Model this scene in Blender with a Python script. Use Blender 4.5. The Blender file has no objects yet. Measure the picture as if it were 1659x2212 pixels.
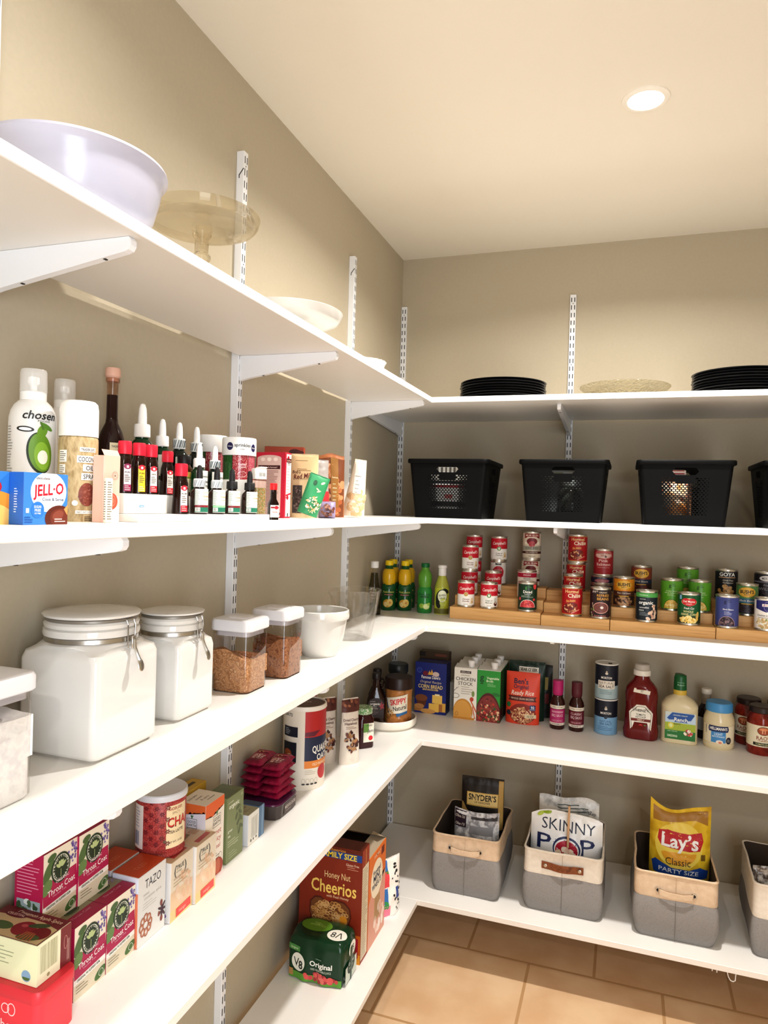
import bpy, bmesh, math, random
from mathutils import Matrix, Vector, noise
PI = math.pi
SC = bpy.context.scene
COL = SC.collection
# ------------------------------------------------------------------ materials
def lin(c):
    return c / 12.92 if c <= .04045 else ((c + .055) / 1.055) ** 2.4
def hx(h):
    h = h.lstrip('#'); h = h if len(h) == 6 else ''.join(c * 2 for c in h)
    return tuple(lin(int(h[i:i + 2], 16) / 255) for i in (0, 2, 4)) + (1.,)
_mats = {}
def newmat(key):
    m = bpy.data.materials.new(key); m.use_nodes = True
    return m, m.node_tree, m.node_tree.nodes['Principled BSDF']
def C(h, rough=.45, metal=0., spec=.5, bump=0.):
    k = f'{h}_{rough}_{metal}_{spec}_{bump}'
    if k in _mats: return _mats[k]
    m, nt, b = newmat('colour_' + k)
    b.inputs['Base Color'].default_value = hx(h)
    b.inputs['Roughness'].default_value = rough
    b.inputs['Metallic'].default_value = metal
    b.inputs['Specular IOR Level'].default_value = spec
    if bump:
        n = nt.nodes.new('ShaderNodeTexNoise'); n.inputs['Scale'].default_value = 60; n.inputs['Detail'].default_value = 4
        tc = nt.nodes.new('ShaderNodeTexCoord'); nt.links.new(tc.outputs['Object'], n.inputs['Vector'])
        bp = nt.nodes.new('ShaderNodeBump'); bp.inputs['Strength'].default_value = bump; bp.inputs['Distance'].default_value = .004
        nt.links.new(n.outputs['Fac'], bp.inputs['Height']); nt.links.new(bp.outputs['Normal'], b.inputs['Normal'])
    _mats[k] = m
    return m
def mottled(key, cols, scale=40, rough=.6, detail=4, stretch=(1, 1, 1), bump=0., kind='noise', coord='Object', contrast=(.35, .65), spec=.4):
    """colour ramp over a noise / voronoi texture"""
    if key in _mats: return _mats[key]
    m, nt, b = newmat(key)
    tc = nt.nodes.new('ShaderNodeTexCoord'); mp = nt.nodes.new('ShaderNodeMapping')
    mp.inputs['Scale'].default_value = stretch
    nt.links.new(tc.outputs[coord], mp.inputs['Vector'])
    if kind == 'noise':
        t = nt.nodes.new('ShaderNodeTexNoise'); t.inputs['Detail'].default_value = detail; out = t.outputs['Fac']
    else:
        t = nt.nodes.new('ShaderNodeTexVoronoi'); out = t.outputs['Distance']
    t.inputs['Scale'].default_value = scale
    nt.links.new(mp.outputs['Vector'], t.inputs['Vector'])
    r = nt.nodes.new('ShaderNodeValToRGB')
    e = r.color_ramp.elements
    lo, hi = contrast
    for i, c in enumerate(cols):
        p = lo + (hi - lo) * i / max(1, len(cols) - 1)
        if i < 2: e[i].position = p; e[i].color = hx(c)
        else: e.new(p).color = hx(c)
    nt.links.new(out, r.inputs['Fac']); nt.links.new(r.outputs['Color'], b.inputs['Base Color'])
    b.inputs['Roughness'].default_value = rough; b.inputs['Specular IOR Level'].default_value = spec
    if bump:
        bp = nt.nodes.new('ShaderNodeBump'); bp.inputs['Strength'].default_value = bump; bp.inputs['Distance'].default_value = .003
        nt.links.new(out, bp.inputs['Height']); nt.links.new(bp.outputs['Normal'], b.inputs['Normal'])
    _mats[key] = m
    return m
def clear(key='clear', tint='#fcfcfa', gloss=.9, rough=.02, blend=.25, bump=0.):
    """thin clear glass or plastic: transparent with a fresnel sheen"""
    if key in _mats: return _mats[key]
    m = bpy.data.materials.new(key); m.use_nodes = True; nt = m.node_tree; nt.nodes.clear()
    o = nt.nodes.new('ShaderNodeOutputMaterial'); mx = nt.nodes.new('ShaderNodeMixShader')
    t = nt.nodes.new('ShaderNodeBsdfTransparent'); t.inputs['Color'].default_value = hx(tint)
    g = nt.nodes.new('ShaderNodeBsdfGlossy'); g.inputs['Roughness'].default_value = rough; g.inputs['Color'].default_value = (gloss,) * 3 + (1,)
    lw = nt.nodes.new('ShaderNodeLayerWeight'); lw.inputs['Blend'].default_value = blend
    if bump:
        n = nt.nodes.new('ShaderNodeTexVoronoi'); n.inputs['Scale'].default_value = 120
        bp = nt.nodes.new('ShaderNodeBump'); bp.inputs['Strength'].default_value = bump; bp.inputs['Distance'].default_value = .004
        nt.links.new(n.outputs['Distance'], bp.inputs['Height'])
        nt.links.new(bp.outputs['Normal'], g.inputs['Normal']); nt.links.new(bp.outputs['Normal'], lw.inputs['Normal'])
    pw = nt.nodes.new('ShaderNodeMath'); pw.operation = 'POWER'; pw.inputs[1].default_value = 1.7
    ad = nt.nodes.new('ShaderNodeMath'); ad.operation = 'MULTIPLY_ADD'; ad.inputs[1].default_value = .7; ad.inputs[2].default_value = .04
    nt.links.new(lw.outputs['Facing'], pw.inputs[0]); nt.links.new(pw.outputs[0], ad.inputs[0]); nt.links.new(ad.outputs[0], mx.inputs[0]); nt.links.new(t.outputs[0], mx.inputs[1]); nt.links.new(g.outputs[0], mx.inputs[2])
    nt.links.new(mx.outputs[0], o.inputs['Surface'])
    _mats[key] = m
    return m
def thickglass(key, tint='#fbfaf6', amount=.5, rough=.0, ior=1.42, bump=0.):
    """solid clear glass: part refraction, part straight-through light, with a sheen at grazing angles"""
    if key in _mats: return _mats[key]
    m = bpy.data.materials.new(key); m.use_nodes = True; nt = m.node_tree; nt.nodes.clear()
    o = nt.nodes.new('ShaderNodeOutputMaterial'); mx = nt.nodes.new('ShaderNodeMixShader'); mx.inputs[0].default_value = amount
    t = nt.nodes.new('ShaderNodeBsdfTransparent'); t.inputs['Color'].default_value = hx(tint)
    g = nt.nodes.new('ShaderNodeBsdfGlass'); g.inputs['Roughness'].default_value = rough; g.inputs['IOR'].default_value = ior; g.inputs['Color'].default_value = hx(tint)
    if bump:
        n = nt.nodes.new('ShaderNodeTexVoronoi'); n.inputs['Scale'].default_value = 110
        tc = nt.nodes.new('ShaderNodeTexCoord'); nt.links.new(tc.outputs['Object'], n.inputs['Vector'])
        bp = nt.nodes.new('ShaderNodeBump'); bp.inputs['Strength'].default_value = bump; bp.inputs['Distance'].default_value = .004
        nt.links.new(n.outputs['Distance'], bp.inputs['Height']); nt.links.new(bp.outputs['Normal'], g.inputs['Normal'])
    nt.links.new(t.outputs[0], mx.inputs[1]); nt.links.new(g.outputs[0], mx.inputs[2]); nt.links.new(mx.outputs[0], o.inputs['Surface'])
    _mats[key] = m
    return m
def frosted(key, col, alpha):
    if key in _mats: return _mats[key]
    m, nt, b = newmat(key); b.inputs['Base Color'].default_value = hx(col); b.inputs['Alpha'].default_value = alpha; b.inputs['Roughness'].default_value = .15
    _mats[key] = m
    return m
def emit(key, col, s):
    m = bpy.data.materials.new(key); m.use_nodes = True; b = m.node_tree.nodes['Principled BSDF']
    b.inputs['Emission Color'].default_value = hx(col); b.inputs['Emission Strength'].default_value = s
    return m
# ------------------------------------------------------------------ mesh builder
class MB:
    def __init__(s): s.v = []; s.f = []; s.m = []; s.sm = []; s.mats = []
    def mi(s, mat):
        if mat not in s.mats: s.mats.append(mat)
        return s.mats.index(mat)
    def add(s, vs, fs, mat, smooth=False):
        b = len(s.v); i = s.mi(mat)
        s.v.extend(tuple(v) for v in vs)
        for f in fs: s.f.append(tuple(b + k for k in f)); s.m.append(i); s.sm.append(smooth)
        return s
    def box(s, cx, cy, z0, w, d, h, mat, bev=.001, seg=1):
        bm = bmesh.new(); bmesh.ops.create_cube(bm, size=1)
        bmesh.ops.scale(bm, vec=(w, d, h), verts=bm.verts)
        bmesh.ops.translate(bm, vec=(cx, cy, z0 + h / 2), verts=bm.verts)
        if bev: bmesh.ops.bevel(bm, geom=bm.edges[:], offset=bev, segments=seg, affect='EDGES', profile=.5)
        s.bm(bm, mat, seg > 1); return s
    def bm(s, bm, mat, smooth=False):
        bm.verts.index_update()
        s.add([v.co[:] for v in bm.verts], [[v.index for v in f.verts] for f in bm.faces], mat, smooth); bm.free()
    def rings(s, loops, mat, smooth=True, cap0=False, cap1=False, closed=True):
        n = len(loops[0]); vs = [p for l in loops for p in l]; fs = []
        for k in range(len(loops) - 1):
            for i in range(n if closed else n - 1):
                j = (i + 1) % n
                fs.append((k * n + i, k * n + j, (k + 1) * n + j, (k + 1) * n + i))
        if cap0: fs.append(tuple(range(n - 1, -1, -1)))
        if cap1: fs.append(tuple((len(loops) - 1) * n + i for i in range(n)))
        return s.add(vs, fs, mat, smooth)
    def lathe(s, prof, mat, seg=32, c=(0, 0), smooth=True, flute=None):
        loops = []
        for r, z in prof:
            r = max(r, 1e-5)
            loops.append([(c[0] + (r * (1 + (flute[1] * math.cos(flute[0] * 2 * PI * i / seg) if flute else 0))) * math.sin(2 * PI * i / seg),
                           c[1] - (r * (1 + (flute[1] * math.cos(flute[0] * 2 * PI * i / seg) if flute else 0))) * math.cos(2 * PI * i / seg), z) for i in range(seg)])
        return s.rings(loops, mat, smooth)
    def loft(s, secs, mat, n=6, cap0=True, cap1=True, smooth=True):
        """secs: (z, w, d, corner radius[, cx, cy])"""
        return s.rings([rsq(*q[1:4], n, q[0], *(q[4:6] if len(q) > 4 else (0, 0))) for q in secs], mat, smooth, cap0, cap1)
    def tube(s, pts, r, mat, seg=8, cap=True):
        pts = [Vector(p) for p in pts]; loops = []; up = Vector((0.01, .02, 1))
        for i, p in enumerate(pts):
            t = (pts[min(i + 1, len(pts) - 1)] - pts[max(i - 1, 0)]).normalized()
            a = t.cross(up)
            if a.length < 1e-3: a = t.cross(Vector((1, 0, 0)))
            a.normalize(); b = t.cross(a)
            rr = r[i] if isinstance(r, (list, tuple)) else r
            loops.append([p + rr * (math.cos(2 * PI * k / seg) * a + math.sin(2 * PI * k / seg) * b) for k in range(seg)])
        return s.rings(loops, mat, True, cap, cap)
    def prism(s, pts, axis, a, b, mat):
        """polygon of 2-D points extruded along an axis from a to b"""
        f = {'y': lambda p, t: (p[0], t, p[1]), 'x': lambda p, t: (t, p[0], p[1]), 'z': lambda p, t: (p[0], p[1], t)}[axis]
        return s.rings([[f(p, a) for p in pts], [f(p, b) for p in pts]], mat, False, True, True)
    def mesh(s, name):
        me = bpy.data.meshes.new(name); me.from_pydata(s.v, [], s.f)
        for m in s.mats: me.materials.append(m)
        me.polygons.foreach_set('material_index', s.m); me.polygons.foreach_set('use_smooth', s.sm)
        if any(s.sm): me.set_sharp_from_angle(angle=math.radians(38))
        me.update(); return me
    def put(s, name, parent=None, loc=(0, 0, 0), rot=(0, 0, 0)):
        return link(name, s.mesh(name), parent, loc, rot)
def link(name, me, parent=None, loc=(0, 0, 0), rot=(0, 0, 0)):
    o = bpy.data.objects.new(name, me); COL.objects.link(o); o.parent = parent; o.location = loc; o.rotation_euler = rot
    return o
def rsq(w, d, r, n, z, cx=0, cy=0):
    r = min(r, w / 2 - 1e-5, d / 2 - 1e-5); out = []
    for k, (sx, sy) in enumerate(((1, -1), (1, 1), (-1, 1), (-1, -1))):
        for i in range(n):
            a = -PI / 2 + k * PI / 2 + (PI / 2) * i / (n - 1)
            out.append((cx + sx * (w / 2 - r) + r * math.cos(a), cy + sy * (d / 2 - r) + r * math.sin(a), z))
    return out
def thing(name, label, cat, loc=(0, 0, 0), rz=0., group=None, rx=0., ry=0.):
    o = bpy.data.objects.new(name, None); COL.objects.link(o); o.empty_display_size = .02
    o.location = loc; o.rotation_euler = (rx, ry, math.radians(rz)); o['label'] = label; o['category'] = cat
    if group: o['group'] = group
    return o
def struct(name, M):
    o = M.put(name); o['kind'] = 'structure'; return o
# ------------------------------------------------------------------ printed artwork
_txt = {}
def glyphs(s, bold):
    k = (s, bold)
    if k not in _txt:
        c = bpy.data.curves.new('t', 'FONT'); c.body = s; c.resolution_u = 2; c.offset = bold; c.align_x = 'CENTER'
        o = bpy.data.objects.new('t', c); m = bpy.data.meshes.new_from_object(o)
        vs = [v.co[:2] for v in m.vertices]; fs = [tuple(p.vertices) for p in m.polygons]
        bpy.data.objects.remove(o); bpy.data.curves.remove(c); bpy.data.meshes.remove(m)
        if vs:
            x0 = min(v[0] for v in vs); x1 = max(v[0] for v in vs)
            vs = [(v[0] - (x0 + x1) / 2, v[1]) for v in vs]
            _txt[k] = (vs, fs, x1 - x0)
        else: _txt[k] = ([], [], 1)
    return _txt[k]
class Art:
    def __init__(s): s.i = []; s.L = 1
    def add(s, vs, fs, mat, L=None):
        if isinstance(mat, str): mat = C(mat)
        s.i.append((vs, fs, mat, (s.L if L is None else L) + .025 * len(s.i))); return s
    def up(s): s.L += 1; return s
    def poly(s, pts, mat, L=None): return s.add(list(pts), [tuple(range(len(pts)))], mat, L)
    def rect(s, cx, cy, w, h, mat, L=None, a=0):
        ca, sa = math.cos(math.radians(a)), math.sin(math.radians(a))
        return s.poly([(cx + x * ca - y * sa, cy + x * sa + y * ca) for x, y in ((-w / 2, -h / 2), (w / 2, -h / 2), (w / 2, h / 2), (-w / 2, h / 2))], mat, L)
    def ell(s, cx, cy, rx, ry, mat, L=None, n=20, a=0, a0=0, a1=360):
        ca, sa = math.cos(math.radians(a)), math.sin(math.radians(a)); p = []
        full = a1 - a0 >= 360
        for k in range(n):
            t = math.radians(a0 + (a1 - a0) * k / (n if full else n - 1)); x, y = rx * math.cos(t), ry * math.sin(t)
            p.append((cx + x * ca - y * sa, cy + x * sa + y * ca))
        return s.poly(p, mat, L)
    def ring(s, cx, cy, rx, ry, t, mat, L=None, n=24):
        o = [(cx + rx * math.cos(2 * PI * k / n), cy + ry * math.sin(2 * PI * k / n)) for k in range(n)]
        i = [(cx + (rx - t) * math.cos(2 * PI * k / n), cy + (ry - t) * math.sin(2 * PI * k / n)) for k in range(n)]
        return s.add(o + i, [(k, (k + 1) % n, n + (k + 1) % n, n + k) for k in range(n)], mat, L)
    def text(s, t, cx, cy, h, mat, w=None, bold=.02, sh=0., a=0., arc=0., L=None):
        vs, fs, W = glyphs(t, round(min(bold, .05) * .5, 4)); k = h / .72
        kx = w / W if w else k
        ca, sa = math.cos(math.radians(a)), math.sin(math.radians(a)); out = []
        for x, y in vs:
            x2, y2 = x * kx + sh * y * k, y * k - h / 2
            if arc: y2 -= arc * (2 * x * kx / max(W * kx, 1e-6)) ** 2
            out.append((cx + x2 * ca - y2 * sa, cy + x2 * sa + y2 * ca))
        return s.add(out, fs, mat, L)
    def lines(s, cx, cy, w, n, gap, t, mat, L=None, seed=1):
        r = random.Random(seed)
        for k in range(n):
            f = r.uniform(.6, 1)
            s.rect(cx - w * (1 - f) / 2, cy - k * gap, w * f, t, mat, L)
        return s
    def blobs(s, cx, cy, rx, ry, n, s0, s1, mats, L=None, seed=1, half=False, asp=.7, hole=None):
        r = random.Random(seed)
        for k in range(n):
            while True:
                x, y = r.uniform(-1, 1), r.uniform(0 if half else -1, 1)
                if x * x + y * y < 1: break
            q = r.uniform(s0, s1); A = r.uniform(0, 180); ll = (s.L if L is None else L) + (k % 5) * .3
            s.ell(cx + x * rx, cy + y * ry, q, q * asp, r.choice(mats), ll, 9, A)
            if hole: s.ell(cx + x * rx, cy + y * ry, q * .4, q * asp * .4, hole, ll + .1, 7, A)
        return s
    def bars(s, cx, cy, w, h, n, mat, L=None, seed=3):
        r = random.Random(seed)
        for k in range(n):
            s.rect(cx - w / 2 + w * (k + .5) / n, cy, w / n * r.uniform(.25, .7), h, mat, L)
        return s
    def emit(s, M, f, du=None, dv=None, eps=.00014, clip=None):
        for vs, fs, mat, L in s.i:
            if not fs: continue
            if clip and all(not (clip[0] < x < clip[1] and clip[2] < y < clip[3]) for x, y in vs) and len(vs) > 30: continue
            bm = bmesh.new(); bv = [bm.verts.new((x, y, 0)) for x, y in vs]
            for q in fs:
                if len(set(q)) > 2:
                    try: bm.faces.new([bv[k] for k in q])
                    except ValueError: pass
            if max(len(q) for q in fs) > 4: bmesh.ops.triangulate(bm, faces=[g for g in bm.faces if len(g.verts) > 4], ngon_method='EAR_CLIP')
            if clip:
                for co, no in (((clip[0], 0, 0), (-1, 0, 0)), ((clip[1], 0, 0), (1, 0, 0)), ((0, clip[2], 0), (0, -1, 0)), ((0, clip[3], 0), (0, 1, 0))):
                    if any((v.co.x - co[0]) * no[0] + (v.co.y - co[1]) * no[1] > 0 for v in bm.verts):
                        bmesh.ops.bisect_plane(bm, geom=bm.verts[:] + bm.edges[:] + bm.faces[:], plane_co=co, plane_no=no, dist=1e-7, clear_outer=True)
                if not bm.faces: bm.free(); continue
            for ax, d in ((0, du), (1, dv)):
                if not d: continue
                lo = min(v.co[ax] for v in bm.verts); hi = max(v.co[ax] for v in bm.verts)
                k = math.floor(lo / d) + 1
                while k * d < hi - 1e-6:
                    co = (k * d, 0, 0) if ax == 0 else (0, k * d, 0); no = (1, 0, 0) if ax == 0 else (0, 1, 0)
                    bmesh.ops.bisect_plane(bm, geom=bm.verts[:] + bm.edges[:] + bm.faces[:], plane_co=co, plane_no=no, dist=1e-7)
                    k += 1
            bmesh.ops.recalc_face_normals(bm, faces=bm.faces[:])
            bm.verts.index_update()
            fl = []
            for g in bm.faces:
                q = [v.index for v in g.verts]
                a, b, c = [g.verts[i].co for i in (0, 1, 2)]
                if (g.normal.z < 0): q.reverse()
                fl.append(q)
            M.add([f(v.co.x, v.co.y, eps * L) for v in bm.verts], fl, mat, du is not None)
            bm.free()
        return M
# maps from artwork plane to a surface
def onF(d): return lambda u, v, e: (u, -d / 2 - e, v)
def onB(d): return lambda u, v, e: (-u, d / 2 + e, v)
def onR(w): return lambda u, v, e: (w / 2 + e, u, v)
def onL(w): return lambda u, v, e: (-w / 2 - e, -u, v)
def onT(h): return lambda u, v, e: (u, v, h + e)
def onC(r, z=0, a0=0):
    rf = r if callable(r) else (lambda v: r)
    def g(u, v, e):
        R = rf(v) + e + .0002; a = a0 + u / rf(0 if not callable(r) else v)
        return (R * math.sin(a), -R * math.cos(a), v + z)
    return g
def carton(name, label, cat, loc, rz, w, d, h, col, arts, group=None, part='carton', bev=.0012, extra=None, rx=0, ry=0):
    t = thing(name, label, cat, loc, rz, group, rx, ry)
    M = MB().box(0, 0, 0, w, d, h, C(col) if isinstance(col, str) else col, bev)
    for k, a in arts.items():
        a.emit(M, {'f': onF(d), 'r': onR(w), 'l': onL(w), 't': onT(h), 'b': onB(d)}[k],
               clip=(-d / 2, d / 2, 0, h) if k in 'rl' else (-w / 2, w / 2, -d / 2, d / 2) if k == 't' else (-w / 2, w / 2, 0, h))
    M.put(part, t)
    if extra: extra(t)
    return t
def copy_tree(o, loc, rz=None, label=None, rot=None):
    r = o.copy(); COL.objects.link(r); r.location = loc
    if rz is not None: r.rotation_euler = (0, 0, math.radians(rz))
    if rot: r.rotation_euler = rot
    if label: r['label'] = label
    for ch in list(o.children):
        c = ch.copy(); COL.objects.link(c); c.parent = r
        for g in list(ch.children):
            e = g.copy(); COL.objects.link(e); e.parent = c
    return r
WHITE = C('#e8e6e3', .35); OFFW = C('#e9e4da', .5); BLACK = C('#151414', .4); DK = C('#2a2723', .5)
STEEL = C('#c9c6c0', .28, 1.); TIN = C('#d6d2c8', .3, .95); CLEAR = clear(); BRN = C('#1c0d08', .12)
# shelf top heights, from the top one down
Z1, Z2, Z3, Z4, Z5 = 2.0663, 1.6267, 1.2326, .8163, .2309
HC = 2.7857; ST = .0199; DL, DR = .311, .5821
# ------------------------------------------------------------------ room
def wallmat():
    m, nt, b = newmat('wall_paint'); b.inputs['Roughness'].default_value = .75; b.inputs['Specular IOR Level'].default_value = .25
    n = nt.nodes.new('ShaderNodeTexNoise'); n.inputs['Scale'].default_value = 90; n.inputs['Detail'].default_value = 5
    tc = nt.nodes.new('ShaderNodeTexCoord'); nt.links.new(tc.outputs['Object'], n.inputs['Vector'])
    mx = nt.nodes.new('ShaderNodeMix'); mx.data_type = 'RGBA'
    mx.inputs[6].default_value = hx('#bab09c'); mx.inputs[7].default_value = hx('#c1b7a3')
    nt.links.new(n.outputs['Fac'], mx.inputs[0]); nt.links.new(mx.outputs[2], b.inputs['Base Color'])
    bp = nt.nodes.new('ShaderNodeBump'); bp.inputs['Strength'].default_value = .06; bp.inputs['Distance'].default_value = .002
    nt.links.new(n.outputs['Fac'], bp.inputs['Height']); nt.links.new(bp.outputs['Normal'], b.inputs['Normal'])
    return m
def tilemat():
    m, nt, b = newmat('floor_tile')
    tc = nt.nodes.new('ShaderNodeTexCoord'); mp = nt.nodes.new('ShaderNodeMapping')
    mp.inputs['Location'].default_value = (TILE_X, TILE_Y, 0); nt.links.new(tc.outputs['Object'], mp.inputs['Vector'])
    br = nt.nodes.new('ShaderNodeTexBrick'); br.offset = .5; br.inputs['Scale'].default_value = 1
    br.inputs['Brick Width'].default_value = .457; br.inputs['Row Height'].default_value = .45
    br.inputs['Mortar Size'].default_value = .0055; br.inputs['Mortar Smooth'].default_value = .2; br.inputs['Bias'].default_value = 0
    n = nt.nodes.new('ShaderNodeTexNoise'); n.inputs['Scale'].default_value = 6; n.inputs['Detail'].default_value = 7
    nt.links.new(tc.outputs['Object'], n.inputs['Vector'])
    r = nt.nodes.new('ShaderNodeValToRGB'); e = r.color_ramp.elements
    e[0].position = .35; e[0].color = hx('#cfae8a'); e[1].position = .65; e[1].color = hx('#dbc09f')
    nt.links.new(n.outputs['Fac'], r.inputs['Fac'])
    nt.links.new(mp.outputs['Vector'], br.inputs['Vector'])
    nt.links.new(r.outputs['Color'], br.inputs['Color1']); nt.links.new(r.outputs['Color'], br.inputs['Color2'])
    br.inputs['Mortar'].default_value = hx('#b9966e')
    nt.links.new(br.outputs['Color'], b.inputs['Base Color']); b.inputs['Roughness'].default_value = .5
    bp = nt.nodes.new('ShaderNodeBump'); bp.inputs['Strength'].default_value = .4; bp.inputs['Distance'].default_value = .003; bp.invert = True
    nt.links.new(br.outputs['Fac'], bp.inputs['Height']); nt.links.new(bp.outputs['Normal'], b.inputs['Normal'])
    return m
PW = (22.5, 5.5, 18, 30); EXPO = .64; SPR = 155
TILE_X, TILE_Y = -.2438, .43
XR, YF = 2.35, -5.4
WP = wallmat(); CEIL = C('#ece7dc', .85, 0, .2)
struct('wall_left', MB().box(-.05, YF / 2, 0, .1, -YF, HC, WP, 0))
struct('wall_back', MB().box(XR / 2, .05, 0, XR + .2, .1, HC, WP, 0))
struct('wall_right', MB().box(XR + .05, YF / 2, 0, .1, -YF, HC, WP, 0))
struct('wall_front', MB().box(XR / 2, YF - .05, 0, XR + .2, .1, HC, WP, 0))
struct('floor', MB().box(XR / 2, YF / 2, -.1, XR + .2, -YF + .2, .1, tilemat(), 0))
struct('ceiling', MB().box(XR / 2, YF / 2, HC, XR + .2, -YF + .2, .1, CEIL, 0))
# ceiling lights
LENS = emit('lamp_lens', '#fff2dc', 14.)
def downlight(x, y, label, power, size=.085):
    t = thing('recessed_light', label, 'ceiling light', (x, y, HC), 0, 'recessed ceiling lights')
    MB().lathe([(.045, -.001), (.047, -.006), (.056, -.007), (.062, -.004), (.063, 0)], C('#f3efe6', .4), 40).put('trim_ring', t)
    MB().lathe([(0, -.0045), (.046, -.0045)], LENS, 40).put('lens', t)
    l = bpy.data.lights.new('ceiling_lamp', 'AREA'); l.shape = 'DISK'; l.size = size; l.energy = power; l.color = (1, .975, .94); l.spread = math.radians(SPR)
    o = bpy.data.objects.new('ceiling_lamp', l); COL.objects.link(o); o.location = (x, y, HC - .012)
downlight(1.008, -1.036, 'round recessed ceiling light glowing above the back corner shelves', PW[0])
downlight(.64, -2.25, 'round recessed ceiling light close to the wall of canisters', PW[1])
downlight(1.40, -4.4, 'round recessed ceiling light by the pantry entrance', PW[2])
l = bpy.data.lights.new('entrance_daylight', 'AREA'); l.shape = 'RECTANGLE'; l.size = .9; l.size_y = 1.7; l.energy = PW[3]; l.color = (.82, .9, 1.)
o = bpy.data.objects.new('entrance_daylight', l); COL.objects.link(o); o.location = (1.75, -3.9, 1.3)
o.rotation_euler = (Vector((0, -1.7, 1.2)) - o.location).to_track_quat('-Z', 'Y').to_euler()
# ------------------------------------------------------------------ shelving
SHELF = C('#e9e7e3', .38); BRK = C('#eef0f4', .35)
names = ['topmost', 'second', 'third', 'fourth', 'lowest']
holds = ['white bowl, glass cake stand and platter', 'baking extracts, sprinkles and nut bags', 'white canisters and brown sugar', 'tea boxes and oats', 'cereal boxes and vegetable juice']
holdr = ['black charger plates and glass platter', 'black perforated baskets', 'stepped cans and citrus juice', 'broth, ketchup and sauces', 'grey fabric snack bins']
for i, z in enumerate((Z1, Z2, Z3, Z4, Z5)):
    t = thing('shelf_board', f'white side-wall shelf board, {names[i]}, carrying {holds[i]}', 'shelf', (0, 0, z), 0, 'side wall shelf boards')
    MB().box((.0235 + DL) / 2, (-DR - .0005 - 4.2) / 2, -ST, DL - .0235, 4.2 - DR - .0005, ST, SHELF, .0012).put('board', t)
    t = thing('shelf_board', f'white back-wall shelf board, {names[i]}, carrying {holdr[i]}', 'shelf', (0, 0, z), 0, 'back wall shelf boards')
    MB().box((.015 + 2.3) / 2, (-DR - .015) / 2, -ST, 2.3 - .015, DR - .015, ST, SHELF, .0012).put('board', t)
def standard(label, loc, rz, ztop, dp=.013, wd=.025, zbot=.12):
    t = thing('shelf_standard', label, 'shelf upright', (loc[0], loc[1], zbot), rz, 'slotted wall uprights')
    M = MB(); h = ztop - zbot
    M.box(0, -dp / 2, 0, wd, dp, h, BRK, .001)
    A = Art(); z = h - .022; k = 0
    while z > .02:
        for u in (-wd * .25, wd * .25): A.rect(u, z, .0034, .0185, DK)  # slots are not cut; dark marks paint the shade inside them
        if k % 8 == 1: A.ell(0, z + .016, .002, .002, DK, n=8)
        z -= .032; k += 1
    A.emit(M, lambda u, v, e: (u, -dp - e, v))
    if dp > .02: Art().rect(.004, h - .055, .0028, .022, DK, a=-38).rect(-.002, h - .066, .0025, .010, DK).emit(M, lambda u, v, e: (-wd / 2 - e, -u - dp / 2, v))
    M.put('slotted_channel', t)
wl = [(-2.212, 'beside the big white bowl'), (-1.437, 'behind the glass cake stand'), (-.640, 'between the platter and the fluted dish')]
for y, w in wl: standard(f'white slotted upright on side wall {w}', (0, y), 90, 2.60 if y < -2 else 2.581, .022, .022)
standard('white slotted upright in the room corner', (.0137, 0), 0, 2.570)
standard('white slotted upright mid back wall between black plates and glass platter', (.7548, 0), 0, 2.574)
def bracket(label, loc, rz, L, b=.0132):
    t = thing('shelf_bracket', label, 'shelf bracket', loc, rz, 'white shelf brackets')
    # profile in local y (out from wall = -y) and z, top flush with shelf underside
    pts = [(-b, 0), (-L + .004, 0), (-L, -.005), (-L, -.013), (-L + .004, -.019), (-L + .012, -.0215), (-.05, -.058), (-b, -.064)]
    M = MB().prism(pts, 'x', -.0065, .0065, BRK)
    for y in (-L + .05, -.09): M.box(0, y, -.0215 - .0365 * (y + L - .012) / (L - .062) - .001, .006, .004, .002, DK, 0)
    M.put('arm', t)
for i, z in enumerate((Z1, Z2, Z3, Z4, Z5)):
    for (y, w) in ((-2.212, 'at the entrance-end upright'), (-1.437, 'at the middle upright'), (-.640, 'at the corner-end upright')):
        bracket(f'white tapered bracket {w} of side wall under {names[i]} shelf', (0, y, z - ST - .0004), 90, .297, .0223)
    bracket(f'white tapered bracket in room corner under {names[i]} back shelf', (.0137, 0, z - ST - .0004), 0, .50)
    bracket(f'white tapered bracket mid back wall under {names[i]} back shelf', (.7548, 0, z - ST - .0004), 0, .50)
# ------------------------------------------------------------------ top shelf
CER = C('#bcbccb', .22); PORC = C('#d9d7d2', .15)
t = thing('mixing_bowl', 'big shiny white bowl with flared rim at the shelf edge', 'bowl', (.170, -2.195, Z1))
M = MB(); M.lathe([(0, .003), (.072, .003), (.074, 0), (.082, 0), (.086, .004), (.105, .018), (.118, .04), (.126, .07), (.1295, .092), (.134, .097), (.138, .102), (.137, .106), (.131, .104)], CER, 72); M.put('bowl_wall', t)
MB().lathe([(.131, .104), (.122, .07), (.113, .04), (.10, .022), (.07, .012), (0, .011)], CER, 72).put('inside', t)
GL = thickglass('pressed_glass', '#faf7f0', .5)
t = thing('cake_stand', 'clear glass pedestal cake stand with thick stem', 'cake stand', (.16, -1.835, Z1))
MB().lathe([(0, .150), (.094, .150), (.106, .154), (.113, .162), (.116, .175), (.1145, .176), (.111, .164), (.104, .158), (0, .156)], GL, 64).put('plate', t)
MB().lathe([(.013, .05), (.017, .06), (.0135, .068), (.0125, .078), (.0185, .088), (.0185, .094), (.0135, .10), (.0145, .128), (.019, .135), (.0205, .142), (.0205, .1495)], GL, 32).put('stem', t)
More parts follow.
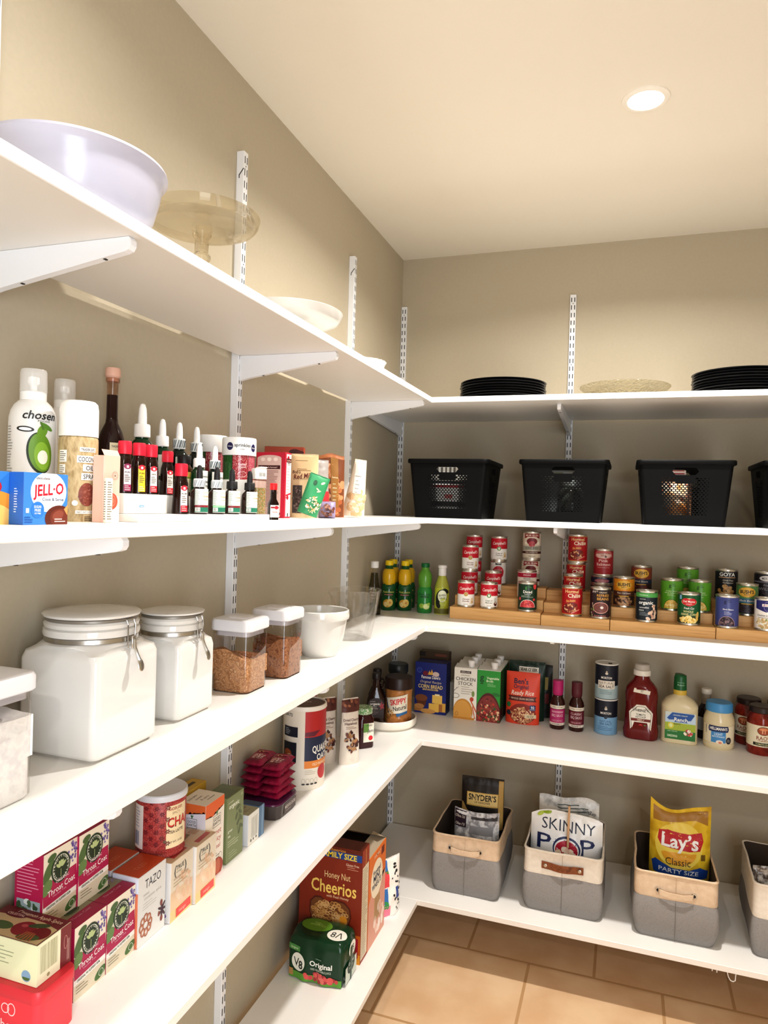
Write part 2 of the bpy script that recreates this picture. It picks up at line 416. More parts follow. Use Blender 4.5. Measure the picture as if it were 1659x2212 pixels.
MB().lathe([(.055, 0), (.056, .006), (.045, .02), (.022, .036), (.013, .05)], GL, 40).put('foot', t)
t = thing('platter', 'wide white footed platter with raised rim on top shelf', 'platter', (.165, -1.455, Z1))
MB().lathe([(0, .048), (.10, .05), (.124, .056), (.131, .061), (.1395, .079), (.137, .081), (.128, .066), (.10, .056), (0, .055)], PORC, 64).put('plate', t)
MB().lathe([(.062, 0), (.063, .004), (.042, .02), (.036, .049)], PORC, 48).put('foot', t)
t = thing('pie_dish', 'small white fluted dish near the room corner on top shelf', 'dish', (.165, -.935, Z1))
MB().lathe([(0, .0), (.056, .0), (.06, .006), (.079, .056), (.083, .06), (.081, .062)], PORC, 96, flute=(24, .028)).put('fluted_wall', t)
MB().lathe([(.079, .06), (.056, .012), (.05, .008), (0, .008)], PORC, 96, flute=(24, .028)).put('inside', t)
# black chargers
PLT = C('#121112', .3)
plate_me = MB().lathe([(0, 0), (.098, 0), (.102, .003), (.115, .006), (.16, .0185), (.1655, .0215), (.1665, .0225), (.165, .0235), (.158, .021), (.113, .0085), (.10, .006), (0, .005)], PLT, 72).mesh('charger_plate')
for (px, py, n, w) in ((.517, -.285, 8, 'beside the room corner'), (1.367, -.285, 9, 'by the clear glass platter')):
    for k in range(n):
        pos = ['bottom plate', 'second plate up', 'third plate up', 'fourth plate up', 'fifth plate up', 'sixth plate up', 'seventh plate up', 'eighth plate up', 'ninth plate up'][k] if k < n - 1 else 'top plate'
        t = thing('charger_plate', f'black round charger, {pos} of the stack {w}', 'plate', (px + .0015 * math.sin(k * 2.1), py + .0015 * math.cos(k * 1.7), Z1 + k * .0098), 0, f'black plates stacked {w}')
        link('plate_disc', plate_me, t)
t = thing('glass_platter', 'round clear textured glass platter on back top shelf', 'platter', (.9712, -.30, Z1))
CG = thickglass('cut_glass', '#f7f4ea', .6, .08, 1.4, .8)
MB().lathe([(.09, 0), (.095, .002), (.10, .012), (.13, .04), (.155, .056), (.161, .064), (.16, .066), (.152, .06), (.126, .045), (.095, .017), (0, .015)], CG, 96, flute=(32, .006)).put('glass_disc', t)
# ------------------------------------------------------------------ second shelf, side wall: baking things
g = Art()
carton('gelatin_box', 'orange and blue gelatin dessert box at the very edge of the picture', 'box', (.249, -2.425, Z2), 90, .073, .024, .066, '#3d86cf',
       {'f': g.rect(0, .033, .072, .065, '#3d86cf').up().ell(.012, .012, .05, .03, '#f6a23c', n=24).up().ell(.012, .008, .03, .018, '#ffd27a').text('JELL-O', 0, .047, .013, '#d3202f', w=.05, bold=.04)})
g = Art().rect(0, .033, .0725, .0655, '#4a90d8')
g.up().ell(.004, .042, .03, .026, '#dcebf8', n=28).ell(.004, .043, .024, .019, '#f7fbfe', n=28)
g.up().text('JELL·O', .003, .0455, .0145, '#d8233a', w=.05, bold=.045, sh=.1, a=5)
g.text('chocolate', -.006, .0595, .0032, '#5a2a1c', w=.022).text('Cook & Serve', .011, .0328, .0042, '#26305c', w=.036, bold=.01)
g.ell(-.014, .019, .0105, .0105, '#3b84d2').ell(.022, .008, .024, .017, '#6b2f22', n=24).up().ell(.024, .009, .018, .012, '#7d3a2b').ell(.02, .012, .010, .006, '#955040', a=20).poly([(.03, .02), (.0362, .026), (.0362, .012)], '#eba566')
g.text('SUGAR', -.014, .023, .0034, '#ffffff', w=.012).text('FREE', -.014, .0185, .0034, '#ffffff', w=.010).text('FAT FREE', -.014, .0145, .002, '#ffffff', w=.010)
g.lines(-.028, .0095, .014, 3, .003, .0012, '#2a5fae').lines(.024, .007, .02, 2, .003, .0012, '#f0e0d8').rect(-.0305, .018, .005, .006, '#e8f0f6')
s = Art().rect(0, .033, .0235, .0655, '#2f6fc4').up().lines(0, .045, .006, 10, .0032, .0012, '#cfe0f4')
carton('gelatin_box', 'small blue chocolate gelatin box with red lettering on the shelf front', 'box', (.272, -2.352, Z2), 90, .073, .024, .066, '#4a90d8', {'f': g, 'l': s})
carton('gelatin_box', 'pale gelatin box tucked behind the blue chocolate one', 'box', (.232, -2.372, Z2), 90, .073, .024, .066, '#e9eef4', {'f': Art().rect(0, .033, .07, .063, '#5fa0dc'), 'l': Art().rect(0, .04, .02, .04, '#f2f4f6').up().rect(.004, .012, .014, .02, '#3a3f44')})
def sprayer(name, label, loc, rz, r, h, art, capm=frosted('frosted_cap', '#f1f0ee', .42), bodym=WHITE, group=None):
    t = thing(name, label, 'spray bottle', loc, rz, group)
    hb = h * .80
    M = MB().lathe([(0, 0), (r * .94, 0), (r, .004), (r, hb * .80), (r * .985, hb * .85), (r * .92, hb * .905), (r * .78, hb * .955), (r * .62, hb * .985), (r * .55, hb * .995)], bodym, 40)
    if art: art.emit(M, onC(r), .004)
    M.put('bottle', t)
    MB().lathe([(r * .56, hb * .985), (r * .56, hb * 1.06), (r * .46, hb * 1.07), (r * .2, hb * 1.07), (0, hb * 1.07)], C('#ecebe8', .3), 32).put('collar', t)
    M = MB().lathe([(.005, hb * 1.06), (.005, hb * 1.12), (.009, hb * 1.14), (.008, hb * 1.19), (0, hb * 1.2)], C('#f8f8f6', .3), 16)
    M.box(.004, -.005, hb * 1.12, .006, .016, .012, C('#f8f8f6', .3), .002); M.put('nozzle', t)
    MB().lathe([(r * .58, hb * 1.06), (r * .565, h - .004), (r * .53, h), (0, h)], capm, 32).put('clear_cap', t)
    return t
g = Art()
g.text('chosen', .006, .158, .0125, '#20201f', w=.05, bold=.03, sh=.25).text('FOODS', .012, .149, .003, '#555', w=.018)
g.ell(.007, .101, .0185, .031, '#23301a', n=32, a=8).up().ell(.0085, .102, .017, .029, '#6f9a2c', n=32, a=8).ell(.010, .134, .007, .010, '#6f9a2c', a=-25)
g.up().ell(.0105, .097, .0115, .021, '#8fb93f', n=28, a=6).ell(.016, .141, .011, .0035, '#5d8b2b', a=-28).ell(-.014, .136, .0125, .0042, '#1c1c1a', a=-4)
g.up().ell(.011, .095, .0075, .0105, '#f3f4e6', n=24).ell(-.014, .136, .009, .0024, '#f6f6f4', a=-4).rect(.009, .142, .003, .012, '#55782a', a=20)
g.lines(-.040, .14, .014, 24, .0042, .0011, '#8a8a88', seed=4)
sprayer('oil_spray_bottle', 'tall white spray bottle with a sliced green avocado printed on it', (.128, -2.223, Z2), 52, .0335, .229, g)
sprayer('oil_spray_bottle', 'plain white spray bottle half hidden behind the avocado one', (.056, -2.083, Z2), 48, .031, .241, None)
# coconut spray: tan can with straight white cap
t = thing('coconut_spray_can', 'tan coconut oil spray can with straight white cap', 'spray can', (.195, -2.2, Z2), 50)
TAN = mottled('sisal', ['#b79f76', '#cbb68e', '#a68f66'], 130, .45, 3, (1, 1, .35))
r = .0285
M = MB().lathe([(0, 0), (r, 0), (r, .123), (r * .98, .126), (r * .93, .129)], TAN, 40)
A = Art().rect(.011, .1085, .026, .0068, '#f5f2ea').rect(.012, .094, .035, .0105, '#f5f2ea').rect(.014, .081, .022, .0105, '#f5f2ea').rect(.014, .068, .026, .0105, '#f5f2ea').rect(.008, .0145, .028, .005, '#f5f2ea')
A.up().text("TRADER JOE'S", .011, .1085, .0036, '#2a2622', w=.022).text('COCONUT', .0125, .094, .0072, '#1c1a18', w=.032, bold=.01).text('OIL', .014, .081, .0072, '#1c1a18', w=.013, bold=.01).text('SPRAY', .015, .068, .0072, '#1c1a18', w=.022, bold=.01)
A.ell(.010, .041, .0125, .0175, '#8d4a3c', n=28).text('NET WT 5 OZ', .008, .0145, .0026, '#8b857a', w=.024).ell(-.007, .028, .0042, .0042, '#efeee6').lines(.014, .0075, .014, 3, .0026, .0009, '#554a3a')
A.up().blobs(.010, .041, .011, .016, 26, .0015, .003, ['#9d5a4a', '#7f3f34', '#a8685a'], seed=5)
A.rect(-.027, .098, .014, .018, '#f5f2ea').rect(-.028, .079, .012, .013, '#f5f2ea').rect(-.027, .042, .014, .056, '#f5f2ea').up().lines(-.027, .104, .012, 5, .003, .001, '#6e675c').lines(-.028, .083, .010, 4, .003, .001, '#6e675c').lines(-.027, .066, .012, 17, .003, .001, '#6e675c')
A.emit(M, onC(r), .004); M.put('can', t)
MB().lathe([(r * .99, .1285), (r * .985, .170), (r * .93, .179), (r * .8, .1825), (0, .1835)], C('#f7f5f1', .35), 40).put('cap', t)
# peach carton, open top
g = Art().rect(0, .051, .033, .101, '#edc6b4').up().rect(0, .012, .033, .024, '#c9dedd').rect(0, .032, .033, .016, '#dcd2c6').up().ring(.006, .071, .0065, .0065, .0004, '#8c7468').ring(.006, .071, .0045, .0045, .0004, '#8c7468').ell(.006, .071, .0015, .0015, '#8c7468', n=10)
g.ell(.0, .032, .0125, .0125, '#e4604a', n=28).up().ell(.0, .033, .0085, .0095, '#f0826a').ring(.001, .033, .006, .006, .001, '#d24a38')
def open_flaps(t):
    M = MB(); K = C('#e9bda9', .6)
    M.add([(-.017, -.0105, .101), (.017, -.0105, .101), (.017, -.005, .110), (-.017, -.005, .110)], [(0, 1, 2, 3)], K)
    M.add([(.017, -.0105, .101), (.017, .0105, .101), (.013, .008, .110), (.013, -.005, .110)], [(0, 1, 2, 3)], K); M.put('top_flap', t)
carton('soap_carton', 'peach and pale blue carton with a red swirl and open top flaps', 'box', (.24, -2.19, Z2), 88, .034, .022, .101, '#edc6b4', {'f': g}, extra=open_flaps)
carton('leaflet_carton', 'narrow cream printed carton leaning in front of the peach carton', 'box', (.268, -2.218, Z2), 88, .013, .006, .066, '#efe6d6', {'f': Art().lines(0, .06, .010, 16, .0036, .0012, '#8b8274'), 'l': Art().lines(0, .06, .004, 16, .0036, .0012, '#8b8274')})
# vanilla bottle, long neck
t = thing('vanilla_bottle', 'tall long-necked dark vanilla bottle with pink stopper', 'bottle', (.045, -1.949, Z2), 45)
r = .0265
M = MB().lathe([(0, 0), (r, 0), (r, .130), (r * .96, .145), (r * .75, .165), (r * .45, .182), (r * .4, .192), (r * .385, .236)], C('#2a0d0b', .1), 40)
A = Art().rect(.012, .098, .034, .09, '#fbf2d4').up().text("TRADER JOE'S", .009, .136, .004, '#3a2a1c', w=.022).text('Double Fold', .014, .125, .005, '#5a3b22', w=.024, sh=.3).text('BOURBON', .014, .112, .006, '#2e1f14', w=.028).text('VANILLA', .010, .101, .008, '#2e1f14', w=.034).text('with beans', .013, .09, .004, '#5a3b22', w=.022, sh=.25).lines(.012, .078, .026, 5, .004, .0012, '#7a6646')
A.emit(M, onC(r), .004); M.put('bottle', t)
MB().lathe([(r * .385, .236), (r * .4, .258), (r * .5, .262), (r * .5, .268), (r * .42, .27)], clear('neck', '#e8d8cc'), 24).put('neck', t)
MB().lathe([(r * .4, .262), (r * .46, .27), (r * .54, .272), (r * .54, .285), (r * .48, .288), (0, .288)], C('#e3b8a4', .5), 24).put('stopper', t)
# stepped organiser
t = thing('step_organizer', 'white plastic stepped spice organizer along the side wall', 'spice rack', (0, 0, Z2))
M = MB(); OW = C('#e6e4df', .4)
M.box(.185, -1.9315, 0, .165, .433, .0125, OW, .0015, 2)
A = Art().rect(-2.10, .025, .012, .0035, '#7fb1d8').up().text('home', -2.10, .025, .0022, '#ffffff', w=.008).lines(-2.125, .0385, .018, 2, .0022, .0006, '#d2cfc8')
M.put('front_tray', t)
M = MB().box(.1705, -2.0875, .0127, .131, .113, .0325, OW, .0015, 2); A.emit(M, lambda u, v, e: (.2362 + e, u, v)); M.put('low_step', t)
MB().box(.1565, -1.885, .0127, .112, .289, .0325, OW, .0015, 2).put('middle_step', t)
MB().box(.105, -1.885, .0454, .06, .32, .03, OW, .0015, 2).put('back_step', t)
MB().box(.1775, -1.695, .0127, .095, .08, .0725, OW, .0015, 2).put('end_step', t)
S0, S1, S2 = .0127, .0454, .0756
# extract bottles with red caps
RC = C('#dd2741', .4); BD = C('#240f0a', .12)
def extract(x, y, z, label, lab='#efe9e2', top='#d8273f', bot='#cf2338', rz=62, s=1., txt='PURE'):
    t = thing('extract_bottle', label, 'bottle', (x, y, Z2 + z), rz, 'red capped extract bottles')
    r = .0142 * s
    rf = lambda v: r * (1 - .12 * max(0, v / s - .01) / .04)
    M = MB().lathe([(0, 0), (r, 0), (r * 1.02, .003), (r * 1.0, .012 * s), (r * .86, .052 * s), (r * .72, .059 * s), (r * .66, .063 * s), (r * .66, .066 * s)], BD, 28)
    A = Art().rect(0, .0255 * s, .012 * s, .043 * s, lab).up().rect(0, .009 * s, .012 * s, .011 * s, bot).ell(0, .044 * s, .006 * s, .0045 * s, top, n=16).up().rect(0, .0435 * s, .0035 * s, .004 * s, '#f6efe8').text(txt, 0, .0345 * s, .0026 * s, '#2b2420', w=.0085 * s).lines(0, .0295 * s, .009 * s, 4, .0032 * s, .001, '#6b5f50').lines(0, .012 * s, .009 * s, 3, .003 * s, .001, '#f2d8d4')
    A.emit(M, lambda u, v, e: onC(rf(v))(u, v, e), .003); M.put('bottle', t)
    MB().lathe([(r * .72, .064 * s), (r * .76, .066 * s), (r * .76, .083 * s), (r * .7, .0855 * s), (0, .0855 * s)], RC, 28).put('red_cap', t)
extract(.212, -2.115, S1, 'red-capped brown extract bottle beside the peach carton', '#d9d2d6', '#8c2f58', '#9c2f5c')
extract(.212, -2.079, S1, 'red-capped brown extract bottle with a yellow label', '#eccf3e', '#d8273f', '#e6c63a')
extract(.211, -2.046, S1, 'red-capped brown extract bottle with white and red label on the step', txt='ALMOND')
extract(.15, -1.915, S1, 'red-capped brown extract bottle half hidden behind the others')
extract(.155, -1.99, S1, 'red-capped brown extract bottle peeking out at the back of the step')
extract(.243, -2.003, S0, 'lowest red-capped extract bottle standing on the front tray', s=1.04, txt='RUM')
def dropper(name, label, loc, rz, r, h, glass, cap, bulb, art=None, group='dropper bottles on the stepped rack', stripe=None):
    t = thing(name, label, 'dropper bottle', loc, rz, group)
    hb = h * .53
    M = MB().lathe([(0, 0), (r * .96, 0), (r, .002), (r, hb * .76), (r * .93, hb * .86), (r * .7, hb * .95), (r * .55, hb), (r * .55, hb * 1.05)], C(glass, .1), 32)
    if art: art.emit(M, onC(r), .003)
    M.put('bottle', t)
    M = MB().lathe([(r * .62, hb * 1.03), (r * .68, hb * 1.05), (r * .66, hb * 1.33), (r * .6, hb * 1.36), (r * .35, hb * 1.36)], C(cap, .5), 28)
    if stripe:
        A = Art()
        for k in range(-9, 10): A.poly([(k * r * .5, hb * 1.07), (k * r * .5 + .0016, hb * 1.07), (k * r * .5 + .0056, hb * 1.31), (k * r * .5 + .004, hb * 1.31)], stripe)
        A.emit(M, onC(r * .685), .002)
    M.put('screw_cap', t)
    MB().lathe([(r * .37, hb * 1.35), (r * .36, h * .82), (r * .31, h * .93), (r * .2, h * .985), (0, h)], C(bulb, .5), 20).put('rubber_bulb', t)
    return t
def lab_green(r): return Art().rect(r * .5, .03, r * 2.4, .042, '#f0efe6').up().text('SweetLeaf', r * .5, .04, .0045, '#2b2b28', w=r * 1.5).text('Sweet', r * .6, .03, .006, '#1f201e', w=r * 1.1).text('Drops', r * .6, .022, .006, '#1f201e', w=r * 1.1)
GG = '#10381a'
dropper('dropper_bottle', 'large green dropper bottle with white cap behind the red caps', (.105, -1.935, Z2 + S2), 55, .0225, .146, GG, '#f4f3f0', '#f4f3f0', Art().rect(.008, .04, .05, .05, '#eceadf'))
dropper('dropper_bottle', 'green dropper bottle with plain white cap, second along the back step', (.105, -1.872, Z2 + S2 - .0), 55, .019, .124, GG, '#f4f3f0', '#f4f3f0', lab_green(.019))
dropper('dropper_bottle', 'dark dropper bottle with striped seal, third along the back step', (.105, -1.815, Z2 + S2), 55, .019, .124, '#0f1d13', '#e9ecea', '#f4f3f0', lab_green(.019), stripe='#4a565c')
dropper('dropper_bottle', 'dark dropper bottle with striped seal at the end of the back step', (.105, -1.752, Z2 + S2), 55, .019, .122, '#101c12', '#e9ecea', '#f4f3f0', lab_green(.019), stripe='#4a565c')
dropper('dropper_bottle', 'green dropper bottle with white cap on the middle step', (.19, -1.868, Z2 + S1), 55, .0165, .105, GG, '#f4f3f0', '#f4f3f0', lab_green(.0165))
dropper('dropper_bottle', 'dark dropper bottle with striped seal on the middle step', (.19, -1.812, Z2 + S1), 55, .0165, .105, '#0f1d13', '#e9ecea', '#f4f3f0', lab_green(.0165), stripe='#4a565c')
# amber bottle with black cap
t = thing('amber_bottle', 'amber glass bottle with black screw cap and cream label', 'bottle', (.155, -1.868, Z2 + S1), 50)
r = .017
M = MB().lathe([(0, 0), (r, 0), (r, .05), (r * .92, .056), (r * .72, .061), (r * .7, .066)], C('#4a2a0c', .1), 28)
Art().rect(.004, .028, .034, .04, '#eadfb9').up().rect(.004, .038, .034, .006, '#8b9a3a').ell(.006, .043, .009, .005, '#d9b35c').emit(M, onC(r), .003); M.put('bottle', t)
MB().lathe([(r * .8, .064), (r * .82, .079), (r * .76, .081), (0, .081)], BLACK, 28).put('screw_cap', t)
# front row of brown droppers
def lab_brown(stripe):
    A = Art().rect(.004, .0245, .034, .043, '#f2f3e8').up().rect(.004, .0085, .034, .009, '#2f8268').up()
    if stripe: A.rect(.004, .0145, .034, .004, stripe)
    A.text('stevia', .010, .0405, .006, '#c9c2ae', w=.018, bold=0).text('PREMIUM', .010, .0325, .0035, '#d8a27c', w=.018).text('LIQUID', .008, .0265, .003, '#7f8a80', w=.012).lines(-.009, .043, .011, 12, .0024, .0008, '#9aa399').bars(-.008, .0085, .007, .0055, 8, '#20332c').rect(-.008, .0085, .009, .0068, '#f4f4ee', L=2.5)
    return A
for k, (yy, st, stp, capc, w) in enumerate(((-1.952, '#8f2f3a', 1, '#eef0ee', 'first in the front row, striped seal and maroon band'), (-1.893, '#9fd6a4', 1, '#eef0ee', 'second in the front row, striped seal and pale green band'), (-1.838, '#8f2f3a', 0, '#1d1c1c', 'third in the front row, black cap and maroon band'), (-1.768, None, 0, '#1d1c1c', 'last in the front row, black cap and plain green band'))):
    dropper('dropper_bottle', f'brown sweetener dropper, {w}', (.247, yy, Z2 + S0), 55, .0162, .09, '#2b1509', capc, '#232224', lab_brown(st), stripe='#a9b0b4' if stp else None)
# sprinkles drums
def sprinkles(label, loc, rz, r, h, show):
    t = thing('sprinkles_drum', label, 'sprinkles jar', loc, rz, 'round sprinkles drums')
    M = MB(); segs = ['#2f6b33', '#b5203a', '#d8607a', '#c87a3a', '#7a3fa0', '#d2b23a']; hb = h - .038
    n = 36
    for k, c in enumerate(segs):
        a0 = 2 * PI * k / 6 - 1.05 - .5; loops = []
        for z in (0, hb): loops.append([((r - .002) * math.sin(a0 + 1.0 * i / 6), -(r - .002) * math.cos(a0 + 1.0 * i / 6), z) for i in range(7)] + [(.003 * math.sin(a0 + .5), -.003 * math.cos(a0 + .5), z)])
        M.rings(loops, mottled('sprinkle' + c, [c, c, '#e8b8b0' if k else '#4f8f3f'], 420, .5, 2), False, True, True)
    M.put('sprinkles', t)
    M = MB().lathe([(0, 0), (r, 0), (r, hb)], clear('drum', '#f2eeee', .8, .05, .2), 40)
    Art().text('Holiday', .004, hb * .62, .005, '#f4dfe0', w=.018).text('nonpareils', .004, hb * .52, .004, '#f4dfe0', w=.018).ring(.004, hb * .22, .010, .006, .0006, '#f4dfe0').emit(M, onC(r), .004); M.put('drum', t)
    M = MB().lathe([(r * 1.01, hb - .001), (r * 1.03, hb), (r * 1.03, h - .004), (r, h), (0, h - .002)], C('#f2f1ee', .4), 40)
    if show:
        A = Art().ell(-.0245, hb + .018, .0075, .0085, '#241f52', n=24).ell(.031, hb + .016, .0065, .0085, '#241f52', n=24).up().text('Wilton', -.0245, hb + .018, .003, '#f2f1ee', w=.011).text('Wilton', .031, hb + .016, .003, '#f2f1ee', w=.010)
        A.text('sprinkles', .004, hb + .021, .0075, '#141212', w=.036, bold=.02).text('medley', .003, hb + .012, .0022, '#555', w=.01).emit(M, onC(r * 1.03), .004)
    M.put('white_lid', t); return t
sprinkles('round sprinkles drum with plain greyish lid, set behind the lettered one', (.08, -1.655, Z2 + .0), 40, .035, .188, False)
sprinkles('round sprinkles drum with lettered white lid and navy dots', (.178, -1.697, Z2 + .0854), 36, .0362, .092, True)
# sprinkle shaker + tiny bottle
t = thing('sprinkle_shaker', 'clear shaker of pastel sprinkles with white flip lid', 'sprinkles jar', (.25, -1.735, Z2 + S0 + .0006), 50)
MB().loft([(0, .024, .024, .004), (.055, .024, .024, .004)], mottled('pastel', ['#d9c46a', '#efe9d2', '#7fae5a', '#e6b06a', '#f4efe0'], 330, .6, 2, contrast=(.3, .7)), 4).put('sprinkles', t)
MB().loft([(-.0003, .026, .026, .005), (.074, .026, .026, .005)], clear('shaker', '#e9dcd8', .8, .05, .2), 5, cap1=False).put('shaker', t)
M = MB().loft([(.0735, .027, .027, .005), (.094, .027, .027, .005), (.0965, .024, .024, .004)], C('#efece6', .4), 5); M.box(.004, -.004, .0965, .018, .022, .003, C('#efece6', .4), .001)
Art().bars(.002, .083, .014, .008, 12, '#2c2a28').emit(M, onF(.027)); M.put('flip_lid', t)
t = thing('extract_bottle', 'tiny dark bottle with bright red cap beside the red cake mix box', 'bottle', (.25, -1.668, Z2), 48, 'red capped extract bottles')
M = MB().loft([(0, .021, .021, .004), (.036, .021, .021, .004), (.046, .013, .013, .004), (.066, .012, .012, .004)], C('#1c0d09', .12), 5)
Art().rect(0, .019, .0205, .027, '#efe9e4').up().rect(0, .027, .018, .0035, '#a02030').ell(.004, .027, .004, .004, '#c42a3a').text('Vanilla', 0, .0175, .004, '#b54a55', w=.013, sh=.3).emit(M, onF(.021)); M.put('bottle', t)
MB().lathe([(.0078, .066), (.0082, .067), (.0082, .079), (.0074, .081), (0, .081)], C('#e8242c', .4), 20).put('red_cap', t)
# cake mix boxes
g = Art().rect(0, .083, .081, .165, '#c4243f').up().rect(-.004, .077, .068, .148, '#d9bdb4').up().ell(-.004, .151, .034, .008, '#d9bdb4', n=24).rect(-.004, .128, .062, .0095, '#4a1a1c')
g.up().text('Es hora de hornear!', -.004, .128, .0045, '#e9d6cc', w=.046).ell(-.022, .113, .0075, .0075, '#8f6a60').lines(.006, .119, .034, 26, .0036, .0011, '#8b5f58', seed=2)
for k, c in enumerate(('#efdcd2', '#f2e4d8', '#efdcd2')): g.ell(-.022 + k * .018, .148, .006, .005, c)
g.blobs(.016, .012, .014, .008, 10, .003, .007, ['#5a2c22', '#7a3a2a'], asp=.4)
s = Art().rect(0, .083, .0325, .165, '#d23048').up().rect(.003, .083, .026, .158, '#f1ebe4').up().ell(0, .152, .006, .0055, '#b5243a').rect(.003, .146, .026, .010, '#5a1a1c').up().text('SuperMoist', .003, .146, .004, '#e9c8b0', w=.022, sh=.2).text('GERMAN', .003, .139, .0032, '#3a2020', w=.018).text('CHOCOLATE', .003, .135, .0026, '#3a2020', w=.018).lines(.003, .125, .02, 9, .0075, .0011, '#b58a80', seed=7)
s.rect(.003, .060, .026, .004, '#c4243f', a=12).ell(-.001, .052, .006, .0055, '#b5243a').rect(-.007, .052, .010, .002, '#b5243a').lines(.003, .042, .018, 8, .0042, .0009, '#c9b0a8').rect(.002, .008, .005, .008, '#3a2a28')
carton('cake_mix_box', 'upright red cake mix box showing its printed back and white spine', 'box', (.135, -1.452, Z2), 0, .082, .033, .166, '#c4243f', {'f': g, 'r': s})
carton('cake_mix_box', 'brown-orange baking box peeking over the tan paper bag', 'box', (.076, -1.275, Z2), 18, .11, .032, .196, '#a8492f', {'f': Art().rect(0, .097, .108, .194, '#a8492f').up().ell(.03, .182, .016, .008, '#4a1c14').ell(.045, .178, .012, .008, '#5a2418'), 't': Art().rect(0, 0, .108, .03, '#b85a38').up().ell(.02, 0, .022, .009, '#5a2418')})
# ---------------- pouches
def pouch(w, h, th, mat, seed=0, wr=.003, seal=.03, nu=30, nv=48, wf=None, flat_bottom=True, mat_back=None, topwave=0., horn=0.):
    """soft bag: front and back skins meeting at the side seams and at the top seal; returns builder and front depth"""
    wf = wf or (lambda v: 1.)
    def T(u, v):
        x = min(1, abs(2 * u / (w * wf(v)))); k = v / h
        top = min(1, max(0, (1 - k) / (1 - .35)))
        p = top ** .75 if k > .35 else 1
        if k > 1 - seal: p = 0
        if not flat_bottom: p *= min(1, (k / .18)) ** .6 if k > 0 else 0
        return th / 2 * (1 - x ** 2.6) ** .65 * p
    def fr(u, v):
        n = noise.noise(Vector((u * 38 + seed * 7.3, v * 26, seed))) + .5 * noise.noise(Vector((u * 90, v * 70 + seed * 3, seed + 5)))
        x = min(1, abs(2 * u / (w * wf(v))))
        return -T(u, v) + wr * n * (1 - x ** 4) * (1 if v > 1e-4 else 0)
    M = MB()
    for sgn, mt in ((1, mat), (-1, mat_back or mat)):
        vs = []
        for j in range(nv + 1):
            v = h * j / nv
            for i in range(nu + 1):
                u = (i / nu - .5) * w * wf(v)
                y = fr(u, v) if sgn > 0 else T(u, v) + wr * .8 * noise.noise(Vector((u * 40, v * 28, seed + 11))) * (1 - (2 * i / nu - 1) ** 4) * (1 if j else 0) + .0004
                vs.append((u, y, v + (topwave * math.sin(u / w * 7 + seed) * (j / nv) ** 3) + horn * (2 * u / w) ** 2 * (j / nv) ** 5))
        fs = []
        for j in range(nv):
            for i in range(nu):
                a = j * (nu + 1) + i; q = (a, a + 1, a + nu + 2, a + nu + 1)
                fs.append(q if sgn > 0 else q[::-1])
        M.add(vs, fs, mt, True)
    if flat_bottom:
        b = [((i / nu - .5) * w * wf(0), fr((i / nu - .5) * w * wf(0), 0), 0) for i in range(nu + 1)] + [((i / nu - .5) * w * wf(0), T((i / nu - .5) * w * wf(0), 0), 0) for i in range(nu, -1, -1)]
        M.add(b, [tuple(range(len(b)))], mat)
    if topwave or horn: return M, (lambda u, v, e: (u, fr(u, v) - e - .0009, v + topwave * math.sin(u / w * 7 + seed) * (v / h) ** 3 + horn * (2 * u / w) ** 2 * (v / h) ** 5))
    return M, (lambda u, v, e: (u, fr(u, v) - e - .0009, v))
def bag(name, label, cat, loc, rz, w, h, th, mat, art, group=None, part='pouch', rx=0, ry=0, **k):
    t = thing(name, label, cat, loc, rz, group, rx, ry)
    M, f = pouch(w, h, th, C(mat, .42) if isinstance(mat, str) else mat, **k)
    if art: art.emit(M, f, .008, .009, .00025, (-w * .49, w * .49, .001, h * .985))
    M.put(part, t); return t
g = Art().rect(0, .137, .07, .06, '#e3c79a').up().lines(0, .155, .05, 1, .004, .0012, '#8a6a3a').text("Bob's", -.022, .124, .0085, '#5a2416', w=.022, sh=.2).text('Red Mill', -.006, .113, .0135, '#6a2416', w=.048, bold=.03, sh=.2, a=8).ell(.02, .101, .0055, .0055, '#cf3a34').rect(.029, .107, .018, .024, '#d84a40').lines(0, .132, .04, 2, .004, .0012, '#8a6a3a')
g.rect(-.018, .05, .026, .075, '#4c4642').blobs(-.018, .05, .012, .036, 40, .002, .0045, ['#6a625c', '#3a3532', '#857a72'], L=3).lines(.02, .06, .02, 6, .006, .0012, '#9a8256')
bag('flour_bag', 'tan paper bag of grain with brown script lettering', 'bag', (.156, -1.312, Z2), 24, .074, .174, .05, '#e2cda3', g, 'soft bags on the baking shelf', seed=2, wr=.0015)
bag('snack_bag', 'silver-grey foil bag squeezed beside the tan paper bag', 'bag', (.162, -1.222, Z2), 62, .06, .165, .04, '#a79f9a', Art().rect(0, .05, .05, .05, '#b5383c'), 'soft bags on the baking shelf', seed=4)
g = Art().rect(0, .072, .044, .066, '#3d9b68').up().blobs(.004, .03, .02, .022, 60, .002, .004, ['#efe0bc', '#d8c090', '#b89058', '#f4ead2'], asp=.55).ell(-.008, .085, .005, .007, '#1f5a3a').ell(.012, .09, .006, .003, '#dfe8c8', a=40).ell(.004, .07, .006, .002, '#e9e2c0', a=-30).ell(.008, .066, .006, .002, '#e9e2c0', a=30)
bag('nut_bag', 'crumpled green bag of nuts slumping in front of the tan bag', 'bag', (.206, -1.398, Z2 + .010), 34, .054, .108, .034, '#3a9464', g, 'soft bags on the baking shelf', seed=6, wr=.004, ry=.32)
g = Art().blobs(0, .022, .018, .017, 30, .003, .006, ['#6a3a30', '#8a5a4a', '#4a2a28', '#a87a68'])
bag('nut_bag', 'small lilac and brown twist of nuts beside the green bag', 'bag', (.214, -1.285, Z2), 28, .046, .046, .036, '#9a8cab', g, 'soft bags on the baking shelf', seed=7, wr=.003, flat_bottom=False)
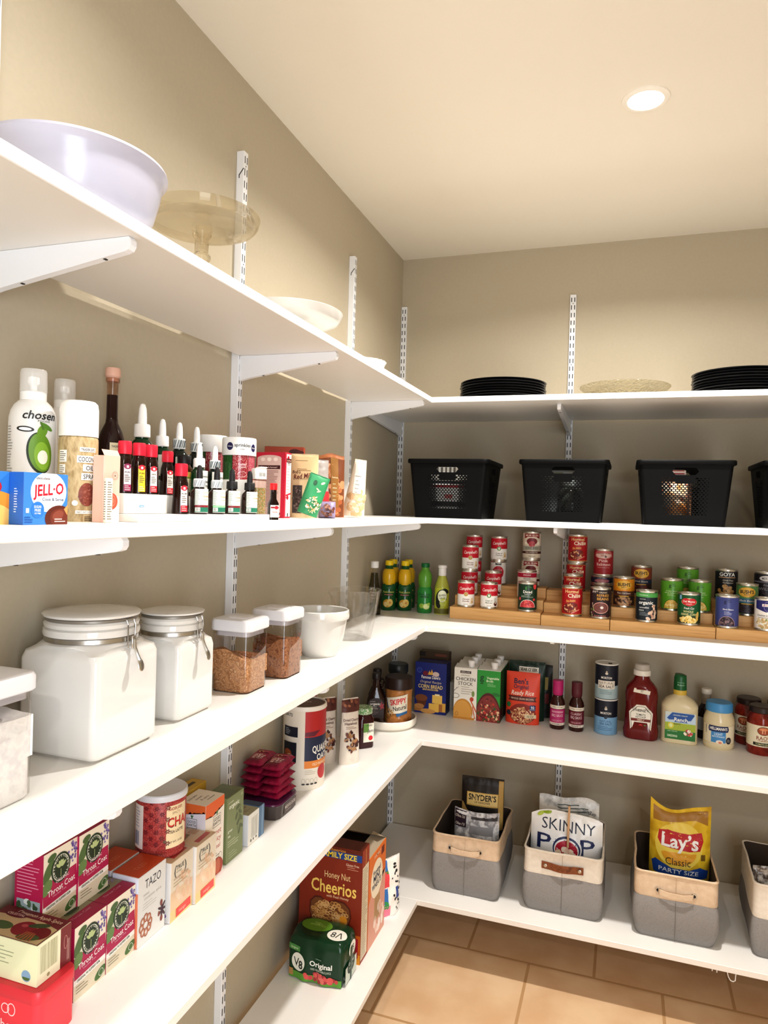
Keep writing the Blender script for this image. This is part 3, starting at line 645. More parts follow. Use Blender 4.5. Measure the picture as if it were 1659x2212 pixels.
g = Art().rect(0, .09, .082, .176, '#7a4526').up().blobs(0, .08, .037, .086, 70, .007, .0105, ['#c98d64', '#b57346', '#d9a57e', '#a5603a'], asp=.86)
g.L = 4; g.poly([(.002, .03), (.024, .03), (.021, .178), (-.002, .178)], '#96692f').up().text('hazelnuts', .012, .12, .005, '#efdcb8', w=.018).lines(.012, .10, .013, 5, .012, .0016, '#efdcb8')
bag('nut_bag', 'brown bag printed with hazelnuts next to the upright', 'bag', (.138, -1.09, Z2), 27, .084, .190, .06, '#ad6f45', g, 'soft bags on the baking shelf', seed=8, wr=.002, wf=lambda v: 1.05 - .1 * v / .19, topwave=.004)
g = Art().blobs(.004, .05, .026, .05, 44, .007, .010, ['#d9bd98', '#c9a87e', '#e6d2b4', '#cfb48c'], asp=.92)
g.L = 4; g.poly([(-.014, .07), (.012, .07), (.006, .165), (-.014, .165)], '#cfcac2').up().text('macadamia', -.003, .125, .004, '#7b766e', w=.018).lines(-.002, .11, .013, 4, .012, .0014, '#8b867e')
bag('nut_bag', 'white bag of macadamia nuts leaning outward at the row end', 'bag', (.183, -1.012, Z2 + .0045), 27, .066, .178, .055, '#e8dcc8', g, 'soft bags on the baking shelf', seed=9, wr=.002, wf=lambda v: 1.1 - .55 * v / .178, ry=.12)
# ------------------------------------------------------------------ second shelf, back wall: perforated baskets
BSK = C('#070707', .55, 0, .14)
def basket_mesh(w=.31, d=.335, h=.222):
    M = MB(); bw, bd = w - .054, d - .05
    hb, ht = .0, h - .012
    def wall(a, b, holes, out):
        # wall from bottom edge points to top edge points, a=(x0,y0,x1,y1) bottom, b top
        def P(s, k, off=0):
            x0 = a[0] + (a[2] - a[0]) * s; y0 = a[1] + (a[3] - a[1]) * s; x1 = b[0] + (b[2] - b[0]) * s; y1 = b[1] + (b[3] - b[1]) * s
            return (x0 + (x1 - x0) * k - out[0] * off, y0 + (y1 - y0) * k - out[1] * off, hb + (ht - hb) * k)
        vs, fs = [], []
        def quad(s0, s1, k0, k1):
            n = len(vs); vs.extend([P(s0, k0), P(s1, k0), P(s1, k1), P(s0, k1)]); fs.append((n, n + 1, n + 2, n + 3))
        def holed(s0, s1, k0, k1, fw, fh, nn=8):
            n = len(vs); cs, ck = (s0 + s1) / 2, (k0 + k1) / 2
            out_ = [(s0, k0), (cs, k0), (s1, k0), (s1, ck), (s1, k1), (cs, k1), (s0, k1), (s0, ck)]
            for s_, k_ in out_: vs.append(P(s_, k_))
            hw, hh = (s1 - s0) / 2 * fw, (k1 - k0) / 2 * fh
            inn = [(cs - hw * .75, ck - hh), (cs, ck - hh), (cs + hw * .75, ck - hh), (cs + hw, ck), (cs + hw * .75, ck + hh), (cs, ck + hh), (cs - hw * .75, ck + hh), (cs - hw, ck)]
            for s_, k_ in inn: vs.append(P(s_, k_))
            for i in range(8): fs.append((n + i, n + (i + 1) % 8, n + 8 + (i + 1) % 8, n + 8 + i))
            for s_, k_ in inn: vs.append(P(s_, k_, .003))
            for i in range(8): fs.append((n + 8 + i, n + 8 + (i + 1) % 8, n + 16 + (i + 1) % 8, n + 16 + i))
        nx, nz = holes; sa, sb = .2, .8; ka, kb = .17, .78
        quad(0, 1, 0, ka); quad(0, sa, ka, kb); quad(sb, 1, ka, kb)
        cw = (sb - sa) / nx; ch = (kb - ka) / nz
        for j in range(nz):
            off = cw / 2 if j % 2 else 0
            k0, k1 = ka + j * ch, ka + (j + 1) * ch
            if off: quad(sa, sa + off, k0, k1); quad(sb - (cw - off), sb, k0, k1)
            for i in range(nx - (1 if off else 0)):
                s0 = sa + off + i * cw
                mid = abs(i + (.5 if not off else 1) - nx / 2)
                if j > nz - 4 and mid < 3: quad(s0, s0 + cw, k0, k1)
                else:
                    f = .8 if mid < nx * .3 else .5 if mid < nx * .42 else .34
                    holed(s0, s0 + cw, k0, k1, f, f * .92)
        # hand slot
        quad(0, .34, kb, 1); quad(.66, 1, kb, 1); quad(.34, .66, kb, kb + .035); quad(.34, .66, .94, 1)
        holed(.34, .66, kb + .035, .94, .98, .94)
        M.add(vs, fs, BSK)
    x0, y0, X0, Y0 = bw / 2, bd / 2, (w - .014) / 2, (d - .014) / 2; c = .012
    wall((-x0 + c, -y0, x0 - c, -y0), (-X0 + c, -Y0, X0 - c, -Y0), (13, 19), (0, -1))
    wall((x0, -y0 + c, x0, y0 - c), (X0, -Y0 + c, X0, Y0 - c), (14, 19), (1, 0))
    wall((x0 - c, y0, -x0 + c, y0), (X0 - c, Y0, -X0 + c, Y0), (13, 19), (0, 1))
    wall((-x0, y0 - c, -x0, -y0 + c), (-X0, Y0 - c, -X0, -Y0 + c), (14, 19), (-1, 0))
    for sx, sy in ((1, -1), (1, 1), (-1, 1), (-1, -1)):   # rounded corners
        lo, hi = [], []
        for i in range(5):
            a = PI / 2 * i / 4; ex, ey = sx * c * math.sin(a), sy * c * math.cos(a)
            lo.append((sx * (x0 - c) + ex, sy * (y0 - c) + ey, hb)); hi.append((sx * (X0 - c) + ex, sy * (Y0 - c) + ey, ht))
        M.rings([lo, hi], BSK, True, closed=False)
    M.loft([(.0005, bw, bd, .012), (.001, bw, bd, .012)], BSK, 5)
    R = MB()
    R.loft([(ht - .004, w - .014, d - .014, .014), (ht - .004, w, d, .02), (ht - .001, w + .004, d + .004, .022), (ht + .009, w + .004, d + .004, .022), (ht + .012, w, d, .02), (ht + .012, w - .016, d - .016, .014), (ht - .004, w - .016, d - .016, .014)], BSK, 6, False, False)
    return M.mesh('perforated_body'), R.mesh('rolled_rim')
bme, rme = basket_mesh()
for x, w in ((.3535, 'full of white boxes, next to the room corner'), (.7745, 'holding dark jars, second from the room corner'), (1.176, 'holding an orange bag and striped roll'), (1.565, 'cut off by the picture edge, last in the row')):
    t = thing('storage_basket', f'black perforated plastic basket {w}', 'basket', (x, -.333, Z2), 0, 'black baskets')
    link('perforated_body', bme, t); link('rim', rme, t)
# contents
def plainbox(name, label, cat, loc, rz, w, d, h, col, arts={}, group=None): return carton(name, label, cat, loc, rz, w, d, h, col, arts, group)
plainbox('white_box', 'white carton with red and black bands seen through the first black basket', 'box', (.3535, -.432, Z2 + .0014), 0, .19, .06, .142, '#f4f4f2',
         {'f': Art().rect(0, .119, .19, .011, '#c3343c').rect(0, .135, .19, .01, '#2a2a30').rect(.01, .052, .19, .018, '#211f22').rect(0, .08, .03, .014, '#d86a6a', 2)})
plainbox('white_box', 'white lidded carton behind the handle slot of the first basket', 'box', (.3535, -.366, Z2 + .0014), 0, .18, .06, .196, '#f0f0ec', {'f': Art().lines(0, .185, .16, 1, .004, .012, '#e4e2dc').bars(-.02, .18, .1, .03, 6, '#6b675f')})
t = thing('glass_jar', 'dark glass jar showing through the second black basket', 'jar', (.80, -.40, Z2 + .0014))
MB().lathe([(0, 0), (.04, 0), (.042, .004), (.042, .11), (.034, .125), (.034, .13)], C('#4c4f49', .08), 32).put('jar', t)
MB().lathe([(.036, .128), (.037, .15), (.03, .152), (0, .152)], C('#8f938f', .3, .6), 32).put('lid', t)
plainbox('plastic_box', 'grey lidded tub behind the handle slot of the second basket', 'box', (.7745, -.345, Z2 + .0014), 0, .18, .03, .19, '#5c615f', {'f': Art().rect(.0, .178, .14, .014, '#8c9090').rect(-.03, .178, .04, .01, '#6c6f5a', 2)})
bag('snack_bag', 'crinkled orange bag showing through the third black basket', 'bag', (1.135, -.412, Z2 + .0014), 0, .11, .15, .06, mottled('orangefoil', ['#d9772f', '#e8a25c', '#f2e2c8', '#c25a2c'], 26, .35, 2), None, seed=12, wr=.006)
t = thing('striped_roll', 'red and white striped roll lying across the third basket handle', 'napkin roll', (1.15, -.385, Z2 + .181))
M = MB(); M.lathe([(0, -.035), (.012, -.034), (.0135, -.03), (.0135, .03), (.012, .034), (0, .035)], C('#f3e8e2', .5), 24)
A = Art()
for k in range(7): A.rect((k - 3) * .012, 0, .0045, .058, '#b02a30')
A.emit(M, onC(.0136), .003); M.put('roll', t, rot=(0, PI / 2, 0))
plainbox('cardboard_box', 'brown box under the striped roll in the third basket', 'box', (1.155, -.352, Z2 + .0014), 0, .1, .055, .165, '#8a5a34')
# ------------------------------------------------------------------ third shelf, side wall
ACR = clear('acrylic', '#f0eeec', .9, .03, .22)
LIDW = C('#dedde0', .35)
def pop_box(label, x, y, w, d, h, fill, fill_h, seed, lidm=LIDW, dip=.02, base=None, frost=None):
    t = thing('food_container', label, 'food container', (x, y, Z3), 0, 'clear canisters with white push lids')
    hb = h - .026
    M = MB(); r = .014; n = 12
    secs = [(.0008, w - .010, d - .010, r), (.004, w - .006, d - .006, r)]
    M.loft(secs + [(fill_h * .55, w - .006, d - .006, r), (fill_h, w - .006, d - .006, r)], fill, 6, cap1=False)
    vs, fs = [], []   # heaped, uneven top
    for j in range(n + 1):
        for i in range(n + 1):
            px, py = (i / n - .5) * (w - .0066), (j / n - .5) * (d - .0066)
            e = max(abs(i / n - .5), abs(j / n - .5)) * 2
            z = fill_h + (noise.noise(Vector((px * 12, py * 12, seed))) * dip + noise.noise(Vector((px * 60, py * 60, seed + 3))) * dip * .15) + .010 * (e - .6)
            vs.append((px, py, z))
    for j in range(n):
        for i in range(n): a = j * (n + 1) + i; fs.append((a, a + 1, a + n + 2, a + n + 1))
    M.add(vs, fs, fill, True)
    rim = [k for k in range((n + 1) ** 2) if k % (n + 1) in (0, n) or k // (n + 1) in (0, n)]
    for a, b in ((lambda i: i, 1), (lambda i: n * (n + 1) + i, 1), (lambda i: i * (n + 1), 1), (lambda i: i * (n + 1) + n, 1)):
        q = [vs[a(i)] for i in range(n + 1)]
        M.add([(p[0], p[1], fill_h * .5) for p in q] + q, [(i, i + 1, n + 2 + i, n + 1 + i) for i in range(n)], fill, True)
    M.put('contents', t)
    MB().loft([(0, w - .016, d - .016, r), (.002, w - .006, d - .006, r + .002), (.006, w, d, r + .003), (hb, w, d, r + .003)], ACR if not frost else frost, 7, cap1=False).put('clear_body', t)
    if base: MB().loft([(-.0, w - .012, d - .012, r), (.0007, w - .006, d - .006, r)], base, 7).put('base', t)
    M = MB().loft([(hb - .012, w - .012, d - .012, r), (hb - .001, w - .012, d - .012, r)], C('#cfccd2', .4), 7)
    M.loft([(hb, w + .004, d + .004, r + .004), (hb + .002, w + .008, d + .008, r + .005), (hb + .02, w + .008, d + .008, r + .005), (h - .001, w + .003, d + .003, r + .004), (h, w - .006, d - .006, r)], lidm, 7)
    M.loft([(h - .0005, w * .5, d * .5, .012), (h + .0012, w * .5, d * .5, .012), (h + .0015, w * .48, d * .48, .012)], C('#e7e5e8', .3), 7)
    M.put('push_lid', t)
    return t
FLOUR = mottled('flour', ['#f4f2f0', '#fbfaf8', '#ece9ea'], 55, .9, 5, bump=.5)
SUG1 = mottled('brown_sugar_light', ['#c08a5c', '#d9aa7e', '#a87148', '#e2b98e'], 110, .9, 6, bump=1.)
SUG2 = mottled('brown_sugar_dark', ['#9a6544', '#b98560', '#7e4e34'], 110, .9, 6, bump=1.)
DKB = C('#2a1612', .3)
pop_box('clear canister of white flour cut off by the picture edge', .134, -2.345, .125, .15, .180, FLOUR, .118, 1, dip=.012)
pop_box('clear canister of pale brown sugar, beside the smaller white crock', .152, -1.625, .098, .098, .165, SUG1, .075, 2, base=DKB, dip=.035)
pop_box('clear canister of darker brown sugar, beside the white bowl', .166, -1.463, .098, .098, .168, SUG2, .082, 5, base=DKB, dip=.035)
def clamp_jar(label, x, y, s, hb, h, rl, rz=0):
    t = thing('ceramic_canister', label, 'canister', (x, y, Z3), rz, 'white square clamp canisters')
    G = C('#dddbd7', .1, 0, .6); r = s * .09
    M = MB(); M.loft([(.0035, s * .93, s * .93, r), (.006, s * .97, s * .97, r), (.012, s, s, r), (hb - .022, s, s, r), (hb - .010, s * .97, s * .97, r * 1.3), (hb - .003, s * .88, s * .88, r * 2.2), (hb + .002, rl * 2.02, rl * 2.02, rl * .98), (hb + .006, rl * 1.86, rl * 1.86, rl * .92)], G, 9)
    M.loft([(0, s * .90, s * .90, r), (.0036, s * .90, s * .90, r)], C('#b9b2a8', .6), 8); M.put('crock', t)
    z = hb + .004
    MB().lathe([(rl * .94, z), (rl * .965, z + .0015), (rl * .965, z + .0085), (rl * .94, z + .010)], STEEL, 56).put('wire_band', t)
    MB().lathe([(rl * .93, z + .009), (rl * .985, z + .0105), (rl, z + .016), (rl * .985, z + .0215), (rl * .93, z + .0235), (rl * .97, z + .025), (rl * .985, z + .031), (rl * .93, z + .0355)], G, 56).put('ribbed_neck', t)
    MB().lathe([(rl * .92, z + .0345), (rl * .955, z + .036), (rl * .955, z + .040), (rl * .92, z + .041)], C('#8b857c', .4, .3), 56).put('gasket', t)
    k = h - (z + .041)
    MB().lathe([(rl * .9, z + .0405), (rl * .99, z + .042), (rl * 1.02, z + .042 + k * .4), (rl * .98, h - .003), (rl * .6, h), (0, h + .001)], G, 56).put('lid', t)
    # wire clamp on the +x side
    M = MB(); X = rl * .985
    for yy in (-.009, .009): M.tube([(X + .001, yy, z + .038), (X + .004, yy, z + .03), (X + .0045, yy, z - .004), (X + .003, yy * .7, z - .009)], .0011, STEEL, 6)
    M.tube([(X - .004, -.009, z + .039), (X + .002, -.009, z + .038)], .0011, STEEL, 6).tube([(X + .001, -.010, z + .038), (X + .001, .010, z + .038)], .0011, STEEL, 6)
    M.box(X + .006, .003, z - .012, .003, .008, .022, STEEL, .001); M.put('wire_clamp', t)
    M = MB(); M.tube([(X + .008, .004, z + .004), (X + .0085, .0045, z - .010), (X + .012, .006, z - .022), (X + .016, .0075, z - .032)], [.0032, .0028, .003, .0035], STEEL, 8)
    loops = []
    for q in range(7):
        th = PI * q / 6; cz = z - .040 + .011 * math.cos(th); rr = .0075 * math.sin(th) + 1e-4
        loops.append([(X + .0185 + .0025 * math.sin(th) * math.sin(2 * PI * i / 14) - (cz - z + .04) * .25, .0085 + rr * math.cos(2 * PI * i / 14), cz) for i in range(14)])
    M.rings(loops, STEEL); M.put('spoon_latch', t)
    return t
clamp_jar('larger white square canister with steel clamp and spoon latch', .115, -2.068, .163, .183, .2385, .0795)
clamp_jar('smaller white square canister with steel clamp, next to the large one', .122, -1.847, .126, .158, .2115, .063)
t = thing('mixing_bowl', 'white ceramic bowl with rolled rim between sugar and clear glass bowl', 'bowl', (.168, -1.205, Z3))
MB().lathe([(0, .003), (.042, .003), (.043, 0), (.047, 0), (.05, .006), (.059, .022), (.069, .055), (.0755, .098), (.0765, .104), (.082, .107), (.0835, .116), (.082, .1295), (.0795, .132), (.077, .130)], PORC, 64).put('bowl_wall', t)
MB().lathe([(.077, .130), (.0725, .098), (.068, .055), (.055, .024), (0, .012)], PORC, 64).put('inside', t)
t = thing('measuring_bowl', 'clear glass batter bowl with pouring lip and handle', 'bowl', (.165, -.925, Z3), 75)
GB = thickglass('bowl_glass', '#ffffff', .16)
def spout(pr, seg=64):
    loops = []
    for r, z, k in pr:
        l = []
        for i in range(seg):
            a = 2 * PI * i / seg; q = math.exp(-((((a - 4.35 + PI) % (2 * PI)) - PI) / .17) ** 2) * k
            l.append(((r + .018 * q) * math.sin(a), -(r + .018 * q) * math.cos(a), z - .004 * q))
        loops.append(l)
    return loops
MB().rings(spout([(.0001, .002, 0), (.046, .002, 0), (.051, 0, 0), (.056, .004, 0), (.060, .025, 0), (.069, .07, 0), (.077, .115, .2), (.082, .148, .8), (.0855, .155, 1), (.0865, .159, 1), (.0845, .161, 1), (.081, .155, 1), (.075, .115, .2), (.066, .07, 0), (.057, .025, 0), (.05, .010, 0), (.0001, .009, 0)]), GB).put('glass_bowl', t)
MB().tube([(.083, .0, .145), (.1, 0, .15), (.118, 0, .142), (.123, 0, .118), (.114, 0, .085), (.092, 0, .064), (.071, 0, .058)], [.008, .0085, .0085, .008, .0075, .0075, .008], GB, 10).put('handle', t)
# ------------------------------------------------------------------ third shelf, back wall: bottles
t = thing('sauce_bottle', 'clear glass bottle with white cap behind the glass bowl', 'bottle', (.046, -.405, Z3), 20)
M = MB(); r = .029
M.lathe([(0, .003), (r - .002, .003), (r - .002, .08), (r * .6, .13), (r * .45, .165)], clear('oil', '#b8b49a', .5, .1, .2), 32)
M.lathe([(0, 0), (r, 0), (r, .10), (r * .82, .135), (r * .5, .168), (r * .48, .19)], GB, 32); Art().rect(0, .07, .03, .045, '#5c4a3a').up().text('Garlic', 0, .08, .006, '#d9cdb4', w=.024).text('SAUCE', 0, .068, .005, '#d9cdb4', w=.022).emit(M, onC(r), .004); M.put('bottle', t)
MB().lathe([(r * .52, .186), (r * .56, .188), (r * .56, .209), (r * .5, .212), (0, .212)], WHITE, 28).put('cap', t)
def juice(name, label, x, y, rz, top, cap, body, word, fruit, h=.206):
    t = thing(name, label, 'juice bottle', (x, y, Z3), rz, 'citrus juice bottles')
    r = .031; B = C(body, .15); T_ = C(top, .2)
    M = MB().lathe([(0, 0), (r * .9, 0), (r, .005), (r, .052), (r * .94, .06), (r, .068), (r, .088), (r * .9, .098), (r * .8, .106)], B, 40)
    M.lathe([(r * .8, .106), (r * .86, .116), (r * .93, .134), (r * .9, .152), (r * .76, .166), (r * .62, .172)], T_, 40)
    M.lathe([(r * .62, .172), (r * .5, .176), (r * .46, .186), (r * .46, .19)], B if cap != '#0f6a35' else T_, 32)
    A = Art()
    if fruit == 'lemon':
        A.poly([(-.034, .104), (-.02, .112), (0, .098), (.02, .112), (.034, .104), (.034, .09), (-.034, .09)], body)
        A.up().text('ReaLemon', 0, .078, .009, '#d9d36a', w=.048, bold=.01).rect(0, .066, .04, .006, '#7a2a24').up().text('100% LEMON JUICE', 0, .066, .0028, '#e9d9c0', w=.034)
        A.ell(-.004, .03, .02, .017, '#d9a63c', n=28).up().ell(.006, .033, .0135, .0155, '#efcf74').ell(-.012, .026, .008, .010, '#f2dc9a').up().ell(.006, .033, .004, .005, '#d9942c')
    else:
        A.up().text('ReaLime', 0, .078, .011, '#0f3a22', w=.046, bold=.01).rect(0, .067, .036, .004, '#0f3a22').up()
        A.ell(-.012, .03, .011, .010, '#9fc24a', n=20).ell(.008, .028, .015, .012, '#c9dc84').up().ell(.008, .028, .0115, .009, '#e2ecb0').ell(.018, .037, .007, .006, '#a8cc58')
    A.emit(M, onC(r), .004); M.put('bottle', t)
    MB().lathe([(r * .5, .186), (r * .56, .188), (r * .56, h - .004), (r * .5, h), (0, h)], C(cap, .4), 32, flute=None).put('cap', t)
YL, YC, GB2 = '#e0b420', '#f0d019', '#1c5a2c'
juice('lemon_juice_bottle', 'lemon juice bottle with yellow cap, in front by the glass bowl', .057, -.252, 18, YL, YC, GB2, 'ReaLemon', 'lemon')
juice('lemon_juice_bottle', 'lemon juice bottle with yellow cap, in front beside the lime one', .121, -.231, 17, YL, YC, GB2, 'ReaLemon', 'lemon')
juice('lemon_juice_bottle', 'lemon juice bottle peeking out behind the one by the glass bowl', .0465, -.165, 17, YL, YC, GB2, 'ReaLemon', 'lemon')
juice('lemon_juice_bottle', 'lemon juice bottle peeking out behind the one beside the lime', .110, -.145, 17, YL, YC, GB2, 'ReaLemon', 'lemon')
juice('lime_juice_bottle', 'green lime juice bottle with dark green cap', .214, -.252, 15, '#63a03a', '#0f6a35', '#2f8a3e', 'ReaLime', 'lime', .203)
t = thing('hot_sauce_bottle', 'pale green jalapeno sauce bottle with white neck and cap', 'bottle', (.287, -.254, Z3), 14)
r = .03
M = MB().lathe([(0, 0), (r, 0), (r, .108), (r * .86, .125), (r * .58, .150), (r * .5, .158)], C('#a9ad4a', .2), 36)
A = Art().rect(0, .066, .072, .083, '#b9bf3c').rect(0, .014, .075, .02, '#6b6a2a').ell(-.002, .07, .024, .034, '#1c2420', n=28, a=-20).ell(.018, .096, .016, .008, '#1c2420', a=-30).ell(-.016, .042, .010, .018, '#1c2420', a=20)
A.up().ell(.002, .075, .019, .024, '#e9edd0', n=28).ell(.006, .05, .014, .018, '#c9d25c', n=24).up().text('JALAPEÑO', .002, .079, .008, '#20281c', w=.03, bold=.02, a=4).text('SAUCE', .003, .068, .008, '#20281c', w=.023, bold=.02, a=4).lines(.006, .055, .02, 5, .005, .0012, '#56601c').text('NET WT 10 OZ', 0, .0275, .003, '#2e331c', w=.034)
A.emit(M, onC(r), .004); M.put('bottle', t)
MB().lathe([(r * .5, .155), (r * .56, .158), (r * .54, .186), (r * .62, .188), (r * .62, .196), (r * .55, .199), (0, .199)], WHITE, 32).put('neck_and_cap', t)
# bamboo risers
BAM = mottled('bamboo', ['#d3a467', '#dfb47a', '#c99a5c'], 9, .5, 5, (.6, 8, 14), coord='Object', contrast=(.3, .7))
def riser(label, x0, x1, hs):
    t = thing('bamboo_riser', label, 'shelf riser', ((x0 + x1) / 2, 0, Z3), 0, 'stepped bamboo risers')
    w = x1 - x0
    for nm, ya, yb, h in (('front_step', -.352, -.266, hs[0]), ('middle_step', -.2655, -.178, hs[1]), ('back_step', -.1775, -.088, hs[2])):
        M = MB().box(0, (ya + yb) / 2, 0, w, yb - ya, h, BAM, .0015); M.put(nm, t)
HA, HB = (.046, .083, .122), (.040, .077, .117)
riser('bamboo stepped riser section under the soup cans', .345, .6955, HA)
riser('short bamboo stepped riser section under the chili cans', .6975, .9445, HB)
riser('long bamboo stepped riser section under the bean and corn cans', .9465, 1.2985, HB)
riser('bamboo stepped riser section running out of the picture', 1.3005, 1.66, HB)
# cans
ROWY = (-.308, -.2215, -.132)
_cans = {}
def canmesh(kind, r, h, art, base):
    if kind not in _cans:
        M = MB().lathe([(0, .001), (r * .95, .001), (r * 1.0, 0), (r * 1.015, .002), (r * .985, .005), (r * .975, .0065), (r * .975, h - .0065), (r * .985, h - .005), (r * 1.015, h - .002), (r * 1.0, h), (r * .95, h - .001)], TIN, 48)
        L = MB().lathe([(r * .945, h - .002), (r * .93, h - .0045), (r * .72, h - .004), (r * .7, h - .005), (0, h - .005)], TIN, 40)
        P = MB().lathe([(r * .978, .0068), (r * .985, .0075), (r * .985, h - .0075), (r * .978, h - .0068)], C(base, .35), 48)
        art.emit(P, onC(r * .985), .005, clip=(-PI * r, PI * r, .0076, h - .0076))
        _cans[kind] = (M.mesh('tin_body'), L.mesh('tin_lid'), P.mesh('paper_label'))
    return _cans[kind]
def can(kind, label, x, row, z, rz=None, group='cans on the bamboo risers', name='food_can'):
    r, h, art, base = KINDS[kind]
    t = thing(name, label, 'can', (x, ROWY[row], Z3 + z + .0002), -math.degrees(math.atan2(x - .99, 2.8)) if rz is None else rz, group)
    m = canmesh(kind, r, h, art, base)
    link('tin_body', m[0], t); link('lid', m[1], t); link('paper_label', m[2], t)
def campbell(l1, l2, med, c2='#7a2a28', extra=None):
    r, h = .0335, .1005
    A = Art().rect(0, h * .715, .21, h * .435, '#c8142e').rect(0, .028, .21, .042, '#f3f0ea')
    A.up().text('Campbell’s', 0, h * .73, .0125, '#f8f4ee', w=.06, bold=.02, sh=.28, a=2).ell(0, .0505, .0085, .0085, med, n=24).up().ring(0, .0505, .0085, .0085, .0008, '#e9dcb8').ell(0, .0505, .004, .005, '#c9a860' if med != '#3f8a3c' else '#e9efe0')
    A.text(l1, 0, .0315, .0055, c2, w=.027, bold=.03).text(l2, 0, .0235, .0055, c2, w=.026, bold=.03).text('SOUP', 0, .0115, .0032, '#8a7a6c', w=.016)
    if extra == 'm': A.ell(.027, .033, .007, .010, '#d5d2ca').ell(.028, .019, .008, .009, '#5a1f18').ell(.028, .022, .004, .003, '#e6d4b8', L=4)
    else: A.ell(.026, .026, .0065, .011, '#e2cfa8').ell(.024, .016, .008, .005, '#e9dcc0').ell(.027, .020, .004, .003, '#c9924a', L=4)
    return (r, h, A, '#f3f0ea')
KINDS = {'chicken': campbell('Chicken', 'Noodle', '#b99a54'), 'mushroom': campbell('Cream of', 'Mushroom', '#3f8a3c', '#4a5a30', 'm'), 'cream': campbell('Cream of', 'Chicken', '#3f8a3c', '#6a5a3a')}
R, H = .0372, .112
A = Art().ell(0, .016, .032, .030, '#f0ece4', n=32, a0=0, a1=180).up().ell(0, .016, .030, .028, '#c23a40', n=32, a0=0, a1=180).blobs(0, .016, .028, .026, 60, .003, .005, ['#d84a50', '#b02a34', '#e36a66'], half=True, asp=.8)
A.rect(0, .012, .07, .008, '#183a24', L=5).text('g', -.006, .094, .013, '#4f9a52', bold=.03).lines(.008, .098, .014, 2, .005, .0016, '#4f9a52').text('Diced', 0, .076, .0105, '#f4f2ea', w=.034, bold=.04).text('Tomatoes', 0, .0665, .004, '#f4f2ea', w=.026).lines(0, .06, .05, 2, .004, .0014, '#b9c4b4').ell(.03, .098, .008, .013, '#d8484c').ell(-.031, .048, .005, .006, '#d8484c').ell(.026, .046, .005, .005, '#d8484c')
KINDS['diced_green'] = (.0365, .111, A, '#183a24')
A = Art().rect(0, .094, .24, .017, '#b01a3c').rect(0, .05, .24, .07, '#ece4da').up().text('KIRKLAND', 0, .095, .005, '#f6e9e2', w=.03).text('ORGANIC', 0, .081, .006, '#4f6a4a', w=.03, bold=.01).text('DICED', 0, .067, .0115, '#2a2422', w=.042, bold=.03).text('TOMATOES', 0, .055, .006, '#8a2a30', w=.04).ell(0, .026, .03, .02, '#c23a40')
KINDS['diced_white'] = (.0375, .112, A, '#ece4da')
A = Art().rect(0, .055, .24, .1, '#d9cdb8').up().poly([(-.032, .104), (.032, .104), (.033, .084), (.022, .088), (0, .09), (-.022, .088), (-.033, .084)], '#8e1f2a').ell(0, .073, .022, .014, '#7a2428', n=24).ell(0, .062, .013, .012, '#b8484e', n=24).rect(0, .045, .24, .018, '#a9a695').rect(0, .028, .24, .010, '#4a1f1c').ell(-.026, .066, .006, .006, '#efe8d8').ell(.028, .066, .006, .008, '#efe8d8')
A.up().text('MUIR GLEN', 0, .097, .0075, '#efd9c4', w=.052, bold=.04).rect(0, .0885, .04, .004, '#efe0d0').text('DICED', 0, .046, .0085, '#33302a', w=.05, bold=0).text('FIRE ROASTED', 0, .028, .0045, '#e9d6c0', w=.052).text('TOMATOES', 0, .013, .004, '#7a6a58', w=.03)
KINDS['muir'] = (R, H, A, '#d9cdb8')
A = Art().rect(0, .09, .024, .016, '#1d1b1c').ell(0, .052, .024, .026, '#c02434', n=32).up().text('Gia', 0, .09, .008, '#e9e4dc', w=.018).text('PREMIUM', 0, .062, .004, '#efd0cc', w=.032).lines(0, .056, .03, 3, .005, .0014, '#efd0cc')
KINDS['white_red'] = (.0325, .0985, A, '#e9e4dc')
A = Art().rect(0, .056, .24, .099, '#b3141f').up().text('Hormel', 0, .094, .0125, '#f3dc9c', w=.052, bold=.03).text('Chili', .004, .078, .0145, '#f6ead0', w=.038, bold=.04).ell(.029, .077, .005, .006, '#e9d2b0').text('No Beans', -.004, .0605, .0065, '#f1c56c', w=.034, bold=.03, a=6).rect(-.004, .0555, .036, .0012, '#f1c56c', a=6)
A.ell(-.006, .033, .03, .019, '#7a1a14', n=28, a=16).up().blobs(-.006, .033, .026, .016, 34, .003, .006, ['#9c3a24', '#c2784a', '#6a1c14', '#e2b890'], asp=.6).rect(.014, .02, .034, .003, '#e9a088', a=24)
A.rect(0, .104, .24, .0016, '#e2b95a').rect(0, .0085, .24, .0016, '#e2b95a')
KINDS['hormel'] = (R, H, A, '#b3141f')
A = Art().rect(0, .053, .24, .095, '#a3222c').ell(0, .084, .036, .018, '#c26a66', n=28).ell(0, .079, .036, .010, '#e0c0b4', n=28).up().text('Chicken of the', 0, .088, .005, '#7a1a22', w=.05).text('SEA', 0, .08, .006, '#7a1a22', w=.022).ell(.008, .075, .004, .003, '#2a1c1c').text('Pink', 0, .06, .011, '#f0d2c8', w=.036, bold=.03).text('Salmon', 0, .0455, .011, '#f0d2c8', w=.056, bold=.03).text('TRADITIONAL STYLE', 0, .033, .0036, '#e0b0a4', w=.048)
KINDS['salmon'] = (.0372, .1045, A, '#a3222c')
A = Art().rect(0, .017, .3, .02, '#232a44').ell(0, .014, .03, .0075, '#b06a6e').up().text('StarKist', 0, .026, .0055, '#b9c0d6', w=.036).lines(0, .016, .04, 2, .005, .0014, '#d9b0ac')
KINDS['tuna'] = (.042, .033, A, '#1f2640')
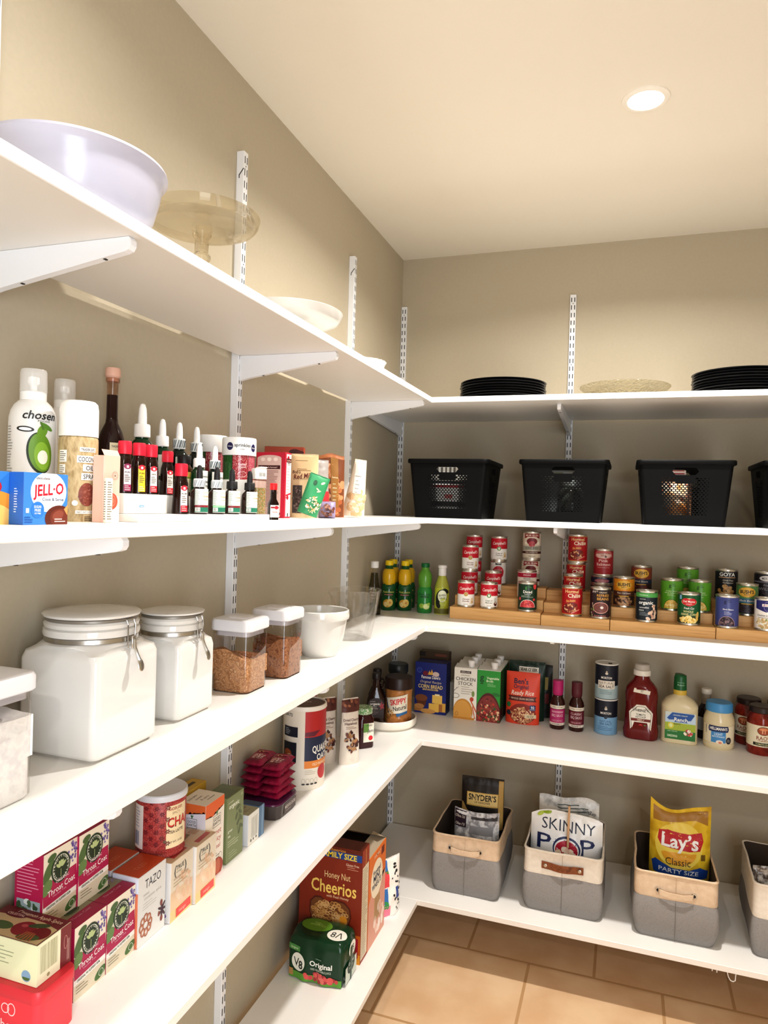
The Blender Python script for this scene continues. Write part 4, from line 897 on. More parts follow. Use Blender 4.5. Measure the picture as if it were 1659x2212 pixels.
A = Art().rect(0, .056, .24, .1, '#2f1d1f').ell(.002, .04, .030, .021, '#d9a59a', n=36).up().ell(.002, .04, .027, .0185, '#7a4640', n=36).ell(.006, .041, .006, .005, '#e9dcd4').blobs(-.03, .03, .007, .03, 16, .003, .005, ['#8a9a5a', '#c9c2a8', '#6a3040']).rect(0, .01, .24, .010, '#3a1420')
A.up().text("Amy's", -.022, .1005, .009, '#e9dcd0', w=.024, sh=.3, a=10).text('ORGANIC', .010, .097, .0055, '#e2d2b8', w=.03).text('REFRIED', .010, .086, .009, '#e2a94c', w=.046, bold=.02).text('BEANS', .010, .0735, .0095, '#e2a94c', w=.044, bold=.03).text('BLACK BEANS', 0, .0105, .0045, '#d98a7c', w=.042)
A.ring(.002, .04, .018, .012, .0012, '#94605a')
KINDS['refried'] = (R, .113, A, '#2f1d1f')
def bush(main, band, bean, l1):
    A = Art().rect(0, .056, .24, .1, main).ell(0, .084, .030, .018, '#d9a63c', n=30).rect(0, .053, .24, .017, band).rect(0, .026, .24, .036, '#3a2620').up()
    A.ell(0, .085, .027, .0155, '#e9b94c', n=30).text('BUSH’S', 0, .086, .0125, '#1d1a18', w=.046, bold=.05, L=4).text('BEST', 0, .075, .0036, '#3a2a1c', w=.018, L=4).text(l1, 0, .054, .0065, '#e4d8c8', w=.05, bold=.02, sh=.15).blobs(0, .024, .033, .017, 46, .004, .007, bean, asp=.7).rect(0, .042, .036, .0035, '#c9a23c', L=5)
    return (.0385, .113, A, main)
KINDS['bush_y'] = bush('#dd8f22', '#5a3220', ['#a87c56', '#8a5f40', '#c29a72'], 'Pinto Chili Beans')
KINDS['bush_r'] = bush('#8c4430', '#26364e', ['#6a2e2c', '#7d3a36', '#55221f'], 'Chili Beans')
KINDS['bush_g'] = (.0365, .113, bush('#5c8a52', '#3a6a84', ['#1f1a20', '#2e2730', '#3d3440'], 'Black Beans')[2], '#5c8a52')
A = Art().rect(0, .056, .24, .099, '#15222c').rect(0, .098, .24, .017, '#55a352').up().text('foundities', -.012, .098, .004, '#e9f0e0', w=.03).text('Good & Gather', -.014, .083, .0035, '#e9ece8', w=.022).text('organic', -.003, .071, .0125, '#f4f4f0', w=.052, bold=.04).text('cannellini', -.009, .053, .006, '#eef0ec', w=.034).text('beans', -.018, .0435, .006, '#eef0ec', w=.018).lines(-.008, .035, .034, 3, .005, .0013, '#9aa6ac')
A.blobs(.027, .034, .009, .03, 12, .0055, .0085, ['#d9b8a0', '#c89c86', '#e6cdb8'], asp=.62).ell(.012, .034, .0085, .0055, '#e0c4ae', a=35, L=5).ell(.006, .013, .0085, .006, '#e6cdb8', a=-30, L=5)
KINDS['cannellini'] = (.0378, .113, A, '#15222c')
def gg(main, gcol, food, h=.116, r=.0395, txt=None):
    A = Art().ell(0, .010, .028, .032, '#2f4a1c' if txt is None else '#c9a8b0', n=30, a0=0, a1=180).up().ell(0, .010, .0265, .0305, food[0], n=30, a0=0, a1=180).blobs(0, .010, .025, .028, 66, .0028, .0044, food, half=True, asp=.8)
    A.L = 5; A.text('g', -.006, .094, .013, gcol, bold=.03).lines(.008, .098, .014, 2, .006, .0016, gcol)
    if txt: A.text(txt, .004, .066, .0055, '#f2f2f4', w=.034, bold=.03).lines(.004, .057, .026, 3, .0045, .0012, '#d2d4ec')
    else: A.text('Golden Sweet', 0, .073, .0045, '#e4f0c4', w=.04).text('Whole Kernel Corn', 0, .066, .0042, '#e4f0c4', w=.05).lines(0, .06, .03, 2, .004, .0012, '#d2e6a8')
    return (r, h, A, main)
CORN = ['#e9c45c', '#f2d98a', '#d9ae44', '#f4e2a4']
KINDS['corn_green'] = gg('#5fa32c', '#2c5a1c', CORN)
KINDS['black_beans'] = gg('#47508e', '#23284e', ['#2e1f28', '#4a3640', '#6a5058', '#9a7a80'], .1135, .0385, 'Black Beans')
A = Art().rect(0, .056, .24, .1, '#0f5a2c').rect(0, .018, .24, .03, '#2c3a1c').ell(0, .083, .027, .0135, '#d9c08a', n=30).up().ell(-.011, .084, .0145, .012, '#c9202c', n=24).ell(.011, .084, .0145, .012, '#c9202c', n=24).ell(0, .078, .016, .010, '#c9202c', n=24).rect(-.031, .1, .009, .018, '#8ab8d8').up()
A.text('Del Monte', 0, .085, .0075, '#f4efe4', w=.04, bold=.03).text('QUALITY', 0, .0755, .0035, '#f4efe4', w=.02).text('Fresh Cut', 0, .061, .0075, '#f4f2ea', w=.034, bold=.03, sh=.2).text('WHOLE', -.002, .049, .0075, '#f1e2a4', w=.034).text('KERNEL CORN', 0, .039, .0075, '#f1e2a4', w=.052)
A.blobs(0, .020, .032, .012, 90, .0032, .005, CORN, asp=.75).ell(.03, .035, .006, .015, '#d9b864', a=-10)
KINDS['delmonte'] = (.0385, .1135, A, '#0f5a2c')
A = Art().rect(0, .057, .24, .1, '#17161c').up().text('GOYA', .003, .098, .0135, '#f2f0ea', w=.056, bold=.06).rect(.003, .0865, .06, .0022, '#e2b88a').text('Chick Peas', .006, .076, .006, '#e4dccb', w=.036).text('Garbanzos', .006, .067, .0055, '#e4dccb', w=.036).blobs(.0, .036, .026, .021, 40, .005, .0075, ['#c99a5c', '#b5854a', '#dab07a'], asp=.95)
KINDS['goya'] = (.0392, .115, A, '#17161c')
A = Art().rect(0, .056, .24, .1, '#1d1b20').ell(.005, .09, .026, .010, '#e2dfdc', n=28).up().text("MD'S BEST", .006, .09, .0075, '#2a282c', w=.036, bold=.03).rect(0, .077, .24, .005, '#7a7680').text('Rice', .004, .066, .008, '#8f8b96', w=.022, sh=.2).text('WILD', -.002, .052, .011, '#a9a6b0', w=.04, bold=0).blobs(-.008, .028, .022, .018, 40, .003, .006, ['#3a3238', '#5a4e54', '#2a2428'], asp=.35).rect(.03, .04, .02, .05, '#c9c6cc')
KINDS['wild'] = (.039, .113, A, '#1d1b20')
A = Art().poly([(-.036, .106), (.036, .106), (.036, .076), (0, .064), (-.036, .076)], '#282a6e').up().rect(.004, .088, .034, .009, '#f2ece6').ring(.002, .084, .010, .016, .0016, '#8a7ab8').text('SWANSON', .004, .088, .0045, '#a8303c', w=.028).text('Chicken à la King', 0, .053, .0062, '#2b2a3a', w=.058, bold=.02).lines(0, .045, .05, 1, .004, .0014, '#7a6a6a').blobs(0, .024, .034, .017, 46, .004, .008, ['#ece0c0', '#d9c490', '#f2ead4', '#8a9a4a', '#c9a878'], asp=.7)
KINDS['king'] = (.038, .112, A, '#f0ebe4')
a1, a2, a3 = HA; b1, b2, b3 = HB
can('chicken', 'lowest chicken noodle soup can, alone at the end of the front step', .399, 0, a1)
can('mushroom', 'cream of mushroom soup can with green seal on the front step', .491, 0, a1)
can('diced_green', 'dark green diced tomato can with tomato bowl picture on front step', .640, 0, a1)
can('hormel', 'red chili can standing alone on the front step', .806, 0, b1)
can('refried', 'dark brown refried black beans can on the front step', .909, 0, b1)
can('cannellini', 'navy organic cannellini bean can with green top band', 1.071, 0, b1)
can('delmonte', 'dark green whole kernel corn can with red shield on front step', 1.214, 0, b1)
can('black_beans', 'blue-violet black beans can on the front step', 1.338, 0, b1)
can('king', 'white and navy chicken can at the end of the front step', 1.462, 0, b1)
can('chicken', 'lower chicken noodle can of the middle-step pair', .393, 1, a2)
can('chicken', 'upper chicken noodle can of the middle-step pair', .394, 1, a2 + .1008)
can('mushroom', 'cream of mushroom can on the middle step, behind the front one', .490, 1, a2)
can('diced_white', 'white diced tomato can with crimson top band on middle step', .625, 1, a2)
can('hormel', 'red chili can standing alone on the middle step', .803, 1, b2)
can('bush_y', 'orange-yellow pinto bean can on the middle step', .991, 1, b2)
can('corn_green', 'light green corn can on the middle step nearer the yellow bean can', 1.160, 1, b2)
can('corn_green', 'light green corn can on the middle step nearer the black chickpea can', 1.256, 1, b2)
can('bush_g', 'green and teal black bean can on the middle step', 1.413, 1, b2)
can('chicken', 'lower soup can of the tall pair on the back step by the end', .389, 2, a3)
can('chicken', 'highest soup can of the tall pair on the back step by the end', .391, 2, a3 + .1008)
can('white_red', 'white can with black tag and red disc under a soup can', .494, 2, a3)
can('cream', 'cream of chicken soup can standing on the white red-disc can', .495, 2, a3 + .0988)
can('muir', 'lower cream and maroon fire roasted tomato can on back step', .627, 2, a3)
can('muir', 'upper cream and maroon fire roasted tomato can on back step', .629, 2, a3 + .1123)
can('hormel', 'lower red chili can of the back step pair', .807, 2, b3)
can('hormel', 'highest red chili can, on top of the back step pair', .811, 2, b3 + .1123)
can('tuna', 'flat navy tuna can at the bottom under the pink salmon', .906, 2, b3)
can('tuna', 'flat navy tuna can directly under the pink salmon can', .907, 2, b3 + .0333)
can('salmon', 'tall red pink salmon can stacked on two flat tuna cans', .911, 2, b3 + .0666)
can('bush_r', 'rust and navy chili bean can on the back step', 1.054, 2, b3)
can('corn_green', 'light green corn can on the back step between two others', 1.220, 2, b3)
can('goya', 'black chickpea can with white lettering on the back step', 1.355, 2, b3)
can('wild', 'black wild rice can with silver oval at the picture edge', 1.487, 2, b3)
# ------------------------------------------------------------------ fourth shelf, side wall
# coral tin
t = thing('tea_tin', 'coral red metal tin with rounded corners and white lettering', 'tin', (.0985, -2.183, Z4), 0)
CO = C('#e8434e', .4)
M = MB().loft([(0, .134, .078, .012), (.002, .137, .08, .014), (.070, .137, .08, .014)], CO, 7)
Art().text('arbonne.', .014, .028, .0155, '#f4dedc', w=.072, bold=.01).ring(.004, .053, .008, .008, .0016, '#f4dedc').ring(.016, .053, .008, .010, .0016, '#f4dedc').emit(M, onF(.08)); M.put('tin_body', t)
MB().loft([(.0695, .139, .082, .015), (.071, .141, .084, .016), (.086, .141, .084, .016), (.089, .137, .08, .014), (.0895, .12, .064, .01)], C('#d93e49', .4), 7).put('lid', t)
# apple tea box lying on the tin
f = Art().rect(0, .0325, .132, .064, '#e9ecc9').up().lines(-.01, .05, .07, 5, .006, .0013, '#a3a98a').ell(.046, .014, .009, .009, '#8fb0cc', n=20).up().ell(.046, .012, .0075, .005, '#54753f', n=16, a0=180, a1=360).ell(-.03, .058, .014, .007, '#8a4038', n=16)
r = Art().rect(-.0115, .0325, .048, .064, '#eeedcf').rect(.0245, .0325, .024, .064, '#7e2f33').up().bars(-.0115, .038, .036, .042, 16, '#a8a37c').ring(.0235, .038, .004, .011, .0008, '#d8a49c').bars(.029, .024, .006, .034, 4, '#c9a29c').ell(-.012, .008, .003, .003, '#a8a37c')
tp = Art().rect(0, 0, .132, .0705, '#73292c').up().poly([(-.064, -.034), (.064, -.034), (.064, .008), (.03, .016), (-.02, .017), (-.064, .012)], '#c9b88c')
tp.up().ell(.012, -.008, .021, .018, '#8c2a2a', n=26).ell(.046, -.010, .017, .016, '#7a2224', n=26).ell(-.03, -.012, .022, .010, '#4f6a3a', n=20).ell(.03, .006, .018, .006, '#3d5a32', a=20).ell(.035, -.024, .02, .008, '#4d6a38', a=10).up()
for k in range(5): tp.rect(.022 + k * .005, -.022, .003, .02, '#a8643c', a=-12 + k * 7)
tp.ell(.008, -.002, .006, .004, '#b8585a').text('Cinnamon Apple Spice', .012, .0255, .0082, '#ecd3b8', w=.092, bold=.02, sh=.15).ell(-.03, .017, .022, .007, '#6a1f24', n=24).up().text('CELESTIAL', -.03, .018, .0055, '#e6cfc0', w=.036)
carton('tea_box', 'cream and maroon apple spice tea box lying on the coral tin', 'box', (.0865, -2.178, Z4 + .0897), 0, .133, .071, .065, '#e9ecc9', {'f': f, 'r': r, 't': tp}, 'tea boxes on the side wall shelf')
# throat tea boxes
MAG = '#b01f52'
def tc_front():
    A = Art().rect(0, .0625, .0765, .124, '#e9e0cd').up().rect(0, .0535, .0765, .044, MAG, a=4).rect(0, .0165, .0765, .037, '#d9cfb8', a=3).rect(0, .033, .0765, .009, '#efece4', a=4)
    A.up().ell(-.027, .092, .009, .02, '#56713f', a=-30).ell(-.03, .066, .010, .014, '#6d8a50', a=-40).ell(-.02, .113, .010, .006, '#4d683a', a=15).ell(.026, .013, .015, .008, '#51723c', a=25)
    A.blobs(.028, .104, .011, .018, 34, .0016, .0028, ['#7a68a8', '#9a88c2', '#64528f'], asp=.9)
    A.L = 5; A.ell(0, .0885, .0215, .0255, '#23361f', n=36).up().ring(0, .0885, .0185, .022, .0009, '#dfe2cf', n=32)
    for a in (-50, -20, 0, 20, 50): A.ell(.008 * math.sin(math.radians(a)), .088 + .008 * math.cos(math.radians(a)), .0026, .006, '#b9c78f', a=-a, n=12)
    A.rect(0, .079, .001, .014, '#b9c78f')
    for wd, up in (('TRADITIONAL', 1), ('MEDICINALS', 0)):
        for k, ch in enumerate(wd):
            a = (k - (len(wd) - 1) / 2) * (17 if up else 17)
            s_, c_ = math.sin(math.radians(a)), math.cos(math.radians(a))
            A.text(ch, .0162 * s_, .0885 + (.0196 * c_ if up else -.0196 * c_), .0042, '#eef0e2', a=-a if up else a, bold=.03)
    A.text('ORGANIC', .004, .0685, .0046, '#f0d6dc', w=.03, a=4).text('Throat Coat', .002, .0565, .0105, '#fbf3f0', w=.062, bold=.015, a=4).text('Herbal Tea', -.002, .0475, .003, '#e0a8ba', w=.03, a=4).text('ORIGINAL W/ SLIPPERY ELM', -.004, .0335, .0042, '#3f4a34', w=.054, a=4).ring(.027, .0135, .0062, .0062, .0008, '#e9e9dc').lines(-.018, .022, .03, 3, .005, .001, '#8f8870')
    return A
def tc_side():
    A = Art().rect(0, .0625, .0595, .124, '#b51d56').up().text('That Work', -.004, .113, .005, '#f6dfe6', w=.026).lines(0, .106, .05, 10, .0056, .0016, '#e39ab4').rect(0, .025, .05, .04, '#9fb3b8').rect(0, .013, .05, .016, '#7f9a86').blobs(0, .034, .022, .010, 14, .003, .007, ['#3f5a40', '#56704f', '#dfe8e8'])
    return A
tct = Art().rect(0, 0, .0765, .0595, '#a01f4a').up().rect(0, .014, .0765, .028, '#8f8a70').up().ell(.0, .012, .016, .008, '#33452c', n=24).ring(.0, .012, .0135, .0065, .0008, '#8fa070').text('Throat Coat', 0, -.008, .006, '#d58aa4', w=.045).blobs(.026, .02, .01, .006, 16, .0015, .0025, ['#8d7db4', '#a89ac8'])
tcm = None
for (x, y, z, w) in ((.108, -2.0795, 0, 'lower one at the apple tea end'), (.109, -2.002, 0, 'lower one touching the orange-topped box'), (.046, -2.0795, 0, 'hidden back row one at the apple tea end'), (.046, -2.002, 0, 'hidden back row one beside the orange-topped box'),
                  (.062, -2.1035, .1252, 'stacked on top, magenta side showing'), (.066, -2.027, .1252, 'stacked on top, beside the tea can end')):
    lab = f'magenta and cream herbal throat tea box, {w}'
    if tcm is None:
        tcm = carton('tea_box', lab, 'box', (x, y, Z4 + z), 90, .0768, .060, .125, MAG, {'f': tc_front(), 'l': tc_side(), 't': tct}, 'magenta throat tea boxes')
    else: copy_tree(tcm, (x, y, Z4 + z), 90, lab)
MB_w = C('#dfe6ee', .5)
# orange topped box
def tazo_text(A, cx, cy, h, col): return A.text('TAZO', cx, cy, h, col, w=h * 2.75, bold=-.002)
f = Art().rect(0, .067, .083, .133, '#dcdad6').up(); tazo_text(f, .002, .113, .0175, '#252233')
f.text('sweet', -.018, .094, .006, '#a9a4a0', w=.018, bold=0).text('cinnamon spice', .002, .086, .006, '#a9a4a0', w=.052, bold=0).lines(-.006, .076, .044, 3, .005, .0012, '#c2bdb8')
rr = random.Random(3)
for k in range(8):
    a = k * .8; f.ring(-.018 + .013 * math.cos(a), .034 + .014 * math.sin(a), .007, .0085, .0026, '#a8674c', L=3 + k * .2, n=16).ring(-.018 + .013 * math.cos(a), .034 + .014 * math.sin(a), .0042, .005, .0014, '#d29a7c', L=3.1 + k * .2, n=14)
for k in range(7): f.ell(.032 + .006 * math.cos(k * .9), .038 + .009 * math.sin(k * .9), .0085, .0026, '#4a2f3a', a=k * 51, n=10, L=4)
f.ell(.029, .053, .004, .006, '#8a4a40', L=5).ell(.022, .034, .003, .005, '#8a4a40', L=5).ell(.03, .022, .004, .006, '#8a4a40', L=5)
l = Art().rect(0, .118, .059, .03, '#dfe7f4').rect(0, .05, .059, .1, '#efe6de').up(); tazo_text(l, -.004, .117, .014, '#27305c')
l.rect(.0235, .052, .012, .104, '#e58a68').rect(.0175, .052, .003, .104, '#efc2ac')
tp = Art().rect(0, 0, .0835, .0595, '#c24f24').up(); tazo_text(tp, -.004, -.004, .011, '#dc8258'); tp.rect(-.002, -.026, .06, .0012, '#d8764a')
tz = carton('tea_box', 'white spiced tea box with burnt orange top in the front row', 'box', (.114, -1.9195, Z4), 90, .0838, .060, .1345, '#d8d5d0', {'f': f, 'l': l, 't': tp}, 'orange topped tea boxes')
copy_tree(tz, (.048, -1.917, Z4), 90, 'white spiced tea box with burnt orange top, behind its twin')
# citrus drink boxes in wrap
f = Art().rect(0, .0605, .075, .12, '#efe4d2').up().rect(0, .03, .075, .06, '#eccfae').rect(0, .012, .075, .022, '#efd49a').blobs(.008, .055, .026, .034, 26, .006, .012, ['#efd2ba', '#f2dcc4', '#eac4a4'], asp=.5)
f.L = 5; f.text('TRUE', -.008, .104, .009, '#4a4a44', w=.026, bold=.01).text('orange', -.012, .096, .004, '#8a8a80', w=.018, bold=0).text('(', -.024, .101, .02, '#3a3a34', bold=0).text(')', .01, .101, .02, '#3a3a34', bold=0).text('orange mango', -.004, .085, .0065, '#b59a7a', w=.05, bold=0).rect(.006, .0135, .05, .017, '#d8524c', a=3).up().text('mango', .002, .0135, .007, '#efb2a4', w=.024).lines(-.004, .076, .05, 2, .006, .0014, '#c9b494')
l = Art().rect(0, .0605, .069, .12, '#eef0f4').up().lines(0, .108, .05, 14, .0068, .0016, '#7d93b8').ell(.022, .014, .004, .004, '#7a5aa0')
tp = Art().rect(0, 0, .075, .069, '#d9c4a4').up().rect(.006, -.02, .05, .012, '#b8443c', a=3).rect(-.01, .016, .03, .016, '#8a7a4a', a=8).rect(.02, .012, .02, .02, '#c9a070')
WRAP = clear('wrap', '#fbf9f6', .9, .06, .12, .25)
def wrap(t): MB().box(0, 0, -.0 + .0002, .0768, .0712, .1225, WRAP, .003, 2).put('film_wrap', t)
tr = carton('drink_mix_box', 'film-wrapped peach citrus drink mix box beside the orange-topped box', 'box', (.117, -1.833, Z4), 90, .0757, .070, .121, '#efe4d2', {'f': f, 'l': l, 't': tp}, 'film wrapped drink mix boxes', extra=wrap)
copy_tree(tr, (.124, -1.7555, Z4), 90, 'film-wrapped peach citrus drink mix box, in front of the orange-banded tea')
# chai tin
t = thing('chai_canister', 'red patterned chai latte canister with translucent white lid', 'canister', (.092, -1.826, Z4 + .1226), 38)
CH = mottled('red_damask', ['#b24a44', '#a33c3c', '#8f2f33', '#b85650'], 150, .4, 1, kind='vor')
r = .0505
M = MB().lathe([(0, .002), (r * .93, .002), (r * .96, 0), (r * .99, .004), (r * .94, .008), (r * .955, .014), (r, .020), (r, .112), (r * .97, .116)], CH, 56)
A = Art().rect(.034, .0615, .05, .086, '#ead9b4').rect(-.054, .0615, .03, .088, '#ece8e2').up().text("TRADER JOE'S", .028, .098, .006, '#a02a24', w=.034, bold=.03).text('SPICY', .030, .089, .005, '#b09070', w=.018).text('CHAI', .036, .0705, .0195, '#1f1a1a', w=.05, bold=.07).up().text('CHAI', .0355, .071, .0185, '#d2362f', w=.048, bold=.02).text('TEA LATTE', .032, .051, .006, '#4a342a', w=.034).text('NET WT. 10 OZ', .03, .030, .004, '#6a5444', w=.034)
A.bars(-.058, .038, .016, .028, 9, '#2f4a7c').lines(-.056, .098, .018, 7, .006, .0012, '#7d8fae')
A.ell(.006, .034, .003, .003, '#6a5444')
rd = random.Random(5)
for i in range(5):   # printed damask flowers
    for j in range(4):
        cx, cy = -.032 + i * .011, .03 + j * .024 + (i % 2) * .012
        for a in range(0, 360, 60): A.ell(cx + .0032 * math.cos(math.radians(a)), cy + .0032 * math.sin(math.radians(a)), .0022, .0011, '#6f1f28', a=a, n=8, L=1)
A.emit(M, onC(r), .005); M.put('canister_body', t)
MB().lathe([(r * .96, .1135), (r * 1.05, .1145), (r * 1.06, .119), (r * 1.045, .1255), (r * 1.0, .1275), (r * .9, .126), (0, .126)], C('#d6d9df', .3), 56).put('plastic_lid', t)
# good earth, green tea, small boxes
def ragged(A, w, y, amp, top, col, L, seed):
    rg = random.Random(seed); n = 14
    return A.poly([(-w / 2, top), ] + [(-w / 2 + w * k / n, y + rg.uniform(-amp, amp) + .012 * abs(k / n - .3)) for k in range(n + 1)] + [(w / 2, top)], col, L)
def earth_logo(A, cx, cy, s):
    A.L += 1; A.rect(cx, cy, .03 * s, .0008, '#33332f').rect(cx, cy - .024 * s, .03 * s, .0008, '#33332f').rect(cx - .015 * s, cy - .012 * s, .0008, .024 * s, '#33332f').rect(cx + .015 * s, cy - .012 * s, .0008, .024 * s, '#33332f')
    A.text('GOOD', cx, cy - .0075 * s, .0075 * s, '#33332f', w=.024 * s, bold=.01).text('EARTH', cx, cy - .0165 * s, .0065 * s, '#33332f', w=.025 * s, bold=.01)
    for a in (-28, 0, 28): A.ell(cx + .003 * s * math.sin(math.radians(a)), cy + .005 * s, .0014 * s, .0055 * s, '#4a7a4a', a=-a, n=10)
    return A
f = Art().rect(0, .0875, .0765, .174, '#ece2d4'); f.up(); ragged(f, .0765, .143, .0035, .1745, '#e0692c', 2, 3); earth_logo(f, .008, .138, 1.05)
f.text('sweet', .004, .1, .0125, '#c05a4c', w=.046, bold=-.004).text('& spicy', .002, .084, .0125, '#c05a4c', w=.05, bold=-.004).text('original', .002, .066, .0105, '#c05a4c', w=.044, bold=-.004).lines(.004, .05, .04, 3, .006, .0016, '#8a7f74').ring(.026, .04, .006, .007, .0008, '#4a4a44').ell(.012, .016, .026, .022, '#a9442f', n=24).up().ell(.016, .018, .010, .018, '#c46a4c', n=20).ell(-.004, .012, .010, .012, '#8a3426', n=20)
l = Art().rect(0, .0875, .0685, .174, '#e6e6ee'); l.up(); ragged(l, .0685, .152, .003, .1745, '#e2763c', 2, 8); earth_logo(l, .0, .142, .85); l.text('sweet', .0, .107, .010, '#a5583c', w=.036, bold=-.004).text('& spicy', 0, .094, .010, '#a5583c', w=.04, bold=-.004).rect(0, .04, .06, .05, '#d9b4a0')
tp = Art().rect(0, 0, .0765, .0685, '#ece2d2').up().text('GOOD EARTH', -.012, .018, .006, '#5a5550', w=.034).text('sweet', -.006, .006, .007, '#6a5550', w=.026, bold=0).text('& spicy', 0, -.006, .007, '#6a5550', w=.03, bold=0).rect(.008, -.018, .03, .0018, '#5a5550')
carton('tea_box', 'tall cream tea box with torn orange band at the top', 'box', (.099, -1.684, Z4), 90, .077, .069, .175, '#ece2d4', {'f': f, 'l': l, 't': tp}, 'tea boxes on the side wall shelf')
carton('tea_box', 'mustard yellow box just showing behind the orange-banded tea box', 'box', (.042, -1.655, Z4), 90, .09, .04, .182, '#b58f2c', {'t': Art().rect(0, 0, .08, .034, '#c29d3a').up().rect(0, 0, .05, .01, '#4a3a1c')}, 'tea boxes on the side wall shelf')
f = Art().rect(0, .0775, .0745, .154, '#828a5f').up().text('good & gather', -.02, .142, .0036, '#dcdfc8', w=.024).text('organic', -.006, .132, .011, '#e9ebdd', w=.046, bold=.03).text('green', -.022, .075, .0065, '#e4e7d4', w=.02).text('tea', -.026, .063, .0065, '#e4e7d4', w=.011).lines(-.006, .05, .05, 3, .0056, .0014, '#c4c9a8').lines(-.006, .022, .04, 3, .006, .0014, '#b0b693').text('20', .028, .145, .006, '#c8ccb0', w=.009)
for (x, y, a) in ((.012, .118, 20), (.022, .104, -40), (.006, .098, 60), (.026, .088, -60), (.014, .082, 40), (.028, .068, -30), (.02, .06, 70)): f.ell(x, y, .0095, .0042, '#5c6644', a=a, n=16, L=3)
f.rect(.018, .092, .0012, .06, '#5c6644', a=-14, L=3); f.text('• • • •', .006, .036, .004, '#dfe2cc', w=.02)
carton('tea_box', 'olive green organic tea box with leaf sprig print', 'box', (.101, -1.5912, Z4), 90, .0748, .061, .155, '#828a5f', {'f': f, 't': Art().rect(0, 0, .0745, .06, '#6d7550').up().rect(-.008, -.006, .05, .04, '#646c49')}, 'tea boxes on the side wall shelf')
f = Art().rect(0, .0385, .053, .076, '#e4e0d6').up().bars(.004, .04, .032, .05, 12, '#b9b4a8').ell(-.012, .01, .003, .004, '#5c5a54').ell(0, .01, .0028, .003, '#5c5a54').ell(.014, .010, .003, .003, '#5c5a54')
carton('tea_box', 'small white carton with khaki top beside the olive tea box', 'box', (.106, -1.505, Z4), 90, .0535, .056, .077, '#dcdce0', {'f': f, 't': Art().rect(0, 0, .053, .055, '#a9a384').up().text('MINT TEA', 0, .006, .007, '#4a4a40', w=.034).lines(0, -.006, .03, 2, .005, .0014, '#6a6a58')}, 'tea boxes on the side wall shelf')
carton('tea_box', 'small slate blue carton pressed against the small white one', 'box', (.106, -1.464, Z4), 90, .0275, .056, .0785, '#56708c', {'f': Art().rect(0, .039, .027, .077, '#5f7c99').up().rect(.004, .039, .008, .077, '#7d98b0'), 't': Art().rect(0, 0, .026, .054, '#46586c')}, 'tea boxes on the side wall shelf')
# snack bars on their tray
t = thing('snack_tray', 'dark plastic snack box with purple film top holding fruit bars', 'tray', (.0775, -1.322, Z4))
M = MB().loft([(0, .112, .118, .022), (.003, .118, .124, .024), (.036, .124, .132, .026), (.040, .127, .135, .027)], C('#463c38', .3), 3, smooth=False)
Art().rect(.012, .02, .07, .03, '#584a46').up().text('MEDJOOL DATES', .012, .0235, .0085, '#dcd0c8', w=.062).text('ORGANIC', .004, .012, .004, '#b0a49c', w=.03).emit(M, lambda u, v, e: (.0603 + v * .055 + e, u, v)); M.put('tray_body', t)
MB().loft([(.0402, .127, .135, .027), (.044, .124, .132, .026), (.0465, .10, .11, .02)], C('#5a1f46', .25), 4).put('purple_film', t)
BARM = mottled('berry_foil', ['#8a1238', '#a01c46', '#74102f'], 30, .3, 2)
def bar_me():
    w, d, h = .056, .104, .019; M = MB(); vs = []; nu, nv = 10, 14
    for s in (1, -1):
        v0 = []
        for j in range(nv + 1):
            for i in range(nu + 1):
                u, v = i / nu - .5, j / nv - .5
                k = max(0, (1 - (2 * abs(u)) ** 4)) ** .6 * max(0, min(1, (.5 - abs(v)) / .12)) ** .6
                z = s * h / 2 * k * (1 + .12 * noise.noise(Vector((u * 6, v * 9, s)))) + h / 2 + .002 * noise.noise(Vector((u * 9, v * 14, 3)))
                v0.append((u * w, v * d, z))
        fs = [(j * (nu + 1) + i, j * (nu + 1) + i + 1, (j + 1) * (nu + 1) + i + 1, (j + 1) * (nu + 1) + i) for j in range(nv) for i in range(nu)]
        M.add(v0, fs if s > 0 else [q[::-1] for q in fs], BARM, True)
    A = Art()
    A.text("THAT'S", -.012, .014, .008, '#fbe6de', w=.03, bold=.04, a=90).text('BARS', -.002, .012, .009, '#fbe6de', w=.034, bold=.04, a=90).rect(.010, .012, .009, .03, '#e9bfb4').rect(.019, -.005, .003, .06, '#c8607a').ell(.006, -.022, .008, .007, '#d9a078').ell(-.010, -.024, .007, .006, '#c2506a')
    A.up().text('DATES', .010, .012, .006, '#8a1238', w=.024, a=90).ell(.006, -.022, .004, .004, '#5a1a28').rect(.0, -.049, .03, .004, '#d8c4c4')
    def top(u, v, e):
        uu, vv = u / w, v / d
        k = max(0, (1 - (2 * abs(uu)) ** 4)) ** .6 * max(0, min(1, (.5 - abs(vv)) / .12)) ** .6
        return (u, v, h / 2 * k * (1 + .12 * noise.noise(Vector((uu * 6, vv * 9, 1)))) + h / 2 + .002 * noise.noise(Vector((uu * 9, vv * 14, 3))) + e + .0006)
    A.emit(M, top, .006, .006)
    return M.mesh('fruit_bar')
bme2 = bar_me(); rb = random.Random(8)
words_ = ['bottom', 'second', 'third', 'fourth', 'topmost']
for k in range(5):
    for c, x in enumerate((.049, .108)):
        t = thing('fruit_bar', f'wrapped magenta fruit bar, {words_[k]} in the pile {"by the wall" if c == 0 else "by the shelf front"}', 'snack bar', (x + rb.uniform(-.003, .003), -1.325 + rb.uniform(-.004, .006), Z4 + .0472 + k * .0205 + (0 if c else .001)), rb.uniform(-5, 5) + 180, 'piled magenta fruit bars', rx=rb.uniform(-.03, .03), ry=rb.uniform(-.05, .05))
        link('wrapper', bme2, t)
